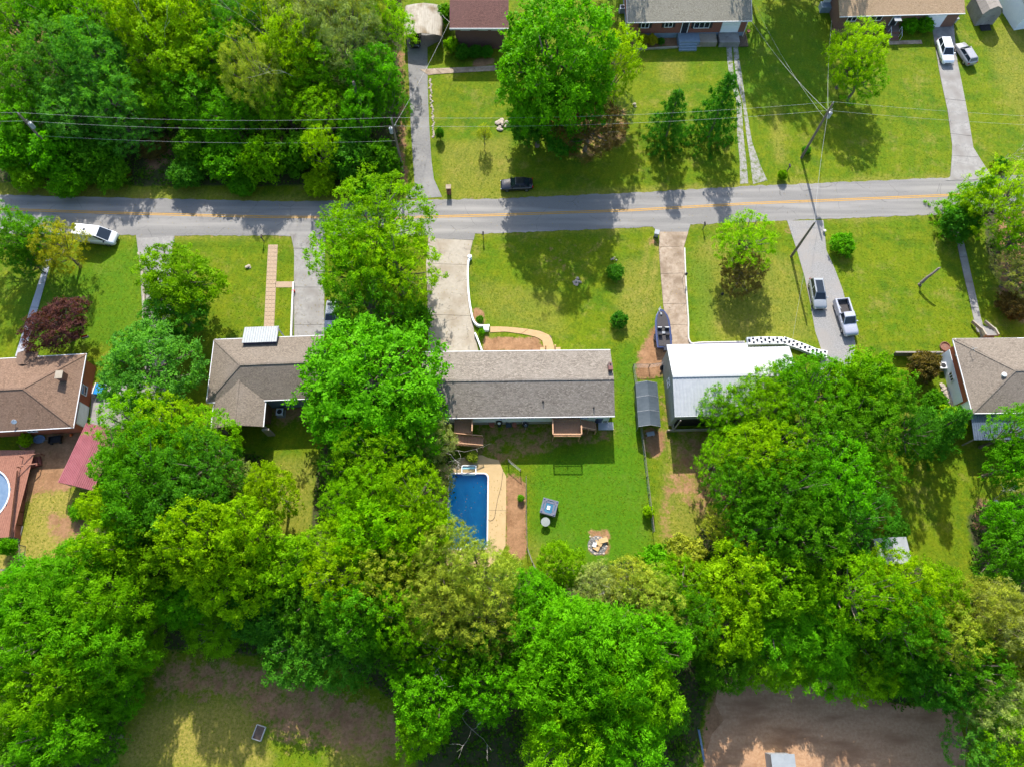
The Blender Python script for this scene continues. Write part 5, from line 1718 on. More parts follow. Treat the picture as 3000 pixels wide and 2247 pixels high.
# bass boat on its trailer
a, b = G(1937, 905, 1.0), G(1944, 1012, 1.0)
Lb = 5.6
bt = tag(empty('bass_boat', ((a.x + b.x) / 2 + 0.05, (a.y + b.y) / 2 - 0.25, 0), math.radians(90)), 'dark blue bass boat with grey decks beside the white metal roof', 'boat')
st = [(-0.5, 0.93), (-0.3, 1.0), (0.0, 1.0), (0.2, 0.93), (0.35, 0.72), (0.45, 0.42), (0.5, 0.16)]
rings = []
for x, k in st:
    hw = 1.05 * k
    rise = max(0, (x - 0.1)) * 0.7
    rings.append([Vector((x * Lb, y, z)) for y, z in ((-hw * 0.15, 0.5 + rise), (-hw * 0.75, 0.62 + rise), (-hw, 0.95 + rise * 0.3), (-hw, 1.06 + rise * 0.15), (-hw * 0.84, 1.08 + rise * 0.15), (hw * 0.84, 1.08 + rise * 0.15), (hw, 1.06 + rise * 0.15), (hw, 0.95 + rise * 0.3), (hw * 0.75, 0.62 + rise), (hw * 0.15, 0.5 + rise))])
MB().loft(rings).build('hull', 'paint_blue', bt, False)
MB().prism([(0.02 * Lb, -0.78), (0.02 * Lb, 0.78), (0.2 * Lb, 0.72), (0.35 * Lb, 0.52), (0.44 * Lb, 0.24), (0.44 * Lb, -0.24), (0.35 * Lb, -0.52), (0.2 * Lb, -0.72)], 1.05, 1.14).build('bow_deck', 'carpet', bt)
MB().box((-0.33 * Lb, 0, 1.1), (0.27 * Lb, 1.55, 0.07)).build('stern_deck', 'carpet', bt)
MB().box((-0.09 * Lb, 0, 1.085), (0.2 * Lb, 1.6, 0.02)).build('cockpit_floor', 'black', bt)
for y in (-0.48, 0.48):
    MB().box((-0.01 * Lb, y, 1.22), (0.34, 0.55, 0.28)).build('console', 'paint_black', bt)
    MB().add([(0.02 * Lb, y - 0.3, 1.3), (0.02 * Lb, y + 0.3, 1.3), (-0.02 * Lb, y + 0.25, 1.55), (-0.02 * Lb, y - 0.25, 1.55)], [(0, 1, 2, 3)]).build('windscreen', 'lamp_clear', bt)
    s_ = MB().box((-0.16 * Lb, y, 1.2), (0.5, 0.5, 0.2)).build('seat', 'paint_black', bt)
    MB().box((-0.2 * Lb, y, 1.42), (0.14, 0.5, 0.36)).build('backrest', 'carpet', s_)
MB().box((-0.13 * Lb, 0, 1.18), (0.3, 0.4, 0.16)).build('cooler', 'plastic_grey', bt)
MB().box((-0.5 * Lb - 0.3, 0, 1.15), (0.55, 0.42, 0.6)).box((-0.5 * Lb - 0.25, 0, 0.7), (0.18, 0.16, 0.7)).build('outboard_motor', 'paint_black', bt)
MB().tube([(0.36 * Lb, 0.15, 1.2), (0.5 * Lb, 0.42, 1.25)], 0.05, 6).box((0.37 * Lb, 0.12, 1.24), (0.3, 0.2, 0.14)).build('trolling_motor', 'plastic_grey', bt)
tr_ = MB()
for y in (-0.5, 0.5):
    tr_.beam((-0.48 * Lb, y, 0.42), (0.3 * Lb, y, 0.42), 0.08, 0.1).beam((0.3 * Lb, y, 0.42), (0.62 * Lb, 0, 0.42), 0.08, 0.1)
tr_.build('trailer_frame', 'galv', bt)
for s_ in (-1, 1):
    wl = MB().tube([(-0.2 * Lb, s_ * 0.98, 0.3), (-0.2 * Lb, s_ * 1.16, 0.3)], 0.3, 14).build('trailer_wheel', 'tyre', bt)
    MB().tube([(-0.2 * Lb, s_ * 1.1, 0.3), (-0.2 * Lb, s_ * 1.18, 0.3)], 0.17, 10).build('rim', 'rim', wl)
    MB().box((-0.2 * Lb, s_ * 1.07, 0.64), (0.85, 0.25, 0.05)).build('fender', 'paint_black', bt)
MB().tube([(0.6 * Lb, 0, 0.1), (0.6 * Lb, 0, 0.8)], 0.04, 6).build('jack_stand', 'galv', bt)

# ------------------------------------------------------------------ utility poles and wires
poles = {}
def pole(key, label, px, py, H, transformer=None, arm=None, street=False):
    p = G(px, py, H)
    t = tag(empty('utility_pole', (p.x, p.y, 0)), label, 'utility pole')
    MB().tube([(0, 0, -0.3), (0, 0, H * 0.5), (0, 0, H)], [0.19, 0.165, 0.13], 10).build('shaft', 'pole_wood', t)
    if transformer:
        c_ = MB().lathe((transformer, 0.0, H - 2.6), [(0.02, 0), (0.26, 0.0), (0.28, 0.06), (0.28, 0.85), (0.24, 0.92), (0.05, 0.98)], 14).build('transformer', 'metal_awning', t)
        MB().lathe((transformer, 0, H - 1.62), [(0.05, 0), (0.07, 0.08), (0.04, 0.2), (0.06, 0.26), (0.02, 0.34)], 8).build('bushing', 'plastic_grey', c_)
    if arm:
        MB().box((0, 0, H - 0.35), (0.1, arm, 0.12)).build('crossarm', 'pole_wood', t)
    MB().lathe((0, 0, H), [(0.04, 0), (0.08, 0.1), (0.05, 0.2), (0.08, 0.25), (0.01, 0.33)], 8).build('insulator', 'plastic_grey', t)
    MB().tube([(0.15, 0, H - 1.2), (0.45, 0, H - 1.0)], 0.04, 6).build('bracket', 'galv', t)
    poles[key] = (p.x, p.y, H)
    return t
pole('A', 'utility pole with slim grey transformer above the top-left wood', 55, 335, 11.0, 0.36)
pole('B', 'utility pole with pale transformer at the edge of the wood by the asphalt drive', 1147, 350, 11.0, -0.38)
pole('C', 'utility pole with white transformer where five wires meet on the lawn', 2440, 304, 11.0, 0.42)
pole('D', 'bare short wooden pole beside the gravel drive', 2387, 653, 8.2)
pa, pb_, pc_, pd_ = (Vector(poles[k]) for k in 'ABCD')
def wire(label, a, b, sag, r=0.011):
    a, b = Vector(a), Vector(b)
    pts = []
    for i in range(15):
        t = i / 14
        p = a.lerp(b, t)
        p.z -= sag * 4 * t * (1 - t)
        pts.append(p - a)
    o = MB().tube(pts, r, 5).build('power_line', 'wire', loc=a)
    return tag(o, label, 'power line')
for dz, nm in ((0.3, 'upper'), (-1.3, 'lower')):
    e = Vector((0, 0, dz))
    far_l = Vector((pa.x - 55, pa.y + 2.0, 11))
    far_r = Vector((pc_.x + 60, pc_.y - 3.5, 11))
    wire(f'{nm} overhead wire leaving the top-left pole towards the left edge', far_l + e, pa + e, 1.0)
    wire(f'{nm} overhead wire in front of the top-left wood between two poles', pa + e, pb_ + e, 1.0)
    wire(f'{nm} overhead wire crossing the big tree and the two conifers', pb_ + e, pc_ + e, 1.1)
    wire(f'{nm} overhead wire running right over the mown lawn', pc_ + e, far_r + e, 1.0)
wire('thin low cable along the wood between the two left poles', pa + Vector((0, 0, -4.2)), pb_ + Vector((0, 0, -4.2)), 0.9, 0.011)
cz = pc_ + Vector((0, 0, -1.5))
wire('service wire slanting up to the beige-roofed brick house', cz, G(2203, 64, 3.7), 0.7, 0.015)
wire('service wire running straight up to the orange-tan roofed house', cz, G(2437, 62, 3.3), 0.6, 0.015)
wire('service wire crossing the road to the short pole', cz, pd_ + Vector((0, 0, -0.1)), 0.5, 0.015)
wire('second thin wire slanting beside the beige house service wire', cz - Vector((0, 0, 1.2)), G(2215, 20, 3.6), 0.8, 0.01)
wire('faint wire from the short pole along the gravel drive', pd_, G(2318, 1020, 4.2), 0.5, 0.01)
wire('service wire from the wood-edge pole to the dark red roof', pb_ + Vector((0, 0, -1.5)), G(1318, 62, 4.9), 0.5, 0.015)
wire('short cable between the cream carport and the dark red roof', G(1296, 45, 2.6), G(1318, 66, 4.7), 0.1, 0.02)
wire('guy wire dropping from the top-left pole to the road bank', pa + Vector((0, 0, -4.5)), G(54, 560, 0.0), 0.0, 0.016)

# ------------------------------------------------------------------ mailboxes, bins
def mailbox(px, py, label, material='black', H=1.15):
    g = G(px, py)
    t = tag(empty('mailbox', (g.x, g.y, 0)), label, 'mailbox')
    MB().box((0, 0, H / 2), (0.11, 0.11, H)).build('post', 'pole_wood', t)
    MB().loft([[Vector((x, y, H + z)) for x, z in ((-0.11, 0), (0.11, 0), (0.11, 0.14), (0.07, 0.22), (0, 0.25), (-0.07, 0.22), (-0.11, 0.14))] for y in (0.3, -0.22)]).build('box', material, t)
    MB().box((0, 0.305, H + 0.11), (0.2, 0.02, 0.2)).build('door', material, t)
    MB().box((0.125, 0.05, H + 0.2), (0.02, 0.05, 0.22)).build('flag', 'lamp_red', t)
mailbox(774, 709, 'dark mailbox at the kerb above the brick path')
mailbox(1416, 700, 'dark mailbox on a post by the wide concrete drive')
mailbox(2059, 672, 'black mailbox at the road edge beside the brown concrete drive')
mailbox(2305, 503, 'small mailbox by the gravel two-track drive, next to a round bush')
g = G(1316, 566)
t = tag(empty('brick_mailbox', (g.x, g.y, 0)), 'red brick mailbox pillar at the road edge', 'mailbox')
MB().box((0, 0, 0.7), (0.62, 0.62, 1.4)).build('pillar', 'brick_red', t)
MB().box((0, 0, 1.44), (0.74, 0.74, 0.09)).build('cap', 'concrete_brown', t)
MB().box((0, -0.31, 1.05), (0.24, 0.06, 0.22)).build('letter_box', 'black', t)
trash_cart(1921, 692, 'grey trash cart at the mouth of the brown concrete drive', 'plastic_grey', 2.9)

# ------------------------------------------------------------------ low walls and edging
def path_wall(name, label, pts, wdt, h, material, cat='wall', z0=-0.1, smooth_n=5):
    P = [G(*q, h) for q in pts]
    # Catmull-Rom through the points
    C_ = []
    for i in range(len(P) - 1):
        p0, p1, p2, p3 = P[max(i - 1, 0)], P[i], P[i + 1], P[min(i + 2, len(P) - 1)]
        for k in range(smooth_n):
            t = k / smooth_n
            C_.append(0.5 * ((2 * p1) + (p2 - p0) * t + (2 * p0 - 5 * p1 + 4 * p2 - p3) * t * t + (3 * p1 - p0 - 3 * p2 + p3) * t ** 3))
    C_.append(P[-1])
    o0 = Vector((C_[0].x, C_[0].y, 0))
    rings = []
    for i, c in enumerate(C_):
        tg = (C_[min(i + 1, len(C_) - 1)] - C_[max(i - 1, 0)]).normalized()
        nrm = Vector((-tg.y, tg.x, 0)) * wdt / 2
        rings.append([Vector((c.x + nrm.x, c.y + nrm.y, z0)) - o0, Vector((c.x - nrm.x, c.y - nrm.y, z0)) - o0, Vector((c.x - nrm.x, c.y - nrm.y, h)) - o0, Vector((c.x + nrm.x, c.y + nrm.y, h)) - o0])
    o = MB().loft(rings).build(name, material, loc=o0)
    return tag(o, label, cat) if label else o
wl = path_wall('retaining_wall', 'white curving retaining wall along the wide concrete drive', [(1376, 752), (1371, 775), (1371, 826), (1374, 870), (1379, 905), (1386, 936), (1398, 951), (1415, 954), (1434, 953)], 0.22, 0.55, 'white_paint')
MB().lathe((0.0, 0.0, 0), [(0.3, -0.1), (0.3, 0.62), (0.27, 0.66), (0.02, 0.67)], 16).build('end_post', 'white_paint', wl)
path_wall('retaining_wall', 'short white retaining wall between the drive and the mulch bed', [(1391, 975), (1398, 990), (1413, 1030)], 0.2, 0.55, 'white_paint')
o = MB().box((0, 0, 0.3), (0.7, 0.6, 0.6)).build('step_block', 'white_paint', loc=tuple(G(1425, 966, 0)))
tag(o, 'white block at the start of the tan path', 'block')
path_wall('retaining_wall', 'thin pale wall beside the shaded concrete drive', [(859, 826), (856, 880), (852, 985)], 0.2, 0.6, 'coping')
path_wall('retaining_wall', 'long low grey wall along the drive under the round tree', [(404, 739), (412, 770), (420, 850), (419, 920), (417, 985)], 0.25, 0.5, 'concrete')
path_wall('stone_kerb', 'thin white kerb along the brown concrete drive', [(2006, 726), (2010, 826), (2017, 934), (2021, 1000), (2060, 1003), (2182, 1001)], 0.16, 0.3, 'stone_white', 'kerb')
path_wall('metal_kerb', 'purple-dark edging strip at the foot of the white metal roof', [(2022, 1008), (2060, 1010), (2180, 1007)], 0.5, 0.25, 'purple_fascia', 'edging')
g = G(861, 857)
o = MB().lathe((0, 0, 0), [(0.2, 0), (0.24, 0.1), (0.24, 0.4), (0.1, 0.5), (0.05, 0.6)], 10).build('red_container', 'lamp_red', loc=(g.x, g.y, 0.05))
tag(o, 'small red container beside the shaded concrete drive', 'container')

r_ = random.Random(11)
def rock_mesh(seed, s=1.0):
    rr = random.Random(seed)
    mb = MB()
    rings = []
    n = 7
    for z, k in ((0, 0.75), (0.35, 1.0), (0.75, 0.75), (0.95, 0.25)):
        rings.append([Vector((math.cos(6.283 * i / n) * k * s * rr.uniform(0.75, 1.2), math.sin(6.283 * i / n) * k * s * rr.uniform(0.75, 1.2), z * s * rr.uniform(0.8, 1.1))) for i in range(n)])
    mb.loft(rings)
    return mb
rock_me = [rock_mesh(i).build('rock', 'stone') for i in range(4)]
for o in rock_me:
    S.collection.objects.unlink(o)
def rock(parent, x, y, s, z=0.0, material=None):
    src = r_.choice(rock_me)
    o = bpy.data.objects.new('stone', src.data)
    S.collection.objects.link(o)
    o.parent = parent
    o.location = (x, y, z)
    o.scale = (s, s * r_.uniform(0.7, 1.2), s * 0.6)
    o.rotation_euler = (0, 0, r_.uniform(0, 6.28))
    return o
t = tag(empty('stone_edging', tuple(G(1262, 300))), 'row of pale stones edging the asphalt drive', 'edging')
o0 = Vector(t.location)
for k, (p, _) in enumerate(along([(1261, 232), (1263, 290), (1269, 345), (1271, 405)], 34)[0]):
    rock(t, p.x - o0.x + r_.uniform(-0.15, 0.15), p.y - o0.y, r_.uniform(0.14, 0.26))
def rock_pile(px, py, n, spread, smax, label):
    g = G(px, py)
    t = tag(empty('rock_pile', (g.x, g.y, 0)), label, 'rocks')
    for k in range(n):
        a_ = r_.uniform(0, 6.28); q = spread * math.sqrt(r_.random())
        rock(t, q * math.cos(a_), q * math.sin(a_) * 1.2, r_.uniform(0.4, 1.0) * smax, max(0, 0.25 * (1 - q / spread)))
rock_pile(1471, 368, 18, 0.9, 0.45, 'heap of pinkish rocks on the lawn beside a dark bush')
rock_pile(1690, 826, 9, 0.5, 0.3, 'small ring of pinkish stones on the middle lawn')
rock_pile(1798, 760, 5, 0.7, 0.2, 'few white stones on the middle lawn above the upper round bush')
rock_pile(725, 782, 4, 0.4, 0.32, 'flat pinkish stone on the lawn by the brick path')
rock_pile(1858, 308, 4, 0.35, 0.35, 'pale stones in a small ring on the bare lawn patch')
rock_pile(2780, 1100, 0, 1, 1, 'x') if False else None
t = tag(empty('stone_steps', tuple(G(2775, 1150))), 'row of pale stepping stones beside the tan-roofed house', 'steps')
o0 = Vector(t.location)
for k, (p, _) in enumerate(along([(2758, 1128), (2780, 1165), (2802, 1205)], 8)[0]):
    rock(t, p.x - o0.x, p.y - o0.y, 0.5)

# ------------------------------------------------------------------ fences
def wire_fence(label, pts, h=1.25, n=None, rail='pole_wood', step=2.4):
    P = [G(*q) for q in pts]
    o0 = Vector((P[0].x, P[0].y, 0))
    t = tag(empty('wire_fence', o0), label, 'fence')
    post = None
    for i in range(len(P) - 1):
        a, b = P[i] - o0, P[i + 1] - o0
        k = max(1, round((b - a).length / step))
        for j in range(k + (1 if i == len(P) - 2 else 0)):
            p = a.lerp(b, j / k)
            if post is None:
                post = o = MB().tube([(0, 0, -0.1), (0, 0, h + 0.06)], 0.05, 7).build('post', rail, t)
            else:
                o = post.copy()
                S.collection.objects.link(o)
            o.location = (p.x, p.y, 0)
        MB().tube([a + Vector((0, 0, h)), b + Vector((0, 0, h))], 0.035, 6).build('top_rail', rail, t)
        net = MB()
        L_ = (b - a).length
        for z_ in (0.1, 0.35, 0.6, 0.85, 1.05):
            net.beam(a + Vector((0, 0, z_)), b + Vector((0, 0, z_)), 0.012, 0.012)
        m_ = int(L_ / 0.3)
        for j in range(m_):
            p = a.lerp(b, (j + 0.5) / m_)
            net.box((p.x, p.y, h / 2), (0.012, 0.012, h))
        net.build('wire_mesh', 'galv', t)
wire_fence('long wire fence with wooden posts between the back lawn and the grey canopy', [(1853, 1078), (1862, 1130), (1880, 1290), (1893, 1400), (1912, 1560)])
wire_fence('short wire fence between the boat and the grey canopy', [(1853, 1078), (1900, 1078), (1945, 1072)])
wire_fence('thin wire fence along the bare strip beside the pool deck', [(1541, 1402), (1541, 1500), (1544, 1606), (1560, 1650), (1580, 1690)])
wire_fence('thin fence with pale rail running down to the pool gate', [(1489, 1352), (1525, 1382)], 1.2)
wire_fence('short fence corner at the bottom of the left dry yard', [(-40, 1672), (38, 1670), (75, 1690), (75, 1600)], 1.2)

# ------------------------------------------------------------------ back-garden things
a = [G(*q, 0.9) for q in ((1593, 1458), (1633, 1469), (1625, 1510), (1585, 1500))]
c = sum(a, Vector()) / 4
rz = math.atan2(a[1].y - a[0].y, a[1].x - a[0].x)
ht = tag(empty('hot_tub', (c.x, c.y, 0), rz), 'square hot tub with grey shell and dark blue water on the back lawn', 'hot tub')
sz = 1.9
MB().box((0, 0, 0.42), (sz - 0.08, sz - 0.08, 0.84)).build('cabinet', 'plastic_grey', ht)
oc = [(math.cos(math.radians(22.5 + 45 * k)) * 0.82, math.sin(math.radians(22.5 + 45 * k)) * 0.82) for k in range(8)]
o = ring_sheet('shell_rim', [(-sz / 2, -sz / 2), (sz / 2, -sz / 2), (sz / 2, sz / 2), (-sz / 2, sz / 2)], oc, 0.93, 'tub_shell', 0.1)
o.parent = ht
MB().prism(oc, 0.845, 0.87).build('water_surface', 'tub_water', ht)
for x_, y_, lx, ly in ((0, 0.55, 0.9, 0.2), (0.55, 0, 0.2, 0.9), (-0.55, 0, 0.2, 0.9)):
    MB().box((x_, y_, 0.88), (lx, ly, 0.05)).build('seat', 'tub_shell', ht)
MB().box((-0.05, -0.12, 0.9), (0.36, 0.46, 0.06)).build('filter_cover', 'trim_white', ht)
for sx in (-1, 1):
    for sy in (-1, 1):
        MB().lathe((sx * 0.78, sy * 0.78, 0.93), [(0.09, 0), (0.1, 0.03), (0.02, 0.05)], 10).build('speaker', 'paint_blue', ht)
g = G(1598, 1528, 0.7)
t = tag(empty('round_table', (g.x, g.y, 0)), 'round grey-green table just below the hot tub', 'table')
MB().lathe((0, 0, 0.68), [(0.02, 0), (0.52, 0.0), (0.55, 0.03), (0.55, 0.05), (0.02, 0.07)], 20).build('tabletop', 'cover_grey', t)
MB().lathe((0, 0, 0), [(0.28, 0), (0.26, 0.05), (0.05, 0.09), (0.05, 0.68)], 10).build('pedestal', 'galv', t)
# burn pile: ash bed, ring of stones, thrown boxes
g = G(1750, 1597)
t = tag(empty('fire_pit', (g.x, g.y, 0)), 'ash-filled fire pit ringed with stones at the bottom of the lawn', 'fire pit')
mb = MB()
for i in range(26):
    a_ = r_.uniform(0, 6.28); q = 0.9 * math.sqrt(r_.random())
    mb.box((q * math.cos(a_), q * math.sin(a_), 0.04), (r_.uniform(0.1, 0.5), r_.uniform(0.06, 0.2), 0.08), rz=r_.uniform(0, 3.14), ry=r_.uniform(-0.3, 0.3))
mb.build('charred_wood', 'ash', t)
MB().lathe((0, 0, 0), [(1.2, -0.02), (1.1, 0.03), (0.02, 0.05)], 18).build('ash_bed', 'ash', t)
for i in range(16):
    a_ = 6.283 * (i + r_.uniform(-0.4, 0.4)) / 16
    q = r_.uniform(0.85, 1.4)
    rock(t, q * math.cos(a_), q * math.sin(a_), r_.uniform(0.07, 0.2))
def carton(px, py, dims, rz, z, label, material='cardboard', tilt=0.1):
    g = G(px, py)
    t = tag(empty('cardboard_box', (g.x, g.y, z), rz), label, 'box')
    lx, ly, lz = dims
    MB().box((0, 0, lz / 2), (lx, ly, lz), rx=tilt).build('carton', material, t)
    MB().box((lx * 0.3, ly / 2 + 0.1, lz * 0.8), (lx * 0.36, 0.22, 0.015), rx=tilt + 0.3).build('flap', material, t)
carton(1767, 1583, (1.05, 0.55, 0.16), math.radians(14), 0.16, 'long flattened cardboard box sticking out of the fire pit', tilt=0.05)
carton(1755, 1592, (0.5, 0.7, 0.16), math.radians(65), 0.12, 'upright tan carton in the middle of the fire pit')
carton(1746, 1606, (0.75, 0.45, 0.12), math.radians(-30), 0.1, 'lowest tan carton lying at the rim of the fire pit')
carton(1741, 1596, (0.45, 0.5, 0.1), math.radians(-20), 0.2, 'white packing sheet among the tan cartons in the fire pit', 'trim_white')

# things along the ranch house back wall
def barrel(px, py, label, material, r=0.35, h=0.8):
    g = G(px, py)
    o = MB().lathe((0, 0, 0), [(r * 0.8, 0), (r, h * 0.45), (r * 0.95, h), (r * 0.8, h), (r * 0.75, h * 0.8), (0.02, h * 0.78)], 14).build('barrel', material, loc=(g.x, g.y, 0))
    tag(o, label, 'barrel')
barrel(1441, 1246, 'brown barrel planter at the left of the back wall things', 'terracotta')
barrel(1507, 1248, 'reddish barrel planter between the chair and the grill', 'terracotta', 0.3)
g = G(1463, 1246)
t = tag(empty('patio_fan', (g.x, g.y, 0)), 'round dark fan on a stand against the white back wall', 'fan')
MB().lathe((0, 0, 0), [(0.25, 0), (0.24, 0.04), (0.03, 0.06), (0.03, 0.9)], 10).build('stand', 'black', t)
o = MB().tube([(0, 0.1, 0), (0, -0.1, 0)], 0.42, 16).build('fan_guard', 'black', t); o.location = (0, 0, 1.15); o.rotation_euler = (-0.5, 0, 0)
o2 = MB().tube([(0, -0.11, 0), (0, -0.13, 0)], 0.2, 12).build('hub', 'trim_white', o)
def chair(px, py, rz, label, material):
    g = G(px, py)
    t = tag(empty('garden_chair', (g.x, g.y, 0), rz), label, 'chair')
    MB().box((0, 0, 0.42), (0.58, 0.56, 0.05)).build('seat', material, t)
    MB().box((0, 0.3, 0.75), (0.58, 0.05, 0.62), rx=-0.15).build('backrest', material, t)
    for sx in (-1, 1):
        MB().box((sx * 0.31, 0, 0.62), (0.07, 0.56, 0.04)).build('armrest', material, t)
        for sy in (-1, 1):
            MB().box((sx * 0.29, sy * 0.25, 0.21), (0.05, 0.05, 0.42)).build('leg', material, t)
chair(1490, 1248, 0.1, 'dark green garden chair against the white back wall', 'canopy_cloth')
chair(1120, 1000, 0, 'x', 'black') if False else None
g = G(1539, 1250)
t = tag(empty('kettle_grill', (g.x, g.y, 0)), 'dark round kettle grill against the white back wall', 'grill')
MB().lathe((0, 0, 0.55), [(0.05, 0), (0.3, 0.08), (0.4, 0.28), (0.42, 0.3), (0.38, 0.42), (0.2, 0.54), (0.03, 0.57)], 18).build('bowl', 'paint_black', t, True)
MB().box((0.05, -0.05, 1.15), (0.16, 0.06, 0.05)).build('handle', 'trim_white', t)
for k in range(3):
    a_ = 2.1 * k + 0.5
    MB().tube([(0.15 * math.cos(a_), 0.15 * math.sin(a_), 0.62), (0.36 * math.cos(a_), 0.36 * math.sin(a_), 0)], 0.02, 6).build('leg', 'galv', t)

# left yard bits
g = G(119, 1288)
o = MB().lathe((0, 0, 0), [(0.5, 0), (0.62, 0.3), (0.66, 0.33), (0.58, 0.3), (0.5, 0.12), (0.02, 0.1)], 18, 1.15, 0.85).build('wading_tub', 'tarp_blue', loc=(g.x, g.y, 0))
tag(o, 'oval grey-blue tub on the bare yard behind the brown-roofed house', 'tub')
g = G(168, 1290)
t = tag(empty('utility_cart', (g.x, g.y, 0), 0.15), 'black utility cart on the bare yard beside the grey-blue tub', 'cart')
MB().box((0, 0, 0.35), (1.5, 0.8, 0.06)).box((0.74, 0, 0.5), (0.05, 0.8, 0.3)).box((-0.74, 0, 0.5), (0.05, 0.8, 0.3)).box((0, 0.4, 0.5), (1.5, 0.05, 0.3)).box((0, -0.4, 0.5), (1.5, 0.05, 0.3)).build('tray', 'black', t)
for sx in (-1, 1):
    for sy in (-1, 1):
        MB().tube([(sx * 0.55, sy * 0.38, 0.18), (sx * 0.55, sy * 0.48, 0.18)], 0.18, 10).build('wheel', 'tyre', t)
MB().tube([(-0.75, 0, 0.3), (-1.4, 0.05, 0.7), (-1.4, -0.25, 0.7)], 0.025, 6).build('handle', 'galv', t)
g = G(210, 1275)
o = MB().lathe((0, 0, 0), [(0.03, 0), (0.14, 0.04), (0.2, 0.18), (0.14, 0.34), (0.02, 0.4)], 12).build('play_ball', 'orange', loc=(g.x, g.y, 0), smooth=True)
tag(o, 'orange ball on the bare yard by the red carport', 'ball')
g = G(299, 1145)
t = tag(empty('storage_bin', (g.x, g.y, 0), -0.1), 'bright blue bin beside the brick wall of the brown-roofed house', 'bin')
MB().loft([[Vector((x * k, y * k, z)) for x, y in ((-0.5, -0.7), (0.5, -0.7), (0.5, 0.7), (-0.5, 0.7))] for k, z in ((0.9, 0), (1.0, 0.7))]).build('tub', 'plastic_blue', t)
MB().box((0, 0, 0.73), (1.06, 1.46, 0.06)).build('lid', 'plastic_blue', t)
MB().box((-0.65, 0, 0.4), (0.12, 1.5, 0.8)).build('side_board', 'coping', t)
g = G(258, 994)
t = tag(empty('yard_sign', (g.x, g.y, 0), 0.3), 'small red, white and blue yard sign beside the purple tree', 'sign')
MB().tube([(-0.3, 0, 0), (-0.3, 0, 0.8)], 0.02, 5).tube([(0.3, 0, 0), (0.3, 0, 0.8)], 0.02, 5).build('stake', 'galv', t)
for k, m_ in enumerate(('paint_blue', 'trim_white', 'lamp_red')):
    MB().box((0, 0, 0.5 + 0.22 * k), (0.8, 0.03, 0.215), rx=-0.6).build('stripe', m_, t)
# raised garden bed frame in the lower left clearing
a = [G(*q, 0.25) for q in ((751, 2123), (777, 2128), (762, 2169), (741, 2164))]
c = sum(a, Vector()) / 4
rz = math.atan2(a[1].y - a[2].y, a[1].x - a[2].x)
t = tag(empty('raised_bed', (c.x, c.y, 0), rz), 'small timber raised bed of dark soil on the shaded clearing', 'garden bed')
l_, w_ = (a[1] - a[2]).length, (a[1] - a[0]).length
for y_ in (-1, 1):
    MB().box((0, y_ * w_ / 2, 0.14), (l_, 0.07, 0.28)).build('board', 'stone_white', t)
    MB().box((y_ * l_ / 2, 0, 0.14), (0.07, w_ - 0.08, 0.28)).build('board', 'stone_white', t)
MB().box((0, 0, 0.09), (l_ - 0.1, w_ - 0.1, 0.18)).build('planting_soil', 'soil', t)
# grey-blue tarp-covered ladder stack by the dirt lot
p, q = G(2045, 2130), G(2063, 2230)
t = tag(empty('pipe_rack', ((p.x + q.x) / 2, (p.y + q.y) / 2, 0)), 'bundle of grey-blue pipes lying at the edge of the dirt lot', 'pipes')
dv = (q - p) / 2
for k in range(4):
    e = Vector((0.09 * (k % 2) - 0.05, 0, 0.08 + 0.09 * (k // 2)))
    MB().tube([-dv * (1 - 0.1 * k) + e, dv * (1 - 0.15 * k) + e], 0.07, 8).build('pipe', 'tarp_blue', t)
# porch posts / pale landing of the ranch house front
g = G(1612, 1024)
t = tag(empty('front_stoop', (g.x, g.y - 0.15, 0)), 'tan front stoop with low rails where the curving path meets the ranch house', 'stoop')
MB().box((0, 0, 0.1), (2.7, 0.7, 0.2)).build('landing', 'path_tan', t)
for x_ in (0.62, -0.62):
    MB().box((x_, 0.3, 0.55), (0.18, 0.18, 0.9)).build('rail_post', 'path_tan', t)
# dog house-like yard bench right of the pale SUV
g = G(2413, 681)
o = MB().lathe((0, 0, 0), [(0.16, 0), (0.18, 0.3), (0.2, 0.45), (0.02, 0.5)], 10).build('garden_urn', 'stone_white', loc=(g.x, g.y, 0))
tag(o, 'small white urn at the mouth of the gravel drive', 'urn')
for (px, py, lb) in ((1998, 820, 'slim dark iron feeder pole on the lawn beside the brown drive'), (2102, 878, 'slim dark iron feeder pole with dish near the tree with the shade-coloured skirt')):
    g = G(px, py)
    t = tag(empty('garden_feeder', (g.x, g.y, 0)), lb, 'bird feeder')
    MB().tube([(0, 0, 0), (0, 0, 1.5), (0.08, 0, 1.75), (0.25, 0, 1.8)], 0.03, 6).build('hook', 'black', t)
    MB().lathe((0.25, 0, 1.35), [(0.16, 0), (0.14, 0.05), (0.1, 0.3), (0.18, 0.33), (0.02, 0.45)], 10).build('feeder', 'black', t)
# tyre leaning by the fence
g = G(1939, 1080)
o = MB().lathe((0, 0, 0), [(0.2, 0), (0.42, 0.0), (0.46, 0.06), (0.46, 0.16), (0.42, 0.22), (0.22, 0.2), (0.2, 0.12)], 16).build('old_tyre', 'tyre', loc=(g.x, g.y, 0.25)); o.rotation_euler = (0.5, 0.6, 0)
tag(o, 'old tyre leaning by the fence below the boat', 'tyre')

# ------------------------------------------------------------------ vegetation library (unit trees: radius 1, height 2.2)
def unit(v):
    return v / np.maximum(np.linalg.norm(v, axis=1, keepdims=True), 1e-9)

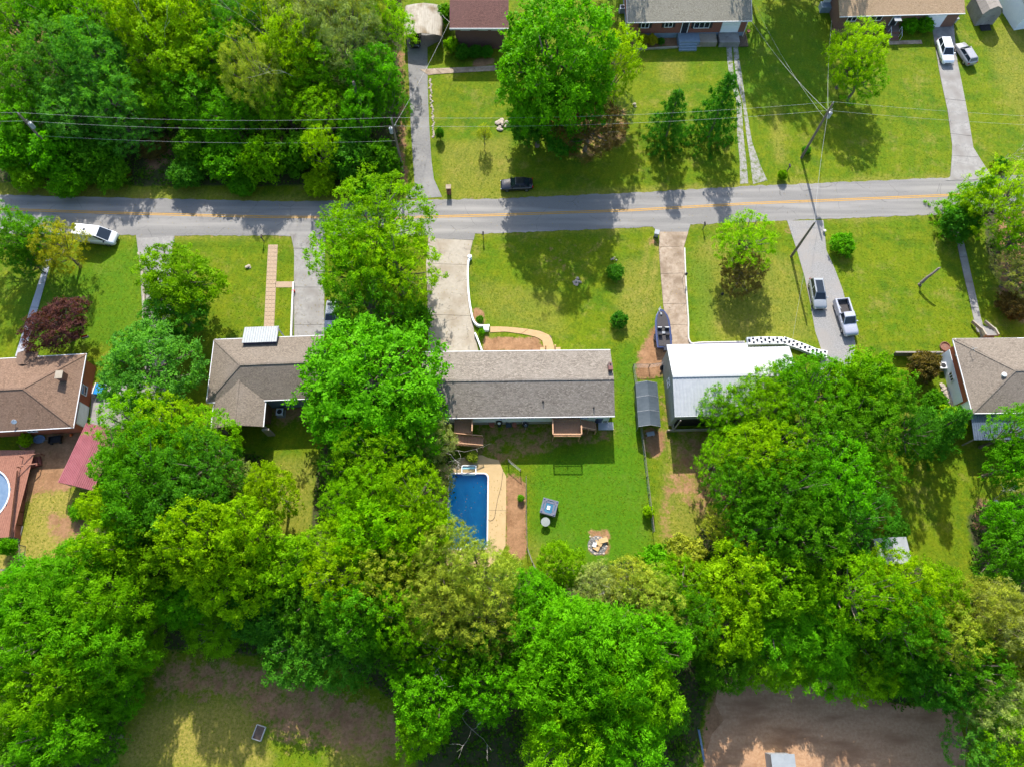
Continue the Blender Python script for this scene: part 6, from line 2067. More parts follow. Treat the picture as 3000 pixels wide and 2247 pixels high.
def leaf_quads(C, Nrm, ln, wd, rg, T=None):
    n = len(C)
    if T is None:
        T = rg.normal(size=(n, 3))
    T = unit(T - Nrm * (T * Nrm).sum(1, keepdims=True))
    Bv = np.cross(Nrm, T)
    l_ = (ln * rg.uniform(0.7, 1.3, n))[:, None] / 2
    w_ = (wd * rg.uniform(0.7, 1.3, n))[:, None] / 2
    dr = -Nrm * l_ * rg.uniform(0.0, 0.5, n)[:, None]
    V = np.stack([C - T * l_, C + Bv * w_ - T * l_ * 0.1, C + T * l_ + dr, C - Bv * w_ - T * l_ * 0.1], 1).reshape(-1, 3)
    Fq = np.arange(4 * n).reshape(n, 4)
    return V, Fq

def sphere_dirs(n, rg, zmin):
    i = np.arange(n) + 0.5
    z = 1 - (1 - zmin) * i / n
    a = i * 2.399963 + rg.uniform(0, 6.28)
    r = np.sqrt(np.maximum(0, 1 - z * z))
    d = np.stack([r * np.cos(a), r * np.sin(a), z], 1)
    return unit(d + rg.normal(size=(n, 3)) * 0.10)

def crown_clusters(n, rg, zmin, lob, lobe_amp, inner=0.25):
    D = sphere_dirs(n, rg, zmin)
    K = unit(rg.normal(size=(lob, 3)) + np.array([0, 0, 0.35]))
    amp = rg.uniform(0.4, 1.0, lob) * lobe_amp
    s = (np.clip((D @ K.T - 0.72) / 0.28, 0, 1) ** 0.7 * amp).max(1)
    rad = 0.55 + s + rg.normal(size=n) * 0.075
    pos = D * rad[:, None]
    m_ = int(n * inner)
    Di = sphere_dirs(m_, rg, -0.2)
    pos = np.concatenate([pos, Di * rg.uniform(0.3, 0.62, m_)[:, None]])
    return pos, np.concatenate([D, Di])

ZC, ZH = 1.32, 0.86
def make_crown(kind, seed):
    """boughs -> twig clumps -> leaves, so light breaks up on every scale"""
    rg = np.random.default_rng(seed)
    # bough count, lobes, lobe size, bough radius, twigs, twig radius, leaves, leaf length, width, flatness, upward bias
    nb, lob, amp, br, nt_, tw, nl, ln, wd, flat, upw = {
        'dense': (165, 22, 0.52, 0.165, 10, 0.050, 12, 0.048, 0.030, 0.62, 0.55),
        'airy': (210, 30, 0.58, 0.130, 8, 0.044, 11, 0.044, 0.022, 0.75, 0.40),
        'feather': (180, 24, 0.52, 0.165, 10, 0.058, 11, 0.070, 0.019, 0.42, 0.70),
        'pine': (175, 24, 0.52, 0.140, 8, 0.050, 15, 0.066, 0.011, 0.85, 0.30),
        'cedar': (240, 0, 0, 0.085, 6, 0.050, 9, 0.075, 0.020, 0.60, 0.30),
        'shrub': (75, 8, 0.30, 0.240, 10, 0.085, 10, 0.105, 0.062, 0.75, 0.40)}[kind]
    if kind == 'cedar':
        PP, DD = [], []
        for tier in range(10):
            zt = tier / 10
            R_ = (1 - zt) ** 0.85
            m0 = max(4, int(9 * (1 - zt) + 3))
            for b_ in range(m0):
                a_ = 6.283 * (b_ + rg.uniform(-0.3, 0.3)) / m0 + tier * 0.7
                Lb_ = R_ * rg.uniform(0.65, 1.12)
                for f_ in (0.35, 0.62, 0.85, 1.0):
                    PP.append((Lb_ * f_ * math.cos(a_), Lb_ * f_ * math.sin(a_), zt * 2.15 - 1.02 - 0.10 * f_ + rg.normal() * 0.03))
                    DD.append((math.cos(a_), math.sin(a_), 0.25))
        P, D = np.array(PP), unit(np.array(DD))
    else:
        P, D = crown_clusters(nb, rg, -0.5, lob, amp, 0.3)
        keep = rg.random(len(P)) > (0.12 if kind in ('airy', 'pine') else 0.06)
        P, D = P[keep], D[keep]
    P = P.copy()
    if kind != 'cedar':
        P[:, 2] *= ZH if kind != 'shrub' else 0.9
    n = len(P)
    brs = br * rg.uniform(0.5, 1.5, n)
    # twig clumps on the outer, upper side of each bough
    q = unit(rg.normal(size=(n * nt_, 3)) + np.repeat(D, nt_, 0) * 0.8 + np.array([0, 0, 0.45]))
    off = q * (rg.uniform(0.45, 1.1, n * nt_) * np.repeat(brs, nt_))[:, None]
    off[:, 2] *= flat
    Tw = np.repeat(P, nt_, 0) + off
    tn = unit(q * 0.55 + np.array([0, 0, upw]) + rg.normal(size=Tw.shape) * 0.62)
    m_ = len(Tw)
    tws = tw * rg.uniform(0.6, 1.5, m_)
    o2 = rg.normal(size=(m_ * nl, 3)) * (np.repeat(tws, nl) * 0.62)[:, None]
    tnr = np.repeat(tn, nl, 0)
    o2 -= tnr * (o2 * tnr).sum(1, keepdims=True) * 0.55
    C = np.repeat(Tw, nl, 0) + o2
    Nm = unit(tnr + rg.normal(size=C.shape) * 0.30)
    T = unit(o2) + rg.normal(size=C.shape) * 0.4
    if kind == 'feather':
        T = np.repeat(unit(q + rg.normal(size=q.shape) * 0.3), nl, 0) + rg.normal(size=C.shape) * 0.3
    V, Fq = leaf_quads(C, Nm, ln, wd, rg, T)
    V[:, 2] += 0.75 if kind == 'shrub' else 1.12 if kind == 'cedar' else ZC
    me = mesh_np('crown_' + kind, V, Fq, 'leaf_needle' if kind in ('pine', 'cedar') else 'leaf')
    tint = np.clip(0.65 * rg.random(m_) + 0.35 * np.repeat(rg.random(n), nt_), 0, 1)       # every twig and bough has its own green
    at_ = me.attributes.new('tint', 'FLOAT', 'POINT')
    at_.data.foreach_set('value', np.repeat(tint, nl * 4).astype(np.float32))
    return me, P

def make_trunk(kind, seed, P, material='bark'):
    rr = random.Random(seed)
    mb = MB()
    top = 1.35
    lean = [(0, 0, -0.03)]
    for i in range(1, 6):
        lean.append((rr.uniform(-0.03, 0.03) * i, rr.uniform(-0.03, 0.03) * i, top * i / 5))
    if kind == 'shrub':
        for k in range(5):
            a = 1.257 * k
            mb.tube([(0, 0, 0), (0.2 * math.cos(a), 0.2 * math.sin(a), 0.5), (0.4 * math.cos(a), 0.4 * math.sin(a), 0.95)], [0.05, 0.035, 0.015], 5)
    elif kind == 'cedar':
        mb.tube([(0, 0, -0.03), (0, 0, 1.1), (0, 0, 2.15)], [0.06, 0.04, 0.008], 7)
    else:
        mb.tube(lean, [0.085, 0.07, 0.06, 0.052, 0.042, 0.03], 8)
        idx = [rr.randrange(len(P)) for _ in range(26)]
        for i in idx:
            e = Vector((P[i][0], P[i][1], P[i][2] + ZC))
            b = Vector(lean[rr.choice((2, 3, 4, 5))])
            if e.z < b.z - 0.2:
                continue
            m_ = b.lerp(e, 0.5) + Vector((rr.uniform(-0.06, 0.06), rr.uniform(-0.06, 0.06), -0.06))
            mb.tube([b, m_, e * 0.98 + b * 0.02], [0.03, 0.018, 0.006], 5, False)
    me = bpy.data.meshes.new('trunk_' + kind)
    me.from_pydata(mb.v, [], mb.f)
    me.materials.append(MAT[material])
    return me

def random_tint(me):
    at_ = me.attributes.new('tint', 'FLOAT', 'POINT')
    at_.data.foreach_set('value', np.repeat(np.random.default_rng(3).random(len(me.polygons)), 4).astype(np.float32))
    return me
LIB = {}
for kind, nvar in (('dense', 4), ('airy', 4), ('feather', 3), ('pine', 3), ('cedar', 2), ('shrub', 3)):
    LIB[kind] = []
    for k in range(nvar):
        cme, P = make_crown(kind, 100 + 17 * k + len(kind))
        LIB[kind].append((cme, make_trunk(kind, k + 5, P)))

TONE = {
    'lime': ((0.179, 0.332, 0.003), 'yellow-green'), 'green': ((0.081, 0.267, 0.004), 'bright green'), 'mid': ((0.064, 0.200, 0.006), 'mid-green'),
    'dark': ((0.047, 0.176, 0.012), 'dark green'), 'teal': ((0.072, 0.234, 0.026), 'bluish-green'), 'olive': ((0.234, 0.293, 0.036), 'olive green'),
    'grey': ((0.215, 0.267, 0.085), 'grey-green'), 'plum': ((0.075, 0.032, 0.042), 'purple-leaved'), 'brown': ((0.115, 0.085, 0.028), 'brownish'), 'grass': ((0.125, 0.289, 0.003), 'fresh green'),
    'gold': ((0.260, 0.260, 0.016), 'golden-tinged'),
}
KW = {'dense': 'round-crowned tree', 'airy': 'open-crowned tree', 'feather': 'feathery tree', 'pine': 'pine', 'cedar': 'conical evergreen', 'shrub': 'bush'}
NM = {'dense': 'broadleaf_tree', 'airy': 'broadleaf_tree', 'feather': 'broadleaf_tree', 'pine': 'pine_tree', 'cedar': 'evergreen_tree', 'shrub': 'bush'}
OV = 3000 / 2212.0
tr_rng = random.Random(42)
used_labels = set()
def tree(x, y, r, H, kind, tone, where, sy=1.0, ov=True, world=None):
    if ov:
        x, y, r = x * OV, y * OV, r * OV
    zc = H * (0.62 if kind != 'shrub' else 0.5)
    if kind == 'cedar':
        zc = H * 0.42
    p = world if world else G(x, y, zc)
    R = r * mpp(x, y, zc) if not world else r
    col, word = TONE[tone]
    t = empty(NM[kind], (p[0], p[1], 0), tr_rng.uniform(0, 6.283))
    label = f'{word} {KW[kind]} {where}'
    assert label not in used_labels, label
    used_labels.add(label)
    tag(t, label, 'bush' if kind == 'shrub' else 'tree', None)
    cme, tme = tr_rng.choice(LIB[kind])
    hs = H / (2.2 if kind != 'shrub' else 1.75)
    e_ = tr_rng.uniform(0.88, 1.14) if kind not in ('cedar', 'shrub') and r < 150 else 1.0
    t.scale = (R * 1.02 * e_, R * 1.02 * sy / e_, hs)
    for nm, me in (('trunk', tme), ('crown', cme)):
        o = bpy.data.objects.new(nm, me)
        S.collection.objects.link(o)
        o.parent = t
        if nm == 'crown':
            v = tr_rng.uniform(0.88, 1.12)
            o.color = (col[0] * v * tr_rng.uniform(0.9, 1.1), col[1] * v, col[2] * v, 1)
    return t

T_ = [
    # --- wood, top left
    (30, 45, 75, 16, 'airy', 'grass', 'in the very corner of the top-left wood'),
    (130, 30, 70, 17, 'dense', 'green', 'at the top edge, second from the corner'),
    (45, 150, 70, 15, 'airy', 'mid', 'at the left edge above the transformer pole'),
    (205, 35, 70, 18, 'airy', 'grass', 'at the top edge left of the yellow-green crowns'),
    (130, 130, 72, 17, 'airy', 'teal', 'between the corner tree and the yellow-green crowns'),
    (215, 130, 70, 18, 'dense', 'teal', 'just left of the tall yellow-green crowns'),
    (310, 35, 70, 20, 'dense', 'lime', 'at the top edge in the wood, leftmost of its colour'),
    (400, 40, 75, 20, 'dense', 'lime', 'at the top edge in the middle of the wood'),
    (360, 115, 80, 16, 'dense', 'lime', 'tallest in the middle of the top-left wood'),
    (445, 130, 75, 16, 'dense', 'lime', 'right of the tallest yellow-green crown'),
    (330, 200, 75, 11, 'dense', 'grass', 'below the tallest yellow-green crown'),
    (420, 215, 80, 12, 'dense', 'green', 'in the middle of the wood above the overhead wires'),
    (505, 30, 65, 18, 'airy', 'teal', 'at the top edge right of the yellow-green crowns'),
    (500, 110, 60, 16, 'airy', 'mid', 'in the gap right of the yellow-green crowns'),
    (585, 40, 65, 17, 'airy', 'lime', 'at the top edge above the vine-hung trunks'),
    (550, 165, 62, 19, 'pine', 'olive', 'standing above the bare leaning trunks in the wood'),
    (630, 120, 70, 18, 'dense', 'lime', 'left of the sprawling grey-green pine in the wood'),
    (670, 45, 75, 19, 'pine', 'grey', 'with dead twigs at the top edge of the wood'),
    (745, 90, 85, 19, 'pine', 'grey', 'sprawling above the single bare trunk in the wood'),
    (760, 25, 70, 18, 'pine', 'olive', 'at the top edge near the cream carport'),
    (835, 60, 55, 14, 'airy', 'grass', 'at the wood edge left of the cream carport'),
    (690, 165, 65, 14, 'dense', 'grass', 'below the sprawling grey-green pine'),
    (800, 165, 62, 15, 'dense', 'green', 'at the wood edge beside the asphalt drive'),
    (610, 215, 65, 12, 'dense', 'grass', 'between the bare trunks and the overhead wires'),
    (845, 235, 38, 10, 'airy', 'mid', 'small one at the wood edge near the utility pole'),
    (250, 215, 65, 15, 'airy', 'teal', 'above the wires left of the yellow-green crowns'),
    (160, 235, 70, 13, 'dense', 'teal', 'just right of the top-left transformer pole'),
    (60, 245, 58, 11, 'dense', 'green', 'behind the top-left transformer pole'),
    (280, 285, 55, 8, 'airy', 'teal', 'crossed by the wires near the brown clearing'),
    (500, 250, 60, 11, 'dense', 'green', 'crossed by the wires in the middle of the wood'),
    (700, 240, 60, 12, 'airy', 'grass', 'crossed by the wires right of the bare trunk'),
    (775, 250, 50, 12, 'dense', 'green', 'crossed by the wires left of the wood-edge pole'),
    (120, 330, 60, 7, 'shrub', 'green', 'filling the road bank below the top-left pole'),
    (35, 320, 55, 7, 'shrub', 'green', 'on the road bank at the left edge'),
    (205, 335, 55, 6, 'shrub', 'mid', 'on the road bank left of the brown clearing'),
    (60, 375, 40, 4, 'shrub', 'grass', 'low against the road at the left edge'),
    (150, 385, 45, 4, 'shrub', 'green', 'low against the road, second from the left edge'),
    (240, 375, 40, 4, 'shrub', 'mid', 'low beside the brown clearing above the road'),
    (420, 320, 45, 6, 'shrub', 'mid', 'right of the brown clearing below the wires'),
    (400, 375, 38, 4, 'shrub', 'dark', 'low right of the brown clearing'),
    (490, 345, 55, 6, 'shrub', 'green', 'in the middle of the road bank'),
    (570, 345, 55, 7, 'shrub', 'grass', 'on the road bank left of the yellow vine column'),
    (640, 330, 45, 7, 'shrub', 'mid', 'on the road bank by the yellow vine column'),
    (695, 320, 34, 9, 'airy', 'lime', 'slim vine-clad one on the road bank'),
    (760, 335, 55, 7, 'shrub', 'dark', 'on the road bank left of the utility pole'),
    (820, 345, 45, 6, 'shrub', 'mid', 'on the road bank below the wood-edge pole'),
    (520, 395, 34, 2.5, 'shrub', 'mid', 'low against the road in the middle of the bank'),
    (690, 390, 38, 3, 'shrub', 'lime', 'low against the road left of the big roadside tree'),
    (800, 400, 45, 4, 'shrub', 'green', 'low against the road behind the big roadside tree'),
    (330, 320, 30, 2.5, 'shrub', 'brown', 'withered one in the brown clearing'),
    (267, 375, 16, 1.6, 'shrub', 'brown', 'small withered one left of the brown clearing'),
    # --- top centre
    (1190, 130, 132, 21, 'dense', 'green', 'huge one hiding the dark red roof'),
    (1325, 140, 66, 13, 'airy', 'lime', 'beside the huge tree, left of the beige-roofed house'),
    (1165, 225, 62, 14, 'dense', 'green', 'tucked under the huge tree, lower left'),
    (1250, 215, 62, 14, 'dense', 'green', 'tucked under the huge tree, lower right'),
    (1142, 270, 44, 7, 'shrub', 'dark', 'beside the heap of pinkish rocks'),
    (1270, 275, 68, 8, 'airy', 'brown', 'rust-coloured one below the huge tree'),
    (1330, 235, 40, 6, 'airy', 'grey', 'thin one right of the rust-coloured tree'),
    (1220, 300, 45, 5, 'shrub', 'dark', 'in the shade left of the rust-coloured tree'),
    (1448, 262, 58, 11, 'cedar', 'dark', 'left one of the two lawn conifers'),
    (1552, 240, 62, 13, 'cedar', 'dark', 'right one of the two lawn conifers beside the gravel track'),
    (1046, 288, 14, 4, 'airy', 'olive', 'small thin sapling on the lawn left of the rock heap'),
    (950, 288, 10, 2.4, 'shrub', 'dark', 'small clipped one beside the asphalt drive'),
    (1850, 115, 62, 11, 'airy', 'lime', 'big one on the lawn in front of the orange-tan roof'),
    (1858, 170, 50, 7, 'airy', 'grass', 'low crown beneath the big lawn tree'),
    (1965, 52, 20, 2.4, 'shrub', 'green', 'left round one by the brick porch steps'),
    (1998, 52, 20, 2.4, 'shrub', 'green', 'right round one by the brick porch steps'),
    (1388, 86, 14, 1.7, 'shrub', 'gold', 'left one in the bed below the red brick wall'),
    (1408, 86, 13, 1.6, 'shrub', 'gold', 'right one in the bed below the red brick wall'),
    (1428, 90, 9, 1.0, 'shrub', 'dark', 'low one in the bed left of the blue porch'),
    (1000, 112, 18, 2.0, 'shrub', 'dark', 'left one in front of the dark brick wall'),
    (1028, 112, 16, 1.8, 'shrub', 'dark', 'middle one in front of the dark brick wall'),
    (1052, 112, 15, 1.8, 'shrub', 'dark', 'right one in front of the dark brick wall'),
    (975, 98, 18, 2.6, 'shrub', 'grass', 'beside the dark brick wall corner'),
    (960, 30, 22, 3.5, 'shrub', 'mid', 'between the cream carport and the dark red roof'),
    (1742, 325, 11, 1.2, 'shrub', 'dark', 'at the foot of the five-wire pole'),
    (1690, 378, 11, 1.6, 'shrub', 'grass', 'small one at the road edge by the gravel track'),
    (2165, 355, 18, 1.8, 'shrub', 'dark', 'by the road at the foot of the grey drive'),
    (2148, 357, 10, 1.2, 'shrub', 'brown', 'small dry tuft at the foot of the grey drive'),
    # --- right, road side
    (2095, 435, 58, 10, 'cedar', 'grass', 'spreading over the road at the right edge'),
    (2170, 430, 72, 11, 'airy', 'lime', 'large one at the right edge of the road'),
    (2075, 480, 40, 6, 'shrub', 'dark', 'at the top of the right-hand footpath'),
    (2205, 505, 50, 8, 'airy', 'grass', 'at the right edge below the road'),
    (2200, 590, 45, 6, 'airy', 'grey', 'scrubby one at the right edge beside the footpath'),
    (2190, 660, 34, 3, 'shrub', 'brown', 'twiggy thicket at the right edge above the tan roof'),
    (1608, 520, 58, 8.5, 'airy', 'lime', 'on the lawn left of the gravel drive'),
    (1606, 590, 50, 5.0, 'airy', 'brown', 'coloured as the shaded skirt of the lawn tree left of gravel drive'),  # shaded underside of the lawn tree, put into a separate brown crown
    (1330, 588, 20, 2.0, 'shrub', 'dark', 'upper of two on the middle lawn'),
    (1338, 690, 20, 2.0, 'shrub', 'dark', 'lower of two on the middle lawn'),
    (1822, 527, 28, 2.6, 'shrub', 'green', 'single round one on the lawn right of the gravel drive'),
    (1040, 717, 8, 1.2, 'shrub', 'green', 'tiny clipped one by the white wall above the mulch bed'),
    (1036, 690, 9, 0.9, 'shrub', 'mid', 'small one in the bed at the white wall bend'),
    # --- left, below the road
    (15, 505, 62, 9, 'airy', 'mid', 'over the road at the left edge'),
    (70, 520, 52, 8, 'airy', 'mid', 'between the left edge and the white van'),
    (128, 535, 50, 8, 'airy', 'gold', 'half covering the white van'),
    (60, 560, 40, 6, 'airy', 'dark', 'shaded one below the white van tree'),
    (120, 700, 62, 6.5, 'dense', 'plum', 'beside the pale footpath'),
    (385, 610, 82, 10, 'dense', 'grass', 'on the lawn above the taupe hip roof'),
    (380, 670, 70, 7, 'dense', 'dark', 'coloured as shaded lower half of the lawn tree above taupe roof'),  # lower half of the lawn tree, its shade put into a dark crown
    (320, 800, 105, 11, 'dense', 'teal', 'between the brown roof and the taupe roof'),
    (276, 765, 30, 2.2, 'shrub', 'brown', 'clipped one at the corner of the brown roof'),
    # --- road tree and big maple
    (812, 480, 100, 14, 'airy', 'grass', 'overhanging the yellow line of the road'),
    (770, 560, 88, 13, 'airy', 'grass', 'big roadside one, left of the pair'),
    (850, 570, 86, 13, 'airy', 'lime', 'big roadside one, right of the pair by the wide drive'),
    (800, 650, 92, 10, 'airy', 'mid', 'low one between the two concrete drives'),
    (890, 690, 45, 4, 'shrub', 'mid', 'beside the wide concrete drive under the roadside tree'),
    (798, 830, 150, 13, 'dense', 'green', 'great one between the taupe roof and the ranch house'),
    (752, 890, 78, 9, 'dense', 'green', 'just below the great tree on the taupe roof side'),
    (880, 900, 85, 11, 'dense', 'green', 'just below the great tree on the ranch house side'),
    # --- left grove
    (302, 930, 70, 13, 'airy', 'grass', 'over the red carport, topmost of the left grove'),
    (370, 930, 70, 12, 'airy', 'lime', 'left of the taupe rear wing'),
    (445, 950, 65, 11, 'airy', 'grass', 'just below the taupe rear wing'),
    (264, 1015, 48, 11, 'dense', 'green', 'over the lower end of the red carport'),
    (330, 1020, 95, 15, 'airy', 'mid', 'in the heart of the left grove'),
    (440, 1020, 80, 14, 'airy', 'dark', 'in the left grove towards the small yellow lawn'),
    (247, 1105, 55, 11, 'dense', 'lime', 'at the left grove edge by the dry yard'),
    (320, 1110, 80, 14, 'dense', 'mid', 'in the left grove below its heart'),
    (420, 1110, 75, 15, 'dense', 'dark', 'shaded one in the left grove'),
    (512, 1045, 46, 8, 'airy', 'grey', 'thin one at the left grove edge by the yellow lawn'),
    (586, 1065, 56, 11, 'dense', 'lime', 'left of the small yellow lawn'),
    (250, 1190, 65, 13, 'dense', 'lime', 'at the bottom of the dry yard'),
    (340, 1200, 80, 12, 'dense', 'grass', 'in the lower left grove'),
    (440, 1170, 85, 17, 'dense', 'lime', 'brightest one of the left grove'),
    (530, 1160, 72, 15, 'dense', 'lime', 'right of the brightest one of the left grove'),
    (500, 1250, 85, 12, 'dense', 'lime', 'below the brightest one of the left grove'),
    (610, 1225, 72, 11, 'dense', 'grass', 'below the small yellow lawn'),
    (410, 1280, 75, 8, 'feather', 'green', 'left of the dark trees above the lower clearing'),
    (570, 1315, 85, 7.5, 'dense', 'dark', 'above the shaded lower clearing'),
    (660, 1290, 80, 9, 'dense', 'mid', 'in the lower wood below the small yellow lawn'),
    (640, 1385, 82, 7, 'dense', 'dark', 'hanging over the shaded lower clearing'),
    (735, 1395, 80, 7, 'dense', 'dark', 'at the edge of the shaded clearing, right one'),
    (470, 1350, 62, 6, 'feather', 'grass', 'at the top of the shaded clearing'),
    # --- between yellow lawn and pool
    (752, 1010, 50, 8, 'airy', 'mid', 'right of the shaded back yard'),
    (752, 1085, 52, 11, 'airy', 'grass', 'right of the small yellow lawn'),
    (800, 990, 70, 12, 'airy', 'grass', 'just below the great tree'),
    (872, 1000, 60, 9, 'airy', 'mid', 'between the great tree and the pool'),
    (936, 955, 50, 8, 'pine', 'grey', 'behind the wooden stairs'),
    (945, 1040, 34, 5, 'airy', 'grey', 'thin one at the top corner of the pool'),
    (800, 1080, 75, 14, 'airy', 'grass', 'left of the pool among the middle trees'),
    (742, 1170, 62, 13, 'airy', 'lime', 'right of the small yellow lawn, lower one'),
    (890, 1075, 66, 14, 'airy', 'lime', 'left of the swimming pool, upper one'),
    (928, 1125, 50, 11, 'airy', 'lime', 'reaching over the pool water'),
    (810, 1165, 78, 16, 'dense', 'grass', 'left of the swimming pool, lower one'),
    (900, 1180, 66, 14, 'airy', 'lime', 'at the lower left corner of the pool'),
    (755, 1245, 75, 16, 'airy', 'lime', 'in the lower wood left of the olive pines'),
    (830, 1260, 68, 16, 'airy', 'olive', 'in the lower wood beside the pines'),
    (790, 1330, 78, 16, 'dense', 'mid', 'in the lower wood above the clearing edge'),
    (870, 1340, 66, 15, 'airy', 'grass', 'left of the lower olive pines'),
    (960, 1225, 78, 15, 'pine', 'olive', 'just below the pool, left one'),
    (1040, 1250, 80, 16, 'pine', 'olive', 'just below the pool, right one'),
    (950, 1310, 78, 16, 'pine', 'olive', 'second row below the pool'),
    (1040, 1335, 75, 15, 'pine', 'olive', 'below the pool beside the pale dead branches'),
    (905, 1215, 40, 9, 'airy', 'gold', 'small one left of the olive pines'),
    (960, 1400, 62, 13, 'airy', 'grass', 'below the olive pines'),
    (1040, 1415, 62, 13, 'airy', 'mid', 'below the olive pines near the dead branches'),
    (870, 1420, 52, 8, 'airy', 'mid', 'at the right end of the shaded clearing'),
    (930, 1500, 78, 13, 'dense', 'green', 'at the bottom, right of the shaded clearing'),
    (915, 1570, 58, 10, 'dense', 'grass', 'at the bottom right of the shaded clearing, lower one'),
    (1060, 1490, 66, 13, 'dense', 'green', 'left of the great bottom tree'),
    # --- bottom centre
    (1290, 1430, 120, 19, 'feather', 'green', 'great one at the bottom centre'),
    (1210, 1380, 95, 18, 'feather', 'green', 'upper left of the great bottom tree'),
    (1380, 1390, 85, 17, 'feather', 'green', 'upper right of the great bottom tree'),
    (1220, 1480, 100, 18, 'feather', 'green', 'left of the great bottom tree crown'),
    (1370, 1480, 95, 17, 'feather', 'grass', 'right of the great bottom tree crown'),
    (1220, 1580, 95, 16, 'feather', 'grass', 'at the bottom edge, left one'),
    (1330, 1585, 100, 16, 'feather', 'green', 'at the bottom edge, right one'),
    (1420, 1540, 55, 11, 'dense', 'dark', 'shaded one beside the grey-blue pipes'),
    (1210, 1225, 52, 8, 'dense', 'grass', 'between the pool and the fire pit'),
    (1160, 1290, 62, 12, 'dense', 'green', 'below the short fence by the pool'),
    (1140, 1350, 60, 13, 'airy', 'mid', 'left of the great bottom tree, behind dead branches'),
    (1290, 1265, 52, 10, 'pine', 'grey', 'just below the fire pit'),
    (1372, 1265, 60, 12, 'pine', 'olive', 'below the fire pit, right one'),
    (1400, 1300, 72, 14, 'pine', 'olive', 'below the fire pit, lower one'),
    (1310, 1310, 58, 12, 'pine', 'grey', 'left of the lower olive pine below the fire pit'),
    (1465, 1265, 58, 11, 'airy', 'grass', 'right of the fire pit pines'),
    (1480, 1340, 66, 13, 'airy', 'mid', 'right of the great bottom tree'),
    (1425, 1218, 45, 4, 'shrub', 'green', 'at the foot of the back lawn'),
    (1480, 1195, 45, 5, 'shrub', 'olive', 'at the lower end of the long wire fence'),
    # --- right bottom
    (1600, 1255, 82, 11, 'dense', 'lime', 'at the top of the lower right wood'),
    (1680, 1275, 80, 11, 'dense', 'grass', 'second in the top row of the lower right wood'),
    (1570, 1350, 72, 10, 'dense', 'lime', 'above the dirt lot, left one'),
    (1660, 1350, 85, 8, 'feather', 'green', 'above the dirt lot, second from left'),
    (1760, 1340, 92, 8.5, 'feather', 'green', 'above the dirt lot, largest one'),
    (1560, 1420, 66, 6.5, 'dense', 'mid', 'at the left corner of the dirt lot'),
    (1690, 1415, 75, 6, 'feather', 'grass', 'hanging over the upper edge of the dirt lot'),
    (1790, 1415, 75, 6, 'feather', 'green', 'hanging over the dirt lot, right of centre'),
    (1850, 1280, 78, 15, 'airy', 'grass', 'left of the grey metal shed'),
    (1930, 1265, 70, 13, 'airy', 'lime', 'below the grey metal shed'),
    (1860, 1360, 78, 8, 'airy', 'mid', 'in the lower right wood below the shed'),
    (1950, 1350, 75, 14, 'airy', 'mid', 'in the lower right wood, right of centre'),
    (1870, 1450, 62, 6, 'dense', 'grass', 'above the right half of the dirt lot'),
    (1950, 1440, 68, 6, 'dense', 'green', 'at the right corner of the dirt lot'),
    (2020, 1280, 62, 12, 'airy', 'grass', 'at the bottom of the right-hand lawn'),
    (2040, 1370, 70, 13, 'airy', 'olive', 'beyond the right-hand lawn'),
    (2110, 1320, 78, 13, 'pine', 'olive', 'pale one beyond the right-hand lawn'),
    (2170, 1340, 75, 13, 'pine', 'grey', 'at the right edge in the lower wood'),
    (2080, 1440, 72, 12, 'airy', 'mid', 'near the right edge above the dirt lot'),
    (2020, 1470, 60, 10, 'dense', 'dark', 'shaded one at the right end of the dirt lot'),
    (2150, 1530, 72, 11, 'pine', 'grey', 'at the right edge beside the dirt lot'),
    (2185, 1600, 75, 11, 'airy', 'grass', 'in the bottom right corner'),
    (2110, 1610, 60, 9, 'airy', 'teal', 'at the bottom edge right of the dirt lot'),
    (2190, 1440, 62, 9, 'shrub', 'olive', 'at the right edge above the pale corner trees'),
    # --- right middle, around the white metal roof
    (1655, 835, 42, 8, 'airy', 'grass', 'reaching over the white metal roof'),
    (1722, 828, 54, 9, 'airy', 'mid', 'at the right end of the white metal roof'),
    (1850, 838, 76, 12, 'dense', 'grass', 'below the gravel drive, upper one'),
    (1888, 850, 68, 12, 'dense', 'mid', 'left of the tan-roofed house'),
    (1760, 850, 75, 12, 'airy', 'green', 'below the gravel drive, left one'),
    (1560, 885, 50, 8, 'airy', 'grass', 'in front of the grey porch of the white metal roof'),
    (1640, 880, 66, 10, 'airy', 'grass', 'below the white metal roof'),
    (1560, 985, 52, 9, 'airy', 'grass', 'at the shade edge below the white metal roof'),
    (1650, 985, 78, 13, 'airy', 'lime', 'in the right grove, upper left one'),
    (1750, 950, 78, 13, 'airy', 'mid', 'in the middle of the right grove'),
    (1850, 930, 75, 13, 'airy', 'mid', 'in the right grove left of the dark spiky tree'),
    (1600, 1060, 68, 12, 'airy', 'mid', 'at the left edge of the right grove'),
    (1700, 1060, 82, 15, 'airy', 'mid', 'in the heart of the right grove'),
    (1800, 1040, 82, 15, 'airy', 'green', 'in the heart of the right grove, right one'),
    (1868, 1025, 56, 11, 'airy', 'mid', 'at the right edge of the right grove'),
    (1640, 1140, 70, 12, 'airy', 'mid', 'in the lower left of the right grove'),
    (1740, 1145, 82, 14, 'airy', 'mid', 'in the lower middle of the right grove'),
    (1840, 1120, 75, 13, 'airy', 'dark', 'in the lower right of the right grove'),
    (1570, 1140, 52, 7, 'airy', 'olive', 'low one at the lower left of the right grove'),
    (2030, 925, 72, 11, 'cedar', 'dark', 'dark spiky one below the tan-roofed house'),
    (1962, 935, 50, 9, 'airy', 'dark', 'left of the dark spiky evergreen'),
    (2020, 868, 28, 3.5, 'shrub', 'mid', 'round one beside the stepping stones'),
    (2050, 905, 36, 4, 'shrub', 'lime', 'at the corner of the blue porch roof'),
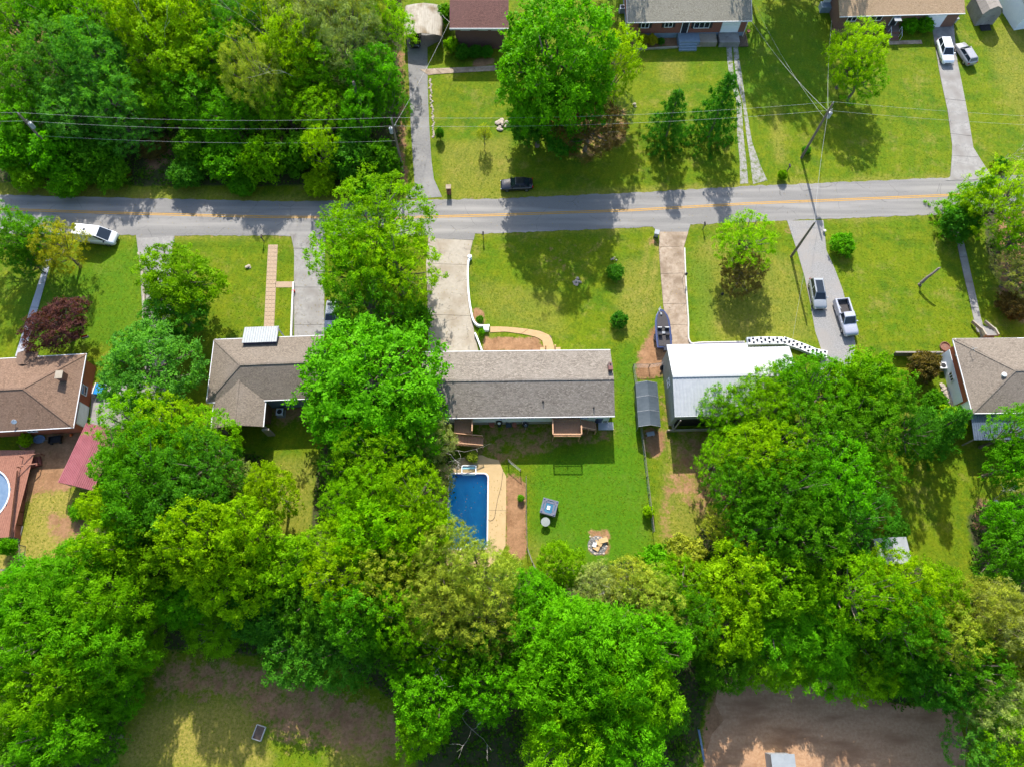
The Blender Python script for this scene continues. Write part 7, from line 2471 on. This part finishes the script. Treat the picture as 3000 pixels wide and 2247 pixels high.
    (2000, 790, 34, 4, 'shrub', 'brown', 'behind the greenish board fence'),
    (2195, 930, 52, 11, 'airy', 'green', 'over the blue porch roof at the right edge'),
    (2195, 1000, 50, 10, 'dense', 'green', 'at the right edge below the blue porch roof'),
    (2190, 1130, 55, 9, 'dense', 'green', 'at the right edge beside the right-hand lawn'),
    (2190, 1200, 60, 10, 'dense', 'mid', 'at the right edge, lower one by the right-hand lawn'),
    (1940, 1140, 25, 3, 'shrub', 'dark', 'in the shade left of the right-hand lawn'),
    # --- left bottom
    (60, 1290, 75, 13, 'feather', 'green', 'below the dry yard at the left edge'),
    (160, 1260, 85, 14, 'feather', 'green', 'at the bottom of the dry yard, bright one'),
    (250, 1310, 80, 14, 'feather', 'grass', 'in the lower left wood, upper right one'),
    (120, 1360, 92, 15, 'feather', 'green', 'in the lower left wood, largest one'),
    (220, 1400, 82, 14, 'feather', 'green', 'in the lower left wood by the clearing'),
    (300, 1400, 58, 6, 'feather', 'grass', 'nearest to the shaded clearing in the lower left wood'),
    (40, 1410, 70, 13, 'dense', 'green', 'at the left edge in the lower left wood'),
    (140, 1470, 85, 14, 'feather', 'grass', 'in the lower left wood, middle of its lower half'),
    (240, 1490, 66, 6, 'feather', 'green', 'at the clearing edge in the lower left wood'),
    (50, 1530, 66, 10, 'dense', 'grass', 'at the left edge near the bottom corner'),
    (140, 1570, 80, 12, 'feather', 'green', 'at the bottom edge of the lower left wood'),
    (60, 1635, 62, 9, 'dense', 'mid', 'in the bottom left corner'),
    (210, 1600, 50, 8, 'dense', 'mid', 'at the bottom edge beside the clearing'),
    (18, 1180, 20, 3, 'shrub', 'green', 'against the red pool deck'),
    (54, 315 * 3 + 4, 16, 1.6, 'shrub', 'lime', 'between the brown-roofed house and the red deck'),
    (172, 1100, 24, 1.8, 'shrub', 'green', 'row bush below the red carport'),
    (1020, 985, 14, 1.2, 'shrub', 'olive', 'low one at the pool fence corner'),
    (1125, 1075, 8, 1.0, 'shrub', 'green', 'tiny one on the pool strip fence'),
    (1402, 1105, 14, 1.6, 'shrub', 'lime', 'small one on the long wire fence'),
]
for a_ in T_:
    if a_[0] < 862 and a_[1] < 300 and a_[4] != 'shrub':
        a_ = (*a_[:3], a_[3] * 0.78, *a_[4:])       # the wood beside the road is not tall
    tree(*a_)
# trees behind the top edge whose shadows fall into view
for wx, wy, R_, H_, kd, tn, wh in ((39.5, 103, 5.0, 21, 'airy', 'mid', 'behind the beige-roofed house, shading its lawn'), (45.5, 102.5, 5.0, 22, 'airy', 'green', 'behind the gap between the two brick houses'),
                                   (45, 110, 5.0, 19, 'dense', 'dark', 'tall one behind the gap between the two brick houses'), (17.5, 108, 4.5, 15, 'airy', 'mid', 'behind the left end of the beige roof'),
                                   (51, 108, 4.2, 17, 'airy', 'mid', 'behind the left end of the orange-tan roof'), (-60, 112, 6, 18, 'dense', 'mid', 'behind the top-left wood, left one'), (-40, 114, 6, 18, 'dense', 'mid', 'behind the top-left wood, middle one'), (-24, 112, 5, 17, 'dense', 'mid', 'behind the top-left wood, right one')):
    tree(0, 0, R_, H_, kd, tn, wh, 1.0, False, (wx, wy))

# ------------------------------------------------------------------ bare trunks and dead branches
def bare(px, py, zt, H, lean, label, material='bark_pale', seed=0, depth=3, spread=0.6, base_r=0.14):
    rr = random.Random(seed)
    g = G(px, py, zt)
    bx = Vector((g.x, g.y, 0)) - Vector((lean[0], lean[1], 0))
    mb = MB()
    def grow(p, d_, L_, r, k):
        pts, rad = [p], [r]
        q = p.copy()
        for i in range(3):
            d_ = (d_ + Vector((rr.uniform(-0.25, 0.25), rr.uniform(-0.25, 0.25), rr.uniform(-0.1, 0.15)))).normalized()
            q = q + d_ * L_ / 3
            pts.append(q.copy()); rad.append(r * (1 - 0.22 * (i + 1)))
        mb.tube(pts, rad, 6, False)
        if k > 0:
            for _ in range(rr.choice((2, 3))):
                nd = (d_ + Vector((rr.uniform(-1, 1), rr.uniform(-1, 1), rr.uniform(-0.2, 0.5))) * spread).normalized()
                grow(pts[rr.choice((2, 3))], nd, L_ * rr.uniform(0.55, 0.8), max(rad[-1] * 0.75, 0.015), k - 1)
    d0 = Vector((lean[0], lean[1], zt)).normalized()
    grow(Vector((0, 0, -0.1)), d0, H * 0.55, base_r, depth)
    o = mb.build('dead_tree', material, loc=bx)
    tag(o, label, 'tree')
bare(1380, 1940, 9, 12, (1.0, -2), 'pale dead tree with forked twigs among the olive pines', seed=1)
bare(1330, 2170, 6, 9, (0.5, -3), 'pale dead branch at the bottom edge beside the clearing', seed=2)
bare(1365, 2010, 8, 10, (-0.6, -2), 'pale dead tree left of the great bottom tree', seed=3)
bare(2920, 1410, 5, 8, (-3.0, 1.5), 'bare grey tree leaning over the right-hand lawn', seed=4, base_r=0.2)
bare(2960, 450, 3, 5, (0.3, 0.3), 'bare grey bush by the grey drive at the right edge', seed=5, depth=4, spread=0.9, base_r=0.09)
bare(440, 90, 12, 14, (1.0, 1), 'pale leaning dead trunk at the top of the wood', seed=6)
bare(900, 80, 14, 16, (-1.0, 2), 'dead twigs spreading above the grey-green pine', seed=7)
bare(400, 1450, 9, 11, (0.5, -1), 'pale dead twigs in the left grove', seed=8)
bare(1320, 1270, 8, 9, (2.0, 0.5), 'pale dead branch above the wooden stairs', seed=9)
bare(1850, 1775, 10, 12, (0.3, -1), 'dead twigs in the pines below the fire pit', seed=10)
def log_trunk(label, pts, rad, material='bark'):
    P = [G(*q) for q in pts]
    o0 = Vector((P[0].x, P[0].y, 0))
    o = MB().tube([p - o0 for p in P], rad, 8).build('fallen_tree', material, loc=o0)
    tag(o, label, 'tree trunk')
log_trunk('broken leaning tree trunk standing alone on the right lawn', [(2693, 836, -0.1), (2700, 828, 0.9), (2718, 812, 1.8), (2735, 800, 2.5), (2750, 787, 3.1), (2756, 784, 3.2)], [0.34, 0.24, 0.19, 0.16, 0.15, 0.06], 'brush_dead')
log_trunk('bare dark trunk slanting in the wood by the asphalt drive', [(1078, 400, 0), (1060, 330, 5), (1035, 240, 10)], [0.3, 0.25, 0.2], 'bark')
log_trunk('mossy green trunk slanting left in the top-left wood', [(815, 365, 0), (785, 280, 5), (752, 215, 10)], [0.3, 0.25, 0.2], 'bark')
log_trunk('thick dark trunk fork showing in the right grove', [(2370, 1285, 0), (2385, 1240, 3), (2410, 1215, 5), (2480, 1238, 5.5)], [0.4, 0.35, 0.25, 0.15], 'bark')

# ------------------------------------------------------------------ undergrowth: leaf mass on the woodland floor
rg = np.random.default_rng(5)
cell = np.argwhere((wood > 0.45) & (np.abs(XX) < 88) & (YY > -14) & (YY < 104))
pick = cell[rg.integers(0, len(cell), 7000)]
c0 = np.stack([XX[pick[:, 0], pick[:, 1]], YY[pick[:, 0], pick[:, 1]], np.zeros(len(pick))], 1) + rg.uniform(-0.4, 0.4, (len(pick), 3)) * [1, 1, 0]
hgt = rg.uniform(0.2, 1.0, len(pick)) ** 1.5 * 1.4
k = 13
C = np.repeat(c0, k, 0) + rg.normal(size=(len(pick) * k, 3)) * [0.35, 0.35, 0.0]
C[:, 2] = 0.06 + np.abs(rg.normal(size=len(C))) * 0.5 * np.repeat(hgt, k)
Nm = unit(rg.normal(size=C.shape) * 0.5 + [0, 0, 0.9])
V, Fq = leaf_quads(C, Nm, 0.34, 0.22, rg)
o = bpy.data.objects.new('undergrowth', random_tint(mesh_np('undergrowth', V, Fq, 'leaf')))
S.collection.objects.link(o)
o.color = (0.045, 0.115, 0.008, 1)
stuff(o, 'low leafy undergrowth covering the floor of the woods')
# ------------------------------------------------------------------ grass: short tufts standing on the lawns
road_box = []
cell = np.argwhere((wood < 0.3) & (dirt < 0.35) & (np.abs(XX) < 86) & (YY > -14) & (YY < 102))
pick = cell[rg.integers(0, len(cell), 140000)]
C = np.stack([XX[pick[:, 0], pick[:, 1]], YY[pick[:, 0], pick[:, 1]], np.zeros(len(pick))], 1) + rg.uniform(-0.5, 0.5, (len(pick), 3)) * [1, 1, 0]
C[:, 2] = rg.uniform(0.02, 0.06, len(C))
V, _f = leaf_quads(C, unit(rg.normal(size=C.shape) * 0.28 + [0, 0, 1.0]), 0.16, 0.07, rg)
V = V.reshape(-1, 4, 3)
# keep clear of paved ground
paved = np.zeros(len(C), bool)
for ob in S.objects:
    nm = ob.name.split('.')[0]
    if ob.type == 'MESH' and nm in ('driveway', 'footpath', 'road_apron', 'pool_deck'):
        pl_ = [tuple(v.co[:2]) for v in ob.data.vertices]
        pl_ = pl_[:len(pl_) // 2] if nm != 'pool_deck' else deck_out
        paved |= in_poly(pl_, C[:, 0], C[:, 1])
rt = [G(x, y) for x, y in zip(RX, TOPY)]
rb = [G(x, y) for x, y in zip(RX, BOTY)]
paved |= in_poly([(p.x, p.y) for p in rt] + [(p.x, p.y) for p in rb[::-1]], C[:, 0], C[:, 1])
V = V[~paved].reshape(-1, 3)
o = bpy.data.objects.new('grass', random_tint(mesh_np('grass', V, np.arange(len(V)).reshape(-1, 4), 'leaf')))
S.collection.objects.link(o)
o.color = (0.105, 0.160, 0.002, 1)
stuff(o, 'short mown grass on the lawns')

# ------------------------------------------------------------------ fallen leaves on paving and pool
lc = []
for px0, px1, py0, py1, n_ in ((1250, 1390, 700, 1020, 130), (855, 955, 700, 990, 120), (1000, 2600, 540, 690, 260), (0, 900, 575, 700, 200), (1930, 2015, 690, 1000, 60), (1205, 1260, 180, 560, 90), (1430, 1480, 1400, 1620, 40)):
    for _ in range(n_):
        q = G(rg.uniform(px0, px1), rg.uniform(py0, py1))
        lc.append((q.x, q.y, 0.09))
for _ in range(45):
    lc.append((rg.uniform(POOL[0] + 0.1, POOL[1] - 0.1), rg.uniform(POOL[2] + 0.1, POOL[3] - 0.1), -0.085))
lc = np.array(lc)
V, Fq = leaf_quads(lc, unit(rg.normal(size=lc.shape) * 0.2 + [0, 0, 1]), 0.13, 0.085, rg)
o = bpy.data.objects.new('litter', random_tint(mesh_np('litter', V, Fq, 'leaf')))
S.collection.objects.link(o)
o.color = (0.20, 0.15, 0.05, 1)
stuff(o, 'scattered fallen leaves on the road, drives and pool')
